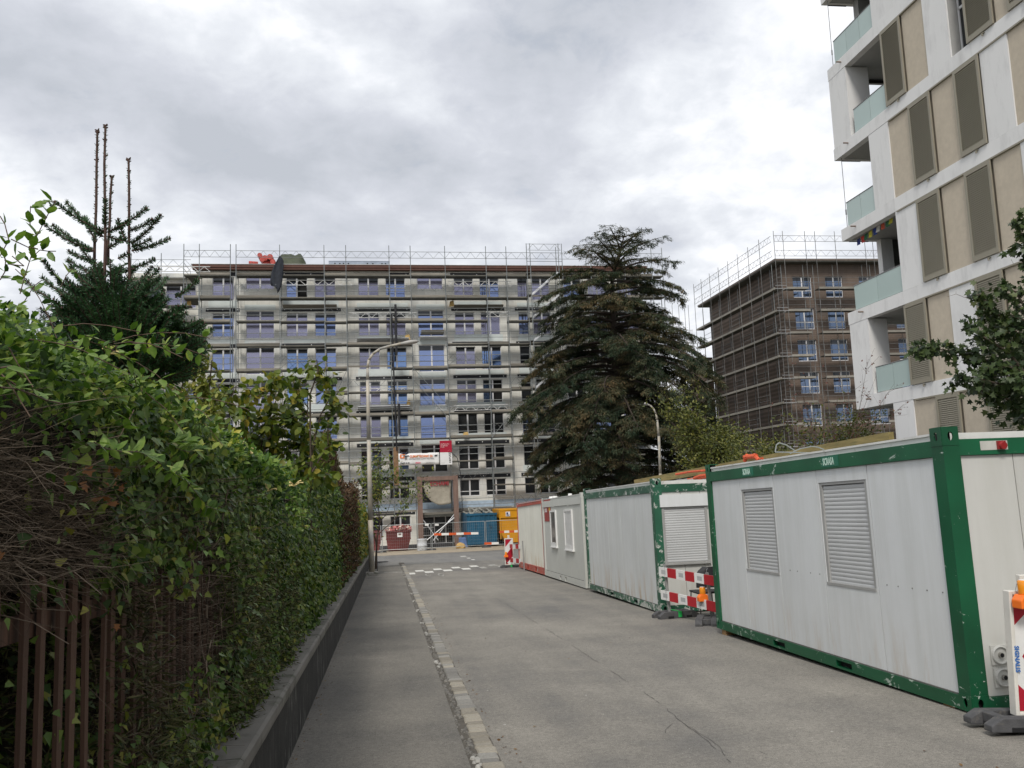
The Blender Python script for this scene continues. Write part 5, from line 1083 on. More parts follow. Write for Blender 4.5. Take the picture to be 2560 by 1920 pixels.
M_insul = mat('pale_blue_insulation', (.62, .67, .655), .9, var=.08, scale=.8)
M_frame = mat('white_window_frame', (.66, .66, .67), .4, var=.03)
def glassmat(name, col, metal, rough=.06, var=.25):
    m, t, p = newmat(name); oi = N(t, 'ShaderNodeObjectInfo'); c = ramp(t, [(0, tuple(v*(1-var) for v in col)), (1, tuple(min(1, v*(1+var)) for v in col))], oi.outputs['Random']).outputs[0]
    t.links.new(c, p.inputs['Base Color']); p.inputs['Metallic'].default_value = metal; p.inputs['Roughness'].default_value = rough; p.inputs['Specular IOR Level'].default_value = .6
    bump(t, p, tex(t, 1.3, 2, .5, rnd_obj=True), .04, .05); return m
G_blue = glassmat('blue_coated_glass', (.22, .28, .47), .85, .06, .15); G_viol = glassmat('violet_film_glass', (.27, .265, .36), .8, .16, .15); G_mid = glassmat('clear_blue_glass', (.16, .24, .42), .85, .05, .2); G_soft = glassmat('grey_blue_glass', (.15, .20, .29), .85, .06, .15); G_dark = glassmat('dark_glass_pane', (.035, .038, .042), .4, .05)
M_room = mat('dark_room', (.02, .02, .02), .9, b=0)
ROT = math.pi/2-1.5526
ORI = np.array([-math.cos(1.5526), math.sin(1.5526), 0])*(73.7*math.sin(1.5526))
bld = thing('apartment_building', 'long eight storey cream apartment building under renovation behind full scaffolding', 'building', tuple(ORI), (0, 0, ROT))
def F2(x, y, yoff=0.0):
    """point of the picture on the plane parallel to the facade, in the building's own coordinates"""
    n = np.array([-math.cos(1.5526), math.sin(1.5526), 0]); d = ray(x, y); t = (73.7*math.sin(1.5526)+yoff-n@EYE)/(n@d); P = EYE+d*t
    return float(P@np.array([math.sin(1.5526), math.cos(1.5526), 0])), float(P[2])
FB = [.40, 3.22, 6.10, 8.86, 11.76, 14.66, 17.70, 20.76]
COLS = [(-12.6, -10.85), (-9.9, -7.6), (-6.63, -4.87), (-4.28, -2.53), (-.64, 1.1), (1.68, 3.37), (4.39, 6.62), (7.58, 9.29), (9.84, 11.56), (13.19, 14.1), (14.5, 16.11), (17.3, 19.0), (19.6, 21.3), (22.3, 24.2)]
BOXES = [(-13.1, -10.4), (-7.05, -2.1), (-.95, 3.75), (7.3, 11.95), (12.9, 16.4), (17.0, 21.6), (22.0, 24.5)]
wins = []
for f, zb_ in enumerate(FB):
    for i, (x0, x1) in enumerate(COLS):
        z1 = zb_-.26; z0 = z1-2.02
        if i in (1, 6): z1 += .18; z0 = z1-(1.2 if f == 7 else 2.35)
        if f == 1 and i not in (1, 6): z0 = z1-1.42
        if f == 0: 
            z0 = z1-1.75
            if i == 6: continue
        if f <= 1 and i == 6: continue
        wins.append((x0, x1, z0, z1, f, i))
door = (2.95, 5.75, -2.35, .05); big = (2.95, 5.75, .55, 3.0)
holes = [w_[:4] for w_ in wins]+[(4.3, 7.0, -2.3, .0), (4.3, 7.0, .55, 2.95)]
# and h[1] > 3.0 and h[3] < 2.96 and h[3] > .1 and h[0] in (4.39,))]

XR = 24.6
b = wallgrid((-13.7, XR), (-3.2, 21.05), holes, .22); b.add([(-13.7, 0, -3.2), (-13.7, 12, -3.2), (-13.7, 12, 21.05), (-13.7, 0, 21.05)], [(3, 2, 1, 0)]); b.add([(XR, 0, -3.2), (XR, 12, -3.2), (XR, 12, 21.05), (XR, 0, 21.05)], [(0, 1, 2, 3)])
b.build('wall', M_fac, bld)
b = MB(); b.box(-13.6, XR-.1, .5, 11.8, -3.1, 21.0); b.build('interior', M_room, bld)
b = MB(); b.box(-14.2, XR+.5, -.55, 12.5, 21.3, 21.47); b.box(-14.1, XR+.4, -.50, -.1, 21.05, 21.3, 1); b.box(-14.1, XR+.4, -.56, -.52, 21.22, 21.46, 1); b.box(-14.2, XR+.5, -.6, -.5, 21.47, 21.50, 2); b.build('roof', [M_galv, mat('brown_fascia', (.12, .055, .04), .7), M_signw], bld)
b = MB(); b.box(-19.6, -13.72, 2.9, 12, -3.1, 21.05); b.box(-20, -13.7, 2.4, 12.5, 21.05, 21.45); bw = b.build('side_wing', M_fac, bld)
_wm = {}
def window(parent, x0, x1, z0, z1, gmat, y=.12, bars=1, hbar=None, open_=False):
    key = (round(x1-x0, 2), round(z1-z0, 2), bars, hbar, open_); w_ = x1-x0; h_ = z1-z0
    if key not in _wm:
        b = MB(); f = .055; b.box(0, f, 0, .07, 0, h_); b.box(w_-f, w_, 0, .07, 0, h_); b.box(f, w_-f, 0, .07, 0, f*1.5); b.box(f, w_-f, 0, .07, h_-f, h_)
        for k_ in range(bars): x = w_*(k_+1)/(bars+1); b.box(x-.065, x+.065, -.006, .064, f*1.5, h_-f)
        if hbar: b.box(f+.001, w_-f-.001, -.003, .06, h_*hbar-.035, h_*hbar+.035)
        fm_ = b.mesh('frame', M_frame); panes = []
        for k_ in range(bars+1):
            xa = w_*k_/(bars+1)+.06; xb = w_*(k_+1)/(bars+1)-.06; b = MB(); b.box(xa, xb, .03, .04, f*1.5, h_*.80); b.box(xa, xb, .031, .041, h_*.80, h_-f, 1); panes.append((b.v, b.f, b.m))  # dark top strip paints in the reflection of the scaffold deck above
        _wm[key] = (fm_, [(v, {}) for v in panes])
    fm_, panes = _wm[key]; o = put('window', fm_, parent, loc=(x0, y, z0))
    for k_, (v, cache) in enumerate(panes):
        if open_ and k_ == len(panes)-1: continue
        g = gmat if not isinstance(gmat, (list, tuple)) else gmat[k_ % len(gmat)]
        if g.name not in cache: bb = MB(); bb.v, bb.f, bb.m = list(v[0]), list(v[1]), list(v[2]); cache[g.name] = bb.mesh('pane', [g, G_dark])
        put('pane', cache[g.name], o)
    return o
for x0, x1, z0, z1, f, i in wins:
    if f >= 6: gm = G_viol if (i*7+f) % 3 else G_blue
    elif f >= 3: gm = [G_blue, G_mid, G_viol][(i*5+f*3) % 3]
    elif f == 2: gm = [G_dark, G_mid] if i in (4, 5) else G_dark
    else: gm = G_dark  # lower floors: dark reflection of the surroundings put into the pane colour
    if i >= 9 and f in (4, 5): gm = G_dark
    if i in (7, 8) and f == 3: gm = G_dark
    hb = .3 if (f <= 1 and i in (4, 7, 8)) else (.55 if (i*3+f) % 11 == 0 else None)
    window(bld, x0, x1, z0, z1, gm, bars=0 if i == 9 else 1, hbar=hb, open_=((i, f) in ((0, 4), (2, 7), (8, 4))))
for f, zb_ in enumerate(FB):
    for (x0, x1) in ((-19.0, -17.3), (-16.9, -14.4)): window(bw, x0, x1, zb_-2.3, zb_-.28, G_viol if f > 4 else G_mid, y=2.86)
b = MB()
for f, zb_ in enumerate(FB):
    for x0, x1 in BOXES:
        
        b.add([], [])
sbm = {}
for f, zb_ in enumerate(FB):
    for x0, x1 in BOXES:
        
        k_ = round(x1-x0, 2)
        if k_ not in sbm:
            b = MB(); b.box(0, x1-x0, -.035, .0, -.15, .15)
            for j in range(3): xx_ = (x1-x0)*(.06+.44*j); b.tube((xx_, -.036, .02), (xx_, -.045, .02), .045, n=8, mi=1)
            sbm[k_] = b.mesh('blind_box_recess', [mat('black_membrane', (.022, .024, .028), .7), M_signw])
        put('blind_box_recess', sbm[k_], bld, loc=(x0, -.002, zb_))
        if f < 7: b = MB(); b.box(x0+.2, x1-.2, -.022, -.001, zb_+.20, zb_+.56+.12*((f*5+int(x0)) % 3)); b.build('insulation_strip', M_insul, bld)
for x0, x1 in ((-9.9, -7.6), (4.39, 6.62)):
    for f in (2, 3, 4, 5, 6): b = MB(); b.box(x0-.1, x1+.1, -.03, -.001, FB[f]-.02, FB[f]+.45); b.build('insulation_strip', M_insul, bld)
b = MB(); b.box(-13.7, XR, -.028, -.001, .62, 1.15); b.build('insulation_strip', mat('light_blue_board', (.42, .52, .62), .9), bld)
b = MB(); b.box(-13.7, XR, -.03, -.001, -2.9, -2.25); b.build('plinth', mat('dark_plinth', (.05, .05, .055), .8), bld)
# entrance: big glazed opening above and white framed doors below
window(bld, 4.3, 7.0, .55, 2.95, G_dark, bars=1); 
b = MB(); h_ = 2.3
for x in (4.3, 5.3, 6.25, 6.92): b.box(x, x+.08, .10, .18, -2.3, 0)
for z in (-2.3, -.08): b.box(4.38, 7.0, .105, .175, z, z+.08)
for z in (-1.6, -.95): b.box(4.38, 5.3, .105, .175, z, z+.06)
dr = b.build('entrance_door', M_frame, bld); b = MB(); b.box(4.35, 6.95, .14, .15, -2.25, 0); b.build('pane', G_dark, dr)
b = MB(); b.box(4.25, 7.05, -.5, -.02, .02, .22); b.build('entrance_canopy', M_concrete, bld)
# things on the roof
def roofpt(x, y, yoff=3.0): X, z = F2(x, y, yoff); return X, z
zr = 21.5
pr = thing('insulation_rolls', 'stack of red wrapped rolls on the roof edge of the renovated building', 'rolls', tuple(ORI), (0, 0, ROT)); M_roll = mat('red_film_roll', (.42, .06, .045), .5, var=.4, scale=6, dark=(.7, .45, .4), thr=(.6, .7))
for k_, (px_, py_, r_) in enumerate(((633, 657, .2), (650, 640, .2), (657, 651, .22), (663, 647, .24), (676, 645, .24), (668, 657, .2), (683, 657, .22))):
    X, z = F2(px_, py_, .5); b = MB(); y_ = .2+.1*(k_ % 2); z = max(z, zr+r_)
    if k_ in (1, 2, 3, 4, 6): b.tube((X, y_, z+.03), (X, y_+1.6, z+.03), r_, n=14)
    else: b.tube((X-.35, y_+.3, z), (X+.35, y_+.5, z+.05*(k_ % 3)), r_*.8, n=12)
    b.build('roll', M_roll, pr)
M_tarp = mat('olive_tarpaulin', (.045, .055, .028), .6, var=.4, scale=3, b=.4)
b = MB(); nx, ny = 18, 8; vs = []
xa, _ = F2(694, 655, .5); xb, _ = F2(786, 655, .5)
for j in range(ny+1):
    for i in range(nx+1):
        u, v = i/nx, j/ny; hgt = 1.15*min(1, u*9+.25)*min(1, (1-u)*5.0)**.6*min(1, v*4)**.5*min(1, (1-v)*4+.05)**.5; vs.append((xa+(xb-xa)*u*(.80 if v < 2 else 1), .0+2.4*v, zr+hgt*(1+.12*noise.noise(Vector((u*6, v*4, 2))))+.02))
b.add(vs, [(j*(nx+1)+i, j*(nx+1)+i+1, (j+1)*(nx+1)+i+1, (j+1)*(nx+1)+i) for j in range(ny) for i in range(nx)])
b.build('tarpaulin', M_tarp, smooth=True, loc=tuple(ORI), rot=(0, 0, ROT), label='olive green tarpaulin over a pile of materials on the roof', cat='tarpaulin')
b = MB(); q = [F2(x, y, -1.42) for x, y in ((698, 640), (709, 650), (708, 690), (703, 716), (692, 736), (678, 716), (676, 684), (688, 655))]; rows = []
nn = 14; vs = []
Lf = [(698, 640), (692, 651), (684, 667), (678, 683), (676, 699), (677, 714), (690, 716)]; Rt = [(702, 640), (709, 651), (709, 667), (707, 683), (706, 699), (704, 714), (694, 733)]
for a_, c_ in zip(Lf, Rt):
    A0, Z0 = F2(*a_, -1.45); A1, Z1 = F2(*c_, -1.45)
    for i in range(9): u = i/8; vs.append((A0+(A1-A0)*u, -1.42-.06*math.sin(u*9+Z0), Z0+(Z1-Z0)*u))
b.add(vs, [(j*9+i, j*9+i+1, (j+1)*9+i+1, (j+1)*9+i) for j in range(6) for i in range(8)])
o = b.build('dust_net', mat('dark_blue_net', (.022, .026, .035), .8, var=.4, scale=5), smooth=True, loc=tuple(ORI), rot=(0, 0, ROT), label='dark blue net sheet hanging over the top scaffold rail beside the tarpaulin', cat='sheet'); sm_ = o.modifiers.new('s', 'SOLIDIFY'); sm_.thickness = .02
xa, _ = F2(822, 655, .6); xb, _ = F2(974, 655, .6); b = MB(); b.box(xa, xb, .3, .36, zr, zr+.52); b.box(xa, xb, .36, 1.0, zr+.46, zr+.52); b.box(xa, xb, .28, .3, zr+.5, zr+.54)
for k_ in (.09, .17, .23, .31, .62, .71, .86, .92): b.box(xa+(xb-xa)*k_, xa+(xb-xa)*k_+.12, .292, .299, zr+.26, zr+.36, 1)
b.build('metal_duct', [mat('blue_grey_sheet_metal', (.30, .34, .40), .45, .4), M_dark], loc=tuple(ORI), rot=(0, 0, ROT), label='long grey punched metal channel lying on the roof', cat='duct')

# ------------------------------------------------------------------ scaffolding
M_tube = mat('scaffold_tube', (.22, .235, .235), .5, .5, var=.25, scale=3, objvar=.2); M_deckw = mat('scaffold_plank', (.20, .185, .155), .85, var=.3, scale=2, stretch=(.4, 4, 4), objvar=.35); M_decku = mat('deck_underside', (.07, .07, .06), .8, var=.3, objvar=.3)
M_latt = mat('white_lattice', (.62, .62, .60), .5)
DECKS = [.35, 2.42, 4.55, 6.46, 8.55, 10.4, 12.42, 14.44, 16.45, 18.45, 20.36]
UPX = [-14.6, -13.4, -10.95, -10.5, -7.0, -3.4, -1.6, 2.0, 3.8, 6.75, 10.3, 12.07, 13.9, 16.5, 19.6, 22.7, 25.2, 26.2]
sf = thing('scaffolding', 'tall tube scaffold with plank decks across the whole cream building', 'scaffolding', tuple(ORI), (0, 0, ROT))
def upr(z0, z1, n=8): b = MB(); b.tube((0, 0, z0), (0, 0, z1), .034, n=6); [b.tube((0, 0, z), (0, 0, z+.09), .045, n=6) for z in DECKS if z0 < z < z1]; return b.mesh('standard', M_tube)
um = upr(-2.7, 22.95); um2 = upr(-2.7, 20.4)
YO, YI = -1.35, -.45
for x in UPX:
    put('standard', um, sf, loc=(x+rnd.uniform(-.01, .01), YO, 0)); put('standard', um2, sf, loc=(x+.05, YI, 0))
bays = [(a, c) for a, c in zip(UPX, UPX[1:]) if c-a > .6]; cache = {}
def bayparts(w_):
    k_ = round(w_, 2)
    if k_ in cache: return cache[k_]
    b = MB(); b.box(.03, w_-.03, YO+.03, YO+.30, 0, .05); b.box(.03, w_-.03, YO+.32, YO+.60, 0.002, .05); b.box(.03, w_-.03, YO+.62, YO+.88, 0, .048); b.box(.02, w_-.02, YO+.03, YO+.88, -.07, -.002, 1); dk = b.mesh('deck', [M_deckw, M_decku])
    b = MB(); b.box(0, w_, YO+.03, YO+.06, .05, .20); tb_ = b.mesh('toe_board', M_deckw)
    b = MB(); [b.tube((0, YO-.03, z), (w_, YO-.03, z), .027, n=5) for z in (.52, 1.02)]; [b.tube((x_, YO-.03, .50), (x_, YO-.03, 1.04), .02, n=5) for x_ in (.03, w_-.03)]; gr_ = b.mesh('guard_rail', M_tube)
    b = MB(); [b.tube((0, YO-.03, z), (w_, YO-.03, z), .021, n=5) for z in (.55, 1.1)]; n = max(2, int(w_/.8)); 
    for i in range(n): xa = w_*i/n; xb = w_*(i+.5)/n; xc = w_*(i+1)/n; b.tube((xa, YO-.03, .55), (xb, YO-.03, 1.1), .012, n=4); b.tube((xb, YO-.03, 1.1), (xc, YO-.03, .55), .012, n=4)
    lr = b.mesh('lattice_rail', M_tube)
    b = MB(); b.tube((0, YO, 0), (0, YI, 0), .022, n=5); b.tube((0, YO, -.28), (0, YI, -.02), .018, n=5); tr__ = b.mesh('transom', M_tube)
    cache[k_] = (dk, tb_, gr_, lr, tr__); return cache[k_]
nd = 0
for j, z in enumerate(DECKS):
    for i, (a, c) in enumerate(bays):
        if 4.2 < c and a < 6.0 and z < 4: continue
        if a > 16 and z < 6 : pass
        dk, tb_, gr_, lr, tr__ = bayparts(c-a); dz = rnd.choice((0, 0, .0, .06, -.05)) if j < 9 else 0
        if j == 10 or not (j*7+i*3) % 13 == 5: put('deck', dk, sf, loc=(a, 0, z+dz))
        if rnd.random() < .62: put('toe_board', tb_, sf, loc=(a, rnd.uniform(-.02, .0), z+dz))
        if j < 10: put('guard_rail', lr if (i+j*2) % 5 == 0 else gr_, sf, loc=(a, 0, z))
        put('transom', tr__, sf, loc=(a, 0, z-.09))
for z in (21.0, 21.75):
    for a, c in bays: put('lattice_rail', bayparts(c-a)[3], sf, loc=(a, 0, z-.45+.0 if z > 21.5 else z-.6)) if z > 21.5 else None
for (xa, xb, z) in ((-19.5, -14.6, 21.3),):
    for x in (-19.4, -17.0): put('standard', um, sf, loc=(x, 1.5, 0))
    for zz_ in DECKS: dk, tb_, gr_, lr, _ = bayparts(4.8); put('deck', dk, sf, loc=(-19.4, 2.9, zz_)); put('guard_rail', gr_, sf, loc=(-19.4, 2.9, zz_))
    put('lattice_rail', bayparts(4.8)[3], sf, loc=(-19.4, 2.9, 21.3))
for z in DECKS[4:]:                     # returns of the scaffold round the inner corner
    
    b = MB(); b.box(-14.5, -13.75, -1.3, 1.6, z, z+.05); b.build('deck', M_decku, sf)
    for h_ in (.5, 1.0): b = MB(); b.tube((-14.6, YO, z+h_), (-14.6, 1.5, z+h_), .021, n=5); b.build('guard_rail', M_tube, sf)
def lattice(x0, x1, z, y=-.95, h_=.42, m=M_latt, r=.035):
    b = MB(); b.tube((x0, y, z), (x1, y, z), r, n=5); b.tube((x0, y, z-h_), (x1, y, z-h_), r*.8, n=5); n = max(2, int((x1-x0)/.85))
    for i in range(n): xa = x0+(x1-x0)*i/n; xb = x0+(x1-x0)*(i+.5)/n; xc = x0+(x1-x0)*(i+1)/n; b.tube((xa, y, z-h_), (xb, y, z), r*.8, n=5); b.tube((xb, y, z), (xc, y, z-h_), r*.8, n=5)
    return b.build('lattice_beam', m, sf)
for (x0, x1, yy_) in ((675, 880, 700), (1120, 1278, 703), (872, 1042, 782), (1215, 1275, 780), (350, 525, 666), (905, 1022, 972), (1088, 1118, 1013), (1136, 1270, 1014), (620, 700, 856)):
    A0 = F2(x0, yy_, -1.0); A1 = F2(x1, yy_, -1.0); lattice(A0[0], A1[0], A0[1])
# work platforms in front of the windows
for (x0, x1, ya, yb, m_) in ((707, 842, 759, 772, M_deckw), (1135, 1258, 760, 771, M_deckw), (892, 1022, 844, 854, M_alu), (895, 1024, 1014, 1024, M_alu), (1053, 1110, 826, 832, M_deckw), (1050, 1120, 842, 846, M_alu)):
    A0 = F2(x0, (ya+yb)/2, -.5); A1 = F2(x1, (ya+yb)/2, -.5); b = MB(); z = A0[1]; b.add([(A0[0], -.05, z-.1), (A1[0], -.05, z-.1), (A1[0], -.75, z+.10), (A0[0], -.75, z+.10), (A0[0], -.05, z-.16), (A1[0], -.05, z-.16), (A1[0], -.75, z+.04), (A0[0], -.75, z+.04)], [(0, 1, 2, 3), (7, 6, 5, 4), (3, 2, 6, 7), (0, 4, 5, 1), (1, 5, 6, 2), (0, 3, 7, 4)]); b.build('work_platform', m_, sf)
# stairs in the stair bay
for k_, z in enumerate(DECKS[2:-1]):
    b = MB(); x0, x1 = 14.0, 16.4; z1 = z+2.0
    for y in (-2.25, -1.75): b.bar((x0, y, z), (x1, y, z1), .05, .16)
    for s_ in range(8): t_ = (s_+.5)/8; b.box(x0+(x1-x0)*t_-.11, x0+(x1-x0)*t_+.11, -2.2, -1.8, z+2*t_-.015, z+2*t_+.015)
    b.build('stair_flight', M_alu, sf)
for x in (13.7, 14.0, 16.5, 16.8): put('standard', um, sf, loc=(x, -2.35, 0))
for z in DECKS[3:]: b = MB(); b.box(13.7, 14.05, -2.3, -1.4, z, z+.04); b.box(16.45, 16.9, -2.3, -1.4, z, z+.04); [b.tube((13.7, -2.38, z+h_), (16.8, -2.38, z+h_), .02, n=5) for h_ in (.5, 1.0)]; b.build('landing', M_decku, sf)
lattice(13.8, 16.7, 22.9, y=-2.35, h_=.55, m=M_tube, r=.02)
# bracing, standards with ladders
for (xa, za, xb, zb_) in ((-3.4, 8.5, -1.6, 12.4), (3.8, 12.4, 6.75, 9.0), (3.8, 11.4, 7.1, 7.6), (-3.4, 4.5, -1.6, 6.4), (10.3, 6.4, 12.07, 8.5)): b = MB(); b.tube((xa, YO-.06, za), (xb, YO-.06, zb_), .022, n=5); b.build('brace', M_tube, sf)
for j, z in enumerate(DECKS[:-1]):
    if j % 2 == 0:
        for i in (4, 9): 
            a, c = UPX[i], UPX[i+1]; b = MB(); b.tube((a, YO, z+.1), (min(c, a+1.0), YO, z+1.0), .014, n=4); b.build('brace', M_tube, sf)
A0 = F2(834, 935, -1.4); A1 = F2(812, 1000, -1.4); b = MB(); b.bar((A0[0], -1.5, A0[1]), (A1[0], -1.5, A1[1]), .5, .1); b.build('chute', mat('grey_board', (.25, .25, .24), .8), sf)
b = MB(); A0 = F2(978, 760, -1.5); b.tube((A0[0], -1.52, 17.0), (A0[0]+.2, -1.52, 5.5), .07, n=6); b.tube((A0[0]+.35, -1.5, 17.8), (A0[0]+.35, -1.5, 13.5), .11, n=6); b.tube((A0[0]+.45, -1.5, 9.4), (A0[0]+.45, -1.5, 6.8), .11, n=6)
b.build('hoist_hose', mat('black_hose', (.02, .02, .022), .6), label='black hose hanging down the scaffold from the third floor from the top', cat='hose', loc=tuple(ORI), rot=(0, 0, ROT))
b = MB(); A0 = F2(1128, 1130, -1.6); b.path([(A0[0], -1.6, A0[1]), (A0[0]+.5, -1.6, A0[1]-.5), (A0[0]+.75, -1.6, A0[1]-2), (A0[0]+.8, -1.6, -1), (A0[0]+1.8, -1.6, -2.0)], .03, 5); b.build('cable', M_black, label='black cable running down beside the red and white sign', cat='cable', loc=tuple(ORI), rot=(0, 0, ROT))
# timber portal over the entrance with a hanging tarpaulin
M_port = mat('brown_portal_timber', (.19, .125, .10), .8, var=.2, stretch=(3, 3, .5))
po = thing('entrance_portal', 'brown timber portal framing the entrance of the scaffolded building', 'portal', tuple(ORI), (0, 0, ROT))
xa = F2(1051, 1290, -1.9)[0]; xb = F2(1141, 1290, -1.9)[0]
for x in (xa, xb): b = MB(); b.box(x-.2, x+.2, -2.1, -1.7, -2.6, 3.3); b.build('post', M_port, po)
b = MB(); b.box(xa+.2, xb-.2, -2.08, -1.72, 2.95, 3.28); b.build('lintel', M_port, po)
for (p0_, p1_) in (((xa+.2, -.2), (xa+1.4, -1.9)), ((xb-.2, .1), (xa+1.0, -1.9))): b = MB(); b.tube((p0_[0], -1.95, p0_[1]), (p1_[0], -1.95, p1_[1]), .04, n=6); b.build('brace', M_alu, po)
b = MB(); b.tube((xa, -2.0, -2.2), (xb, -2.0, .0), .04, n=6); b.build('brace', M_alu, po)
b = MB(); b.box(xa+.2, xb-.2, -1.7, -.6, -.02, .18); b.box(xa+.2, xb-.2, -1.72, -1.66, .18, .36, 1); b.build('platform', [M_decku, M_deckw], po)
M_tan = mat('dirty_beige_tarp', (.33, .30, .24), .8, var=.15, scale=3, dark=(.2, .18, .14), thr=(.55, .8))
nx, nz = 16, 12; vs = []
for j in range(nz+1):
    for i in range(nx+1):
        u, v = i/nx, j/nz; x = xa+.35+(xb-xa-.75)*u; dep = 1.15+.85*min(1, u*1.9)**.6-(.25*(max(0, .25-u)*4)); z = 2.93+.10*(abs(u-.5)*2)**2-.0-dep*v; vs.append((x+.03*math.sin(v*7), -1.85-.10*math.sin(u*5+v*3)*v-.12*v*math.sin(math.pi*u), z))
b = MB(); b.add(vs, [(j*(nx+1)+i, j*(nx+1)+i+1, (j+1)*(nx+1)+i+1, (j+1)*(nx+1)+i) for j in range(nz) for i in range(nx)])
tp = b.build('banner_tarp', M_tan, smooth=True, loc=tuple(ORI), rot=(0, 0, ROT), label='dirty beige tarpaulin lettered in red sagging in the entrance portal', cat='tarpaulin'); sm_ = tp.modifiers.new('s', 'SOLIDIFY'); sm_.thickness = .015
put('lettering', textmesh('ECHAMI', .46, mat('dull_red_print', (.28, .03, .04), .7), .015, .002, sx=.92), tp, loc=(xa+.85, -2.0, 2.53), rot=FACE_S)
# firm banners tied to the scaffold
bn = thing('banner', 'wide white company banner with orange lettering tied to the scaffold above the entrance', 'banner', tuple(ORI), (0, 0, ROT)); Yb = -1.55
(x0, z1), (x1, z1b), (x2, z2), (x3, z3) = (F2(x, y, Yb) for x, y in ((996, 1134), (1098, 1132), (1098, 1162), (996, 1164)))
nx = 20; vs = []
for j in range(5):
    for i in range(nx+1): u = i/nx; v = j/4; vs.append((x0+(x1-x0)*u, Yb-.02*math.sin(u*17+v*4), z1+.0-.03*(math.sin(u*12) > .6)*(1-v)-(z1-z3)*v-(.10*(1-v)*math.exp(-((u-.17)/.06)**2))))
b = MB(); b.add(vs, [(j*(nx+1)+i, j*(nx+1)+i+1, (j+1)*(nx+1)+i+1, (j+1)*(nx+1)+i) for j in range(4) for i in range(nx)]); o = b.build('cloth', mat('banner_white', (.72, .72, .71), .5, var=.04), bn, smooth=True); sm_ = o.modifiers.new('s', 'SOLIDIFY'); sm_.thickness = .012; sm_.offset = 1
M_or = mat('orange_print', (.78, .20, .04), .5, b=0); M_bk = mat('black_print', (.03, .03, .035), .5, b=0); M_pk = mat('pink_print', (.55, .12, .16), .5, b=0); W_ = x1-x0; yt = Yb-.045
text(bn, 'lettering', 'CLIMATTECHNIC SA', .27, M_or, (x0+W_*.27, yt, z1-.36), bold=.008, sx=W_*.60/2.62)
text(bn, 'lettering', 'VENTILATION-CLIMATISATION', .155, M_bk, (x0+W_*.24, yt, z1-.53), sx=W_*.68/2.35)
text(bn, 'lettering', '022 793 20 30', .18, M_bk, (x0+W_*.04, yt, z3+.13), bold=.006, sx=.72)
text(bn, 'lettering', 'www.climattechnic.ch', .10, M_bk, (x0+W_*.67, yt, z3+.13), sx=.78); text(bn, 'lettering', 'MINERGIE', .15, M_pk, (x0+W_*.41, yt, z3+.13), bold=.008, sx=.62)
b = MB(); gx = x0+W_*.035; b.box(gx, gx+.42, yt, yt+.004, z1-.13, z1-.07); b.box(gx, gx+.12, yt, yt+.004, z1-.40, z1-.13); b.box(gx+.12, gx+.36, yt, yt+.004, z1-.40, z1-.33); b.box(gx+.26, gx+.36, yt, yt+.004, z1-.33, z1-.24); b.build('logo', M_or, bn)
b = MB(); b.box(gx+.28, gx+.75, yt-.004, yt-.001, z1-.24, z1-.17); b.box(gx+.40, gx+.47, yt-.004, yt-.001, z1-.52, z1-.24); b.box(gx+.52, gx+.58, yt-.004, yt-.001, z1-.52, z1-.24); b.build('logo', M_bk, bn)
b = MB(); b.add([(x1-.42, yt, z1-.30), (x1-.34, yt, z1-.18), (x1-.22, yt, z1-.2), (x1-.14, yt, z1-.14), (x1-.2, yt, z1-.30)], [(0, 4, 3, 2, 1)]); b.build('logo', M_bk, bn)
sn = thing('construction_sign', 'upright sign, dark red above and white below, right of the white company banner', 'sign', tuple(ORI), (0, 0, ROT))
(x0, z1), (x1, _), (x2, z2) = (F2(x, y, Yb) for x, y in ((1099, 1102), (1129, 1102), (1129, 1161))); zm = F2(1110, 1131, Yb)[1]
b = MB(); b.box(x0, x1, Yb-.02, Yb+.02, zm, z1); b.build('red_panel', mat('crimson_panel', (.36, .006, .03), .45, var=.03), sn); b = MB(); b.box(x0, x1, Yb-.02, Yb+.02, z2, zm); b.build('white_panel', mat('banner_white', (.72, .72, .71)), sn)
yt = Yb-.023; text(sn, 'lettering', 'Une Rénovation', .135, M_pk if False else M_signw, (x0+.07, yt, z1-.32), sx=.8); text(sn, 'lettering', 'de logements', .135, M_signw, (x0+.07, yt, z1-.46), sx=.8); text(sn, 'lettering', 'à Genève', .10, M_signw, (x0+.07, yt, z1-.57), sx=.8)
put('lettering', textmesh('cerutti', .34, M_bk, .006, .001), sn, loc=(x1-.10, yt, z2+.12), rot=(R(90), R(-90), 0)); text(sn, 'lettering', '@ cerutti', .07, M_bk, (x0+.10, yt, z2+.12))
b = MB(); cx = x1-.22; zc = z1-.80; b.bar((cx-.15, yt, zc-.09), (cx, yt, zc), .03, .004); b.bar((cx, yt, zc), (cx+.15, yt, zc-.09), .03, .004); b.build('logo', M_signw, sn)
A0 = F2(990, 1118, -1.5); b = MB(); b.box(A0[0]-.22, A0[0]+.18, -1.42, -1.38, A0[1]-3.1, A0[1]); b.build('board', mat('rough_brown_board', (.22, .13, .07), .85, var=.4, scale=3), label='tall brown wooden board left of the white company banner', cat='board', loc=tuple(ORI), rot=(0, 0, ROT))
A0 = F2(950, 1150, -1.5); b = MB(); b.add([(A0[0]-1.4, -1.5, 3.6), (A0[0]+.4, -1.6, 4.6), (A0[0]+.5, -.6, 4.5), (A0[0]-1.2, -.5, 3.5)], [(0, 1, 2, 3)]); b.add([(A0[0]-1.4, -1.5, 2.2), (A0[0]+1.0, -1.6, 3.2), (A0[0]+.6, -.5, 2.6)], [(0, 1, 2)])
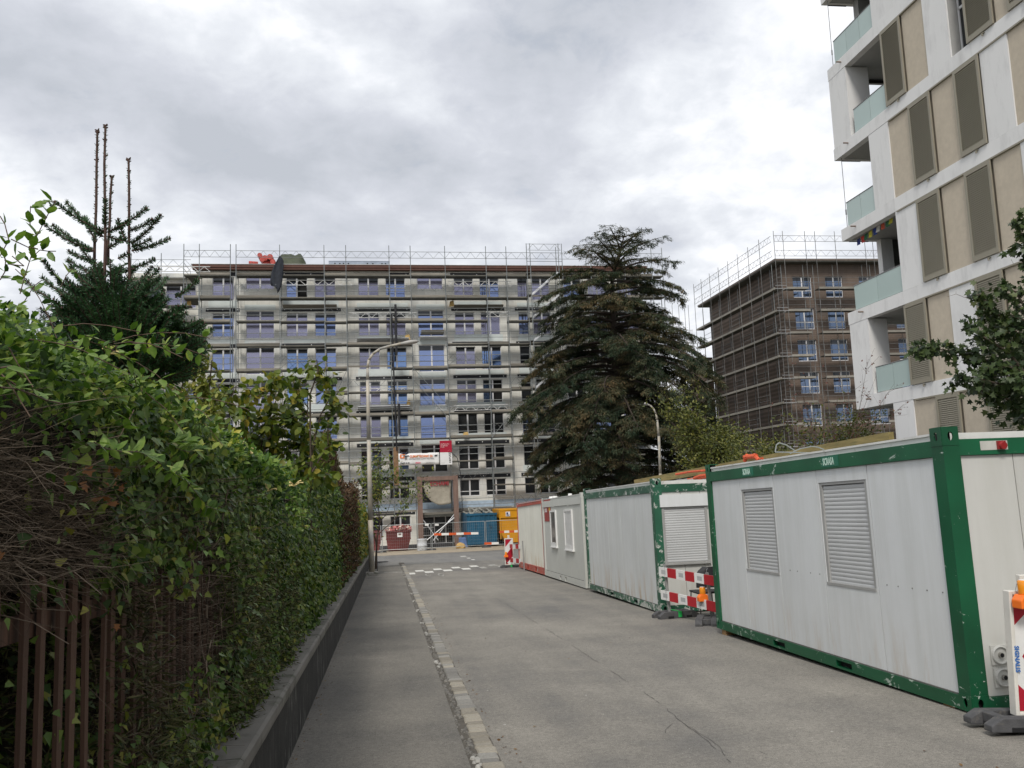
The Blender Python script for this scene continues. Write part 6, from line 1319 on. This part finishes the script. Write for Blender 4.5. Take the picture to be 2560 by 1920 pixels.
o = b.build('plastic_sheet', mat('grey_plastic_sheet', (.36, .36, .38), .4, var=.2), label='loose grey plastic sheets flapping on the scaffold behind the small tree', cat='plastic sheet', loc=tuple(ORI), rot=(0, 0, ROT)); sm_ = o.modifiers.new('s', 'SOLIDIFY'); sm_.thickness = .01

# ------------------------------------------------------------------ brown building on the right
M_brown = facademat('brown_insulation_wall', (.165, .125, .10), (.13, .105, .09), (.6, .6, .6), 1.2, .2)
bb_ = thing('brown_building', 'dark brown eight storey block wrapped in scaffolding behind the white apartment house', 'building', (37.5, 75.6, 0))
BT = [21.0, 17.95, 14.9, 11.85, 8.8, 5.75, 2.7]; BX = [(1.05, 2.95), (4.35, 6.1), (7.8, 9.8), (11.3, 13.2), (14.6, 16.5), (18, 20)]
hl = [(x0, x1, z-2.05, z) for z in BT for x0, x1 in BX]
b = wallgrid((0, 24), (-3, 22.2), hl, .25); b.add([(0, 0, -3), (0, 0, 22.2), (0, 18.5, 22.2), (0, 18.5, -3)], [(0, 1, 2, 3)]); b.add([(0, 18.5, -3), (0, 18.5, 22.2), (24, 18.5, 22.2), (24, 18.5, -3)], [(0, 1, 2, 3)]); b.add([(24, 0, -3), (24, 18.5, -3), (24, 18.5, 22.2), (24, 0, 22.2)], [(0, 1, 2, 3)])
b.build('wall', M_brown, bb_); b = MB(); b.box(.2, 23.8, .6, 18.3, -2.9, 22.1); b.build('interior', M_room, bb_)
b = MB(); b.box(-1.0, 24.5, -.9, 19.4, 22.2, 22.3, 1); b.box(-1.05, 24.5, -.95, 19.5, 22.3, 22.48); b.build('roof', [mat('brown_roof_edge', (.17, .14, .12), .7), M_decku], bb_)
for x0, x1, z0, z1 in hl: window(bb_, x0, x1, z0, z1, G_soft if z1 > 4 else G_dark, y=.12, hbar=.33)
b = MB(); b.box(-2.2, 0, 18.6, 20.5, -3, 16.2); b.build('annex', M_brown, bb_)
sb_ = thing('scaffolding', 'scaffold around the brown building with rails above its flat roof', 'scaffolding', (37.5, 75.6, 0))
BD = [-1.1, .9, 2.9, 4.9, 6.9, 8.9, 11.15, 13.2, 15.35, 17.45, 19.55]
b = MB(); b.tube((0, 0, -2.8), (0, 0, 25.0), .03, n=6); bu = b.mesh('standard', M_tube); b = MB(); b.tube((0, 0, -2.8), (0, 0, 22.0), .025, n=6); bu2 = b.mesh('standard', M_tube)
M_tube_b = M_tube; M_tube = mat('dull_scaffold_tube', (.17, .17, .165), .6, .4, var=.25, scale=3, objvar=.2)
b = MB(); b.tube((0, 0, -2.8), (0, 0, 25.0), .026, n=6); bu = b.mesh('standard', M_tube)
FX = [-1.2, -.3, 1.9, 2.9, 4.9, 7.9, 8.7, 11.5, 14.4, 17.4, 20.4, 23.4]; LY = [-1.2, 1.4, 4.0, 6.6, 9.2, 11.8, 14.4, 17.0, 19.4]
for x in FX: put('standard', bu, sb_, loc=(x, -1.4, 0)); put('standard', bu2, sb_, loc=(x, -.5, 0))
for y in LY[1:]: put('standard', bu, sb_, loc=(-1.4, y, 0)); put('standard', bu2, sb_, loc=(-.5, y, 0))
b = MB(); b.box(0, 1, -1.35, -.55, -.04, .0, 1); b.box(0, 1, -1.38, -1.34, 0, .12); bdk = b.mesh('deck', [M_deckw, M_decku]); bdr = None
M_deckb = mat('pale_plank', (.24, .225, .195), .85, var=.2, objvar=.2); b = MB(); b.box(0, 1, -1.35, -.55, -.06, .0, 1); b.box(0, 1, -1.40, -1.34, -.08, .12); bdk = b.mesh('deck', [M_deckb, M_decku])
b = MB(); [b.tube((0, -1.42, z), (1, -1.42, z), .02, n=5) for z in (.5, 1.0)]; b.tube((.01, -1.42, .48), (.01, -1.42, 1.02), .012, n=4); b.tube((.99, -1.42, .48), (.99, -1.42, 1.02), .012, n=4); brl = b.mesh('guard_rail', M_tube)
for z in BD:
    for x0, x1 in zip(FX, FX[1:]):
        if x1-x0 > 1.2: put('deck', bdk, sb_, loc=(x0, 0, z), scale=(x1-x0, 1, 1))
        put('guard_rail', brl, sb_, loc=(x0, 0, z), scale=(x1-x0, 1, 1))
    for y0, y1 in zip(LY, LY[1:]):
        o = put('deck', bdk, sb_, loc=(0, y1, z), rot=(0, 0, R(-90)), scale=(y1-y0, 1, 1)); (put('guard_rail', brl, sb_, loc=(0, y1, z), rot=(0, 0, R(-90)), scale=(y1-y0, 1, 1)) if (int(y0*3)+int(z)) % 3 == 0 else None)
    b = MB(); [b.tube((-1.4, -1.4+q, z-.05), (-.2+q, -1.4+q*1.0, z-.05), .03, n=5) for q in (0, .5)]; b.tube((-1.4, -1.4, z+.25), (-.3, -1.4, z+.25), .022, n=5); b.build('bracket', M_galv, sb_)
def raillat(p, q, z, name='lattice_rail'):
    p = Vector(p); q = Vector(q); b = MB(); n = max(2, int((q-p).length/.8)); u = Vector((0, 0, .55)); b.tube(p, q, .02, n=5); b.tube(p+u, q+u, .02, n=5)
    for i in range(n): a = p+(q-p)*i/n; m_ = p+(q-p)*(i+.5)/n; c = p+(q-p)*(i+1)/n; b.tube(a, m_+u, .011, n=4); b.tube(m_+u, c, .011, n=4)
    b.build(name, M_tube, sb_)
for z in (22.6, 24.0):
    for x0, x1 in zip(FX, FX[1:]): 
        if x1-x0 > .2: raillat((x0, -1.42, z), (x1, -1.42, z), z)
    for y0, y1 in zip(LY, LY[1:]): raillat((-1.42, y0, z), (-1.42, y1, z), z)
st = MB()
for k_ in range(9):
    z = 2+k_*2.0
    for x in (-2.3, -1.7): st.bar((x, 19.8, z), (x+.5, 21.3, z+2), .05, .05)
    for s_ in range(8): t_ = (s_+.5)/8; st.box(-2.3+.5*t_, -1.65+.5*t_, 19.8+1.5*t_-.05, 19.8+1.5*t_+.05, z+2*t_-.02, z+2*t_+.02)
st.build('ladder', M_alu, sb_)
for x, y in ((-2.6, 19.6), (-2.6, 21.6), (-1.4, 21.6), (-3.4, 21.6)): put('standard', bu, sb_, loc=(x, y, -2))
b = MB()
for k_ in range(9): x = 4.8+k_*.35; b.bar((x, 1+k_ % 3*.2, 22.55), (x+.9, 1.6, 22.7+.1*(k_ % 2)), .1, .06)
b.build('timber_pile', M_deckw, loc=(37.5, 75.6, 0), label='loose pile of short timbers on the roof of the brown building', cat='timber')

# ------------------------------------------------------------------ white apartment block on the right
M_ren = mat('white_render', (.72, .72, .71), .85, var=.03, scale=1.0, dark=(.54, .54, .53), thr=(.5, .8), b=.15, stretch=(1, 1, .3)); M_bei = mat('beige_render', (.50, .44, .35), .9, var=.07, scale=6, b=.35); M_shut = mat('olive_grey_shutter', (.265, .245, .19), .55, var=.05, scale=1); M_soff = mat('grey_soffit', (.36, .36, .35), .85, var=.06)
M_gl = glassmat('frosted_green_glass', (.40, .50, .475), .0, .25, .06); M_cable2 = mat('steel_cable', (.2, .2, .2), .4, .6)
AX = 14.6
ap = thing('apartment_block', 'white and beige apartment block with sliding louvre shutters and glass balconies on the right', 'building', (AX, 0, 0), (0, 0, -.009))
BB = [-1.46, 1.27, 4.0, 6.73, 9.48, 12.22, 14.95, 17.68]; BH = .385; S0, S1 = -6.0, 25.52
for k_, z in enumerate(BB):
    b = MB(); e = S1+(.04 if k_ % 2 else .0)
    b.box(0, .22, S0, e-3.04, z, z+BH); b.build('band', M_ren, ap); b = MB(); b.box(0, .22, e-3.035, e, z, z+BH); b.build('band', M_ren, ap)
    b = MB(); b.box(.22, 3.4, 22.3, e, z+.02, z+BH-.03); b.box(.22, 12, S0, 22.3, z+.05, z+BH-.05); b.box(.22, 3.4, e-.16, e+.001, z, z+BH, 1); b.box(.24, .9, e-.05, e+.004, z-.012, z+.0, 2); b.build('slab', [M_soff, M_ren, mat('black_edge', (.02, .018, .018), .7)], ap)
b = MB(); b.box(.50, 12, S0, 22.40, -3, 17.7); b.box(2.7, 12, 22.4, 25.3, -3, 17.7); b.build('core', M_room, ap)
slm = {}
def ashutter(y0, y1, z0, z1, parent=ap):
    k_ = (round(y1-y0, 2), round(z1-z0, 2))
    if k_ not in slm:
        w_ = y1-y0; h_ = z1-z0; b = MB(); f = .085; X = -.045
        b.box(X, X+.04, 0, f, 0, h_); b.box(X, X+.04, w_-f, w_, 0, h_); b.box(X, X+.04, f, w_-f, 0, .13); b.box(X, X+.04, f, w_-f, h_-.09, h_); fr_ = b.mesh('frame', M_shut)
        b = MB(); n = int((h_-.24)/.052)
        for i in range(n): z = .14+(h_-.24)*i/n; b.add([(X+.030, f, z+.04), (X+.030, w_-f, z+.04), (X+.004, w_-f, z), (X+.004, f, z), (X+.034, f, z+.048), (X+.034, w_-f, z+.048), (X+.008, w_-f, z+.006), (X+.008, f, z+.006)], [(0, 1, 2, 3), (7, 6, 5, 4), (0, 4, 5, 1), (3, 2, 6, 7)])
        b.add([(X+.038, f, .13), (X+.038, w_-f, .13), (X+.038, w_-f, h_-.09), (X+.038, f, h_-.09)], [(3, 2, 1, 0)]); sl_ = b.mesh('slats', M_shut); slm[k_] = (fr_, sl_)
    o = put('sliding_shutter', slm[k_][0], parent, loc=(0, y0, z0)); put('slats', slm[k_][1], o, kind='stuff')
def apanel(y0, y1, z0, z1, m, x=.03, nm='wall_panel'): b = MB(); b.box(x, .5, y0, y1, z0, z1); b.build(nm, m, ap)
LAY = {  # floor index -> pieces from the far corner towards the camera: (kind, y_near, y_far)
 1: [('w', 22.5, 23.5), ('b', 21.45, 22.5), ('s', 20.42, 21.45), ('b', 19.43, 20.42), ('s', 18.4, 19.43), ('b', 17.4, 18.4), ('w', 16.4, 17.4), ('s', 15.4, 16.4), ('b', 14.4, 15.4), ('w', 13.4, 14.4), ('b', 10, 13.4)],
 2: [('s', 21.45, 22.5), ('b', 20.47, 21.45), ('w', 19.44, 20.47), ('s', 18.38, 19.44), ('b', 17.4, 18.38), ('s', 16.4, 17.4), ('b', 15.4, 16.4), ('w', 14.4, 15.4), ('b', 10, 14.4)],
 3: [('w', 21.47, 22.5), ('s', 20.4, 21.47), ('b', 19.4, 20.4), ('s', 18.38, 19.4), ('b', 17.4, 18.38), ('w', 16.4, 17.4), ('s', 15.4, 16.4), ('b', 10, 15.4)],
 4: [('w', 22.46, 23.5), ('b', 21.43, 22.46), ('s', 20.4, 21.43), ('b', 19.43, 20.4), ('s', 18.41, 19.43), ('w', 17.44, 18.41), ('b', 16.4, 17.44), ('s', 15.4, 16.4), ('b', 10, 15.4)],
 5: [('s', 21.38, 22.41), ('b', 20.4, 21.38), ('w', 19.43, 20.4), ('r', 18.85, 19.43), ('s', 17.75, 18.78), ('b', 17.3, 17.75), ('s', 16.3, 17.3), ('b', 10, 16.3)],
 6: [('w', 21.7, 22.77), ('w', 20.6, 21.695), ('b', 19.5, 20.6), ('s', 18.4, 19.5), ('w', 17.4, 18.4), ('b', 10, 17.4)], 0: [('b', 10, 23.5)]}
for k_, L_ in LAY.items():
    z0 = BB[k_]+BH; z1 = BB[k_+1]
    for kind, y0, y1 in L_:
        if kind == 'w': apanel(y0+.003, y1-.003, z0+.006, z1-.006, M_ren, x=.006)
        elif kind == 'b': apanel(y0+.002, y1-.002, z0+.002, z1-.002, M_bei, x=.035)
        elif kind == 's': apanel(y0+.004, y1-.004, z0+.002, z1-.002, M_bei, x=.08); ashutter(y0+.02, y1-.03, z0+.01, z1-.05)
        else:
            apanel(y1-.02, y1+.005, z0, z1, M_soff, x=.05); wz = z1-z0; b = MB(); b.box(.30, .36, y0, y0+.06, z0+.02, z1-.02); b.box(.30, .36, y0, y1-.03, z0+wz*.55, z0+wz*.55+.07); b.box(.30, .36, y1-.09, y1-.03, z0+.02, z1-.02); b.box(.30, .36, y0+.06, y1-.09, z0+.02, z0+.08)
            wn = b.build('window', M_frame, ap); b = MB(); b.box(.325, .33, y0+.06, y1-.09, z0+.08, z1-.02); b.build('pane', G_dark, wn)
    for kind, y0, y1 in L_:
        if kind == 's': b = MB(); b.bar((-.045, (y0+y1)/2-.1, z0-.03), (-.045, (y0+y1)/2-.1, z0-.10), .03); b.box(-.05, .0, (y0+y1)/2-.14, (y0+y1)/2-.06, z0-.04, z0-.02); b.build('shutter_stop', M_shut, ap)
    b = MB(); b.box(-.02, .05, 10, 22.4, z1-.045, z1-.004); b.build('shutter_track', M_shut, ap)
    b = MB(); b.tube((-.16, 24.65, z0-.14), (.0, 24.65, z0-.14), .025, n=8); b.build('drain_spout', mat('spout', (.2, .15, .12), .6), ap)
def balustrade(y0, y1, z0, n, end=True):
    b = MB(); b.tube((.06, y0, z0+.80), (.06, y1, z0+.80), .018, n=6); b.tube((.06, y1, z0+.80), (2.6, y1, z0+.80), .018, n=6) if end else None; o = b.build('handrail', M_cable2, ap)
    for i in range(n): a = y0+(y1-y0)*i/n; c = y0+(y1-y0)*(i+1)/n; b = MB(); b.box(.055, .068, a+.008, c-.008, z0+.03, z0+.79); b.build('glass_panel', M_gl, o)
    if end: b = MB(); b.box(.08, 2.6, y1-.012, y1, z0+.03, z0+.79); b.build('glass_panel', M_gl, o)
balustrade(22.52, 25.15, BB[3]+BH, 2); balustrade(23.52, 25.17, BB[4]+BH, 2); balustrade(22.78, 25.1, BB[6]+BH, 3); balustrade(22.43, 24.28, BB[5]+BH, 2, False); balustrade(22.52, 24.33, BB[2]+BH, 2, False)
def corner_col(k_, y0, y1, depth): b = MB(); b.box(.006, depth, y0, y1, BB[k_]+BH+.006, BB[k_+1]-.006); b.build('corner_column', M_ren, ap)
corner_col(5, 24.45, 25.5, .78); corner_col(2, 24.45, 25.52, .64)
b = MB(); z0 = BB[3]+BH; z1 = BB[4]; b.box(1.15, 1.55, 25.2, 25.45, z0, z1); b.build('corner_column', M_ren, ap); b = MB(); b.box(1.56, 2.7, 25.3, 25.4, z0, z1); b.build('end_wall', mat('dark_end_wall', (.10, .10, .09), .8), ap)
b = MB(); b.box(.8, 2.7, 25.3, 25.45, BB[6]-.10, BB[6]+.01); b.box(.8, 2.7, 25.28, 25.3, BB[6]-.12, BB[6]-.02, 1); b.build('end_beam', [M_soff, mat('black_edge', (.02, .018, .018))], ap)
b = MB(); b.box(1.0, 1.5, 25.0, 25.3, BB[6]+BH, 17.68); b.build('corner_column', M_soff, ap)
for k_ in (4, 6):
    b = MB(); b.tube((.10, 25.3, BB[k_]+BH), (.10, 25.3, BB[k_+1]), .010, n=5); b.tube((.10, 25.3, BB[k_]+BH+.45), (.10, 25.3, BB[k_]+BH+.62), .022, n=6); b.build('cable', M_cable2, ap)
fg = thing('prayer_flags', 'string of small coloured prayer flags under the balcony slab of the white block', 'flags')
p0_ = atY(2140, 601, 25.25); p1_ = atY(2232, 540, 23.1); FC = [(.03, .05, .22), (.5, .05, .04), (.03, .15, .07), (.55, .5, .06), (.03, .06, .25), (.6, .6, .58), (.55, .10, .05), (.04, .16, .07), (.55, .52, .06)]
b = MB(); b.tube(tuple(p0_), tuple(p1_), .004, n=4); b.build('string', M_cable2, fg)
for i, c_ in enumerate(FC):
    t_ = (i+.3)/len(FC); q = p0_+(p1_-p0_)*t_; e = (p1_-p0_)/len(FC)*.72; sw = .04*math.sin(i*2.1)
    b = MB(); b.add([tuple(q), tuple(q+e), tuple(q+e+np.array([sw+.02, .03, -.20])), tuple(q+np.array([sw, .03, -.19]))], [(0, 1, 2, 3)]); o = b.build('flag', mat('flag_%02d%02d%02d' % tuple(int(v*99) for v in c_), c_, .7, b=0), fg); sm_ = o.modifiers.new('s', 'SOLIDIFY'); sm_.thickness = .004

# ------------------------------------------------------------------ skips, tanks and site fence before the building
M_skip = mat('dark_red_skip', (.115, .024, .022), .55, var=.25, scale=1.2, dark=(.06, .035, .03), thr=(.6, .75))
def skip(label, cx, w_, y0):
    z = gz(y0)+.08; o = thing('skip', label, 'skip', (cx, y0, z), group='dark red rubble skips'); b = MB(); hw = w_/2; T = 1.45; Mz = .82
    pr = [(-hw*.86, 0), (hw*.74, 0), (hw*.98, Mz), (hw, Mz+.05), (hw, T), (hw-.05, T), (-hw+.05, T), (-hw, T), (-hw, Mz+.05), (-hw*.98, Mz)]
    b.prism([(x, q) for x, q in pr], 'y', 0, 2.6); b.box(-hw-.03, hw+.03, -.05, 0, T-.10, T); b.box(-hw-.02, hw+.02, -.03, 0, Mz-.02, Mz+.06); b.box(hw, hw+.07, -.02, 2.6, T-.12, T); b.build('body', M_skip, o)
    b = MB(); b.box(-.08, .30, -.06, -.05, .98, 1.30); st_ = b.build('sticker', M_signw, o); b = MB(); b.box(0, .22, -.065, -.061, 1.12, 1.26); b.build('print', mat('sticker_print', (.16, .12, .10), .6), st_); return o
s_a = skip('open dark red skip heaped with pink and white plastic rubble', .90, 1.86, 67.6); s_b = skip('half hidden dark red skip behind the lamp post', -1.30, 1.86, 67.6)
b = MB(); M_rb = [mat('pink_rubble', (.50, .17, .16), .7, var=.3), mat('pale_rubble', (.60, .48, .40), .8, var=.3), mat('red_rubble', (.30, .05, .05), .7, var=.3)]
for i in range(260):
    x = rnd.uniform(-.85, .95); y = rnd.uniform(.1, 2.4); z = 1.40+.50*math.cos((x-.12)*1.25)*rnd.random()**.4*math.sin(math.pi*min(1, y/2.5+.25)); s_ = rnd.uniform(.07, .2); q = [Vector((x, y, z))+Vector((rnd.gauss(0, 1), rnd.gauss(0, 1), rnd.gauss(0, 1))).normalized()*s_ for _ in range(4)]; b.add(q, [(0, 1, 2), (0, 2, 3), (0, 3, 1), (1, 3, 2)], rnd.choice((0, 0, 1, 1, 2)))
b.build('rubble', M_rb, kind='stuff', loc=(.90, 67.6, gz(67.6)+.08), label='heap of torn pink and cream plastic and rubble filling the skip', cat='rubble')
M_blue = mat('blue_container_paint', (.012, .085, .155), .5, var=.25, scale=.8, dark=(.02, .05, .08), thr=(.6, .7))
bc = thing('waste_container', 'tall blue ribbed waste container beside the entrance portal', 'container', (7.42, 68.4, gz(68.4)+.14)); b = MB(); hw = 1.18
b.prism([(-hw*.93, 0), (hw*.93, 0), (hw, .5), (hw, 2.42), (-hw, 2.42), (-hw, .5)], 'y', 0, 5.5)
for k_ in range(6): x = -.95+k_*.38; b.box(x-.045, x+.045, -.07, 0, .25, 2.36)
b.box(-hw-.03, hw+.03, -.09, 0, 2.30, 2.46); b.box(-hw, hw, -.08, 0, .08, .2); b.build('body', M_blue, bc, bevel=.01)
b = MB(); 
for k_ in range(14): x = rnd.uniform(-1, 1); b.bar((x, rnd.uniform(0, 2), 2.4), (x+rnd.uniform(-.8, .8), rnd.uniform(0, 3), 2.45+rnd.random()*.5), .16, .03)
b.build('scrap', mat('scrap_boards', (.25, .25, .22), .8, var=.4), kind='stuff', loc=(7.42, 68.4, gz(68.4)+.14), label='broken boards and scrap sticking out of the blue container', cat='scrap')
M_yelp = mat('orange_yellow_tank', (.62, .28, .008), .5, var=.12, scale=.9, dark=(.35, .17, .02), thr=(.62, .75))
oc = thing('site_tank', 'big orange yellow steel tank partly hidden by the white shipping container', 'tank', (10.2, 67.4, gz(67.4)+.25)); b = MB()
b.box(-1.45, 1.5, 0, 5, 1.9, 2.55); b.prism([(-1.4, 1.88), (1.45, 1.88), (1.45, .55), (1.1, .0), (-1.0, .0), (-1.35, .6)], 'y', .1, 4.9); b.box(-1.5, 1.55, -.04, 0, 2.46, 2.58); b.box(-1.5, -1.42, -.04, .02, .3, 2.5); b.build('body', M_yelp, oc, bevel=.015)
for x in (-.85, .42):
    b = MB(); b.box(x-.17, x+.17, -.052, -.042, 2.03, 2.38); st_ = b.build('sticker', M_signw, oc); b = MB(); b.box(x-.12, x+.12, -.057, -.053, 2.08, 2.15); b.box(x-.11, x+.02, -.057, -.053, 2.17, 2.33); b.build('print', mat('navy_print', (.02, .03, .14), .5), st_)
for x in (-.9, .9): b = MB(); b.tube((x, .3, -.05), (x, .55, -.05), .2, n=12); b.build('wheel', M_black, oc)
# mesh fence panels
M_fence = mat('fence_tube', (.38, .40, .40), .5, .5)
def fencepanel(label, p, q, h_=1.95):
    o = thing('site_fence_panel', label, 'fence panel', group='temporary mesh fence panels'); p = Vector((p[0], p[1], gz(p[1])+.02)); q = Vector((q[0], q[1], gz(q[1])+.02)); u = Vector((0, 0, h_)); b = MB()
    b.tube(p, p+u, .025, n=6); b.tube(q, q+u, .025, n=6); b.tube(p+u, q+u, .022, n=6); b.tube(p+u*.09, q+u*.09, .022, n=6); b.build('frame', M_fence, o); b = MB(); n = int((q-p).length/.15)
    for i in range(1, n): a = p+(q-p)*i/n; b.tube(a+u*.09, a+u, .003, n=3, caps=False)
    for i in range(1, 8): b.tube(p+u*(.09+.91*i/8), q+u*(.09+.91*i/8), .003, n=3, caps=False)
    b.build('wire_mesh', M_fence, o, kind='stuff'); return o
fencepanel('fence panel standing in front of the two red skips', (-.3, 65.4), (3.25, 65.4)); fencepanel('fence panel crossing the entrance portal behind the orange and white boards', (3.35, 65.45), (7.35, 66.0)); fencepanel('fence panel in front of the yellow tank at the container corner', (7.45, 66.0), (11.0, 66.2)); fencepanel('fence panel at the left partly hidden by the lamp post', (-2.6, 64.6), (-.40, 63.4))
for i, x in enumerate((3.3, 7.4, -.35)):
    o = thing('fence_foot', ('flat concrete fence foot at the white drum', 'flat concrete fence foot before the blue container', 'flat fence foot left of the big skip')[i], 'fence foot', (x, 65.6, gz(65.6)+.0)); b = MB(); b.prism([(-.36, 0), (.36, 0), (.30, .13), (-.30, .13)], 'y', -.12, .12); b.build('block', M_rubber, o)
M_ored = mat('orange_red_board', (.60, .10, .025), .5, var=.1)
o = thing('barrier_board', 'long orange and white board tied across the fence at the entrance', 'barrier board'); p_ = atY(1085, 1336, 65.3); q_ = atY(1196, 1333, 65.3); board(o, p_, q_, .17, 0, 6, m1=M_ored, m2=M_signw, stick=False)
o = thing('barrier_board', 'short orange and white board low on the fence before the blue container', 'barrier board'); p_ = atY(1211, 1359, 65.6); q_ = atY(1247, 1358, 65.6); board(o, p_, q_, .17, 0, 2, m1=M_ored, m2=M_signw, stick=False)
o = thing('barrier_board', 'orange and white board in front of the yellow tank', 'barrier board'); p_ = atY(1248, 1330, 65.9); q_ = atY(1298, 1328, 65.9); board(o, p_, q_, .17, 0, 4, m1=M_ored, m2=M_signw, stick=False)
for (px_, py_, lb) in ((1067, 1312, 'small white notice plate on the left fence panel top corner'), (1092, 1312, 'small white notice plate on the fence panel over the entrance door')):
    P_ = atY(px_, py_, 65.35); b = MB(); b.box(-.14, .14, -.01, .01, -.07, .07); b.box(-.13, .13, -.012, -.0101, -.01, .005, 1); b.build('notice_plate', [M_signw, M_tape], loc=tuple(P_), label=lb, cat='notice')
# white wire-bound drum, bag, small bits
dr_ = thing('white_drum', 'white plastic drum wrapped in film standing by the fence at the portal', 'drum', (2.62, 65.9, gz(65.9))); b = MB(); b.lathe([(.36, 0), (.38, .05), (.37, .35), (.40, .38), (.37, .42), (.36, .8), (.39, .84), (.36, .88)], n=16); b.build('body', mat('white_film', (.58, .60, .62), .4, var=.15, scale=6, dark=(.35, .37, .4), thr=(.55, .7)), dr_, smooth=True)
b = MB(); vs = []; n = 9
for j in range(5):
    for i in range(n): r = (.32, .36, .30, .2, .06)[j]*(1+.2*math.sin(i*2.3+j)); vs.append((r*math.cos(6.283*i/n), r*math.sin(6.283*i/n), (0, .12, .28, .40, .46)[j]))
b.add(vs, [(j*n+i, j*n+(i+1) % n, (j+1)*n+(i+1) % n, (j+1)*n+i) for j in range(4) for i in range(n)]); P_ = atY(1151, 1366, 66.8); b.build('sack', mat('tan_paper_sack', (.55, .36, .13), .8, var=.2), loc=(P_[0], 66.8, gz(66.8)), label='crumpled tan paper sack on the ground by the portal foot', cat='sack')
b = MB(); b.box(-.35, .35, 0, .7, 0, .75); b.box(-.37, .37, -.02, .0, .6, .68); P_ = atY(1160, 1350, 69.5); b.build('crate', mat('blue_crate', (.12, .2, .4), .6), loc=(P_[0], 69.8, gz(69.8)), label='pale blue crate between the portal post and the blue container', cat='crate', bevel=.02)
# a few offcuts of yellow insulation board left on the decks
M_yi = mat('yellow_insulation', (.62, .42, .16), .8, var=.15)
for (px_, py_, w_, h_, lb) in ((1129, 759, .45, .55, 'yellow insulation offcut under the second highest deck right of centre'), (1018, 843, .5, .5, 'yellow insulation offcut at the right end of the silver platform above the lamp'), (1021, 1006, .3, .45, 'small yellow insulation offcut beside the lower silver platform'), (1164, 1084, .5, .3, 'yellow board piece between the two dark windows above the red sign'), (472, 757, .4, .5, 'yellow offcut at the scaffold corner beside the fir')):
    A0 = F2(px_, py_, -.4); b = MB(); b.prism([(-w_/2, -h_/2), (w_/2, -h_/2*.8), (w_/2*.8, h_/2), (-w_/2*.6, h_/2*.7)], 'y', -.04, .04)
    M_ = Matrix.Rotation(ROT, 4, 'Z'); q = M_ @ Vector((A0[0], -.4, 0)); b.build('insulation_offcut', M_yi, loc=(ORI[0]+q.x, ORI[1]+q.y, A0[1]), rot=(0, 0, ROT), label=lb, cat='insulation board')
# fallen leaves and grit gathered along wall and kerb
n_ = 420; P = np.zeros((n_, 3)); P[:, 1] = 4.5+rng.random(n_)**1.4*30; side = rng.random(n_); P[:, 0] = np.where(side < .45, -.80+np.abs(rng.normal(0, .06, n_)), np.where(side < .85, .90+np.abs(rng.normal(0, .07, n_)), rng.uniform(-.7, 4.8, n_)))
P[:, 2] = [gz(y)+(.034 if x < .6 else .006) for x, y in P[:, :2]]
n2_ = 2600; Q = np.zeros((n2_, 3)); Q[:, 1] = 3.5+rng.random(n2_)**1.3*36; Q[:, 0] = -1.12+np.abs(rng.normal(0, .10, n2_)); Q = Q[Q[:, 0] < -.81]; Q = Q[noisekeep(Q, 1.6, -.15, 2)]; Q[:, 2] = [gz(y)+.667 for y in Q[:, 1]]
M_fl2 = leafmat('fallen_leaves', [(.2, (.06, .035, .02)), (.6, (.16, .09, .04)), (.9, (.30, .20, .07))], .8, .05)
put('wall_litter', leafmesh('wall_litter', Q, rv(len(Q))*(1, 1, .3), rv(len(Q))*.4+(0, 0, 1), rng.uniform(.015, .045, len(Q)), T_OVAL, leafmat('moss_and_litter', [(.2, (.025, .022, .012)), (.6, (.06, .05, .025)), (.9, (.11, .09, .04))], .9, 0)), kind='stuff', label='dark moss and leaf litter lying on the coping of the low wall', cat='leaf litter')
put('fallen_leaves', leafmesh('fallen_leaves', P, rv(n_)*(1, 1, .15), rv(n_)*.25+(0, 0, 1), rng.uniform(.018, .04, n_), T_OVAL, M_fl2), kind='stuff', label='small dry leaves and grit scattered along the kerb and wall foot', cat='fallen leaves')
# houses behind the camera side of the street, seen only in the window glass
hb = thing('house', 'plain pale house across the street behind the viewer', 'house', (2, -26, 1.0))
b = MB(); b.box(-16, 18, -10, 0, 0, 8.5); b.build('wall', M_bei, hb); b = MB(); b.prism([(-10.6, 8.5), (.6, 8.5), (-5, 11.5)], 'x', -16.6, 18.6); b.build('roof', mat('roof_tiles', (.18, .08, .05), .8), hb)
print('objects', len(bpy.data.objects))
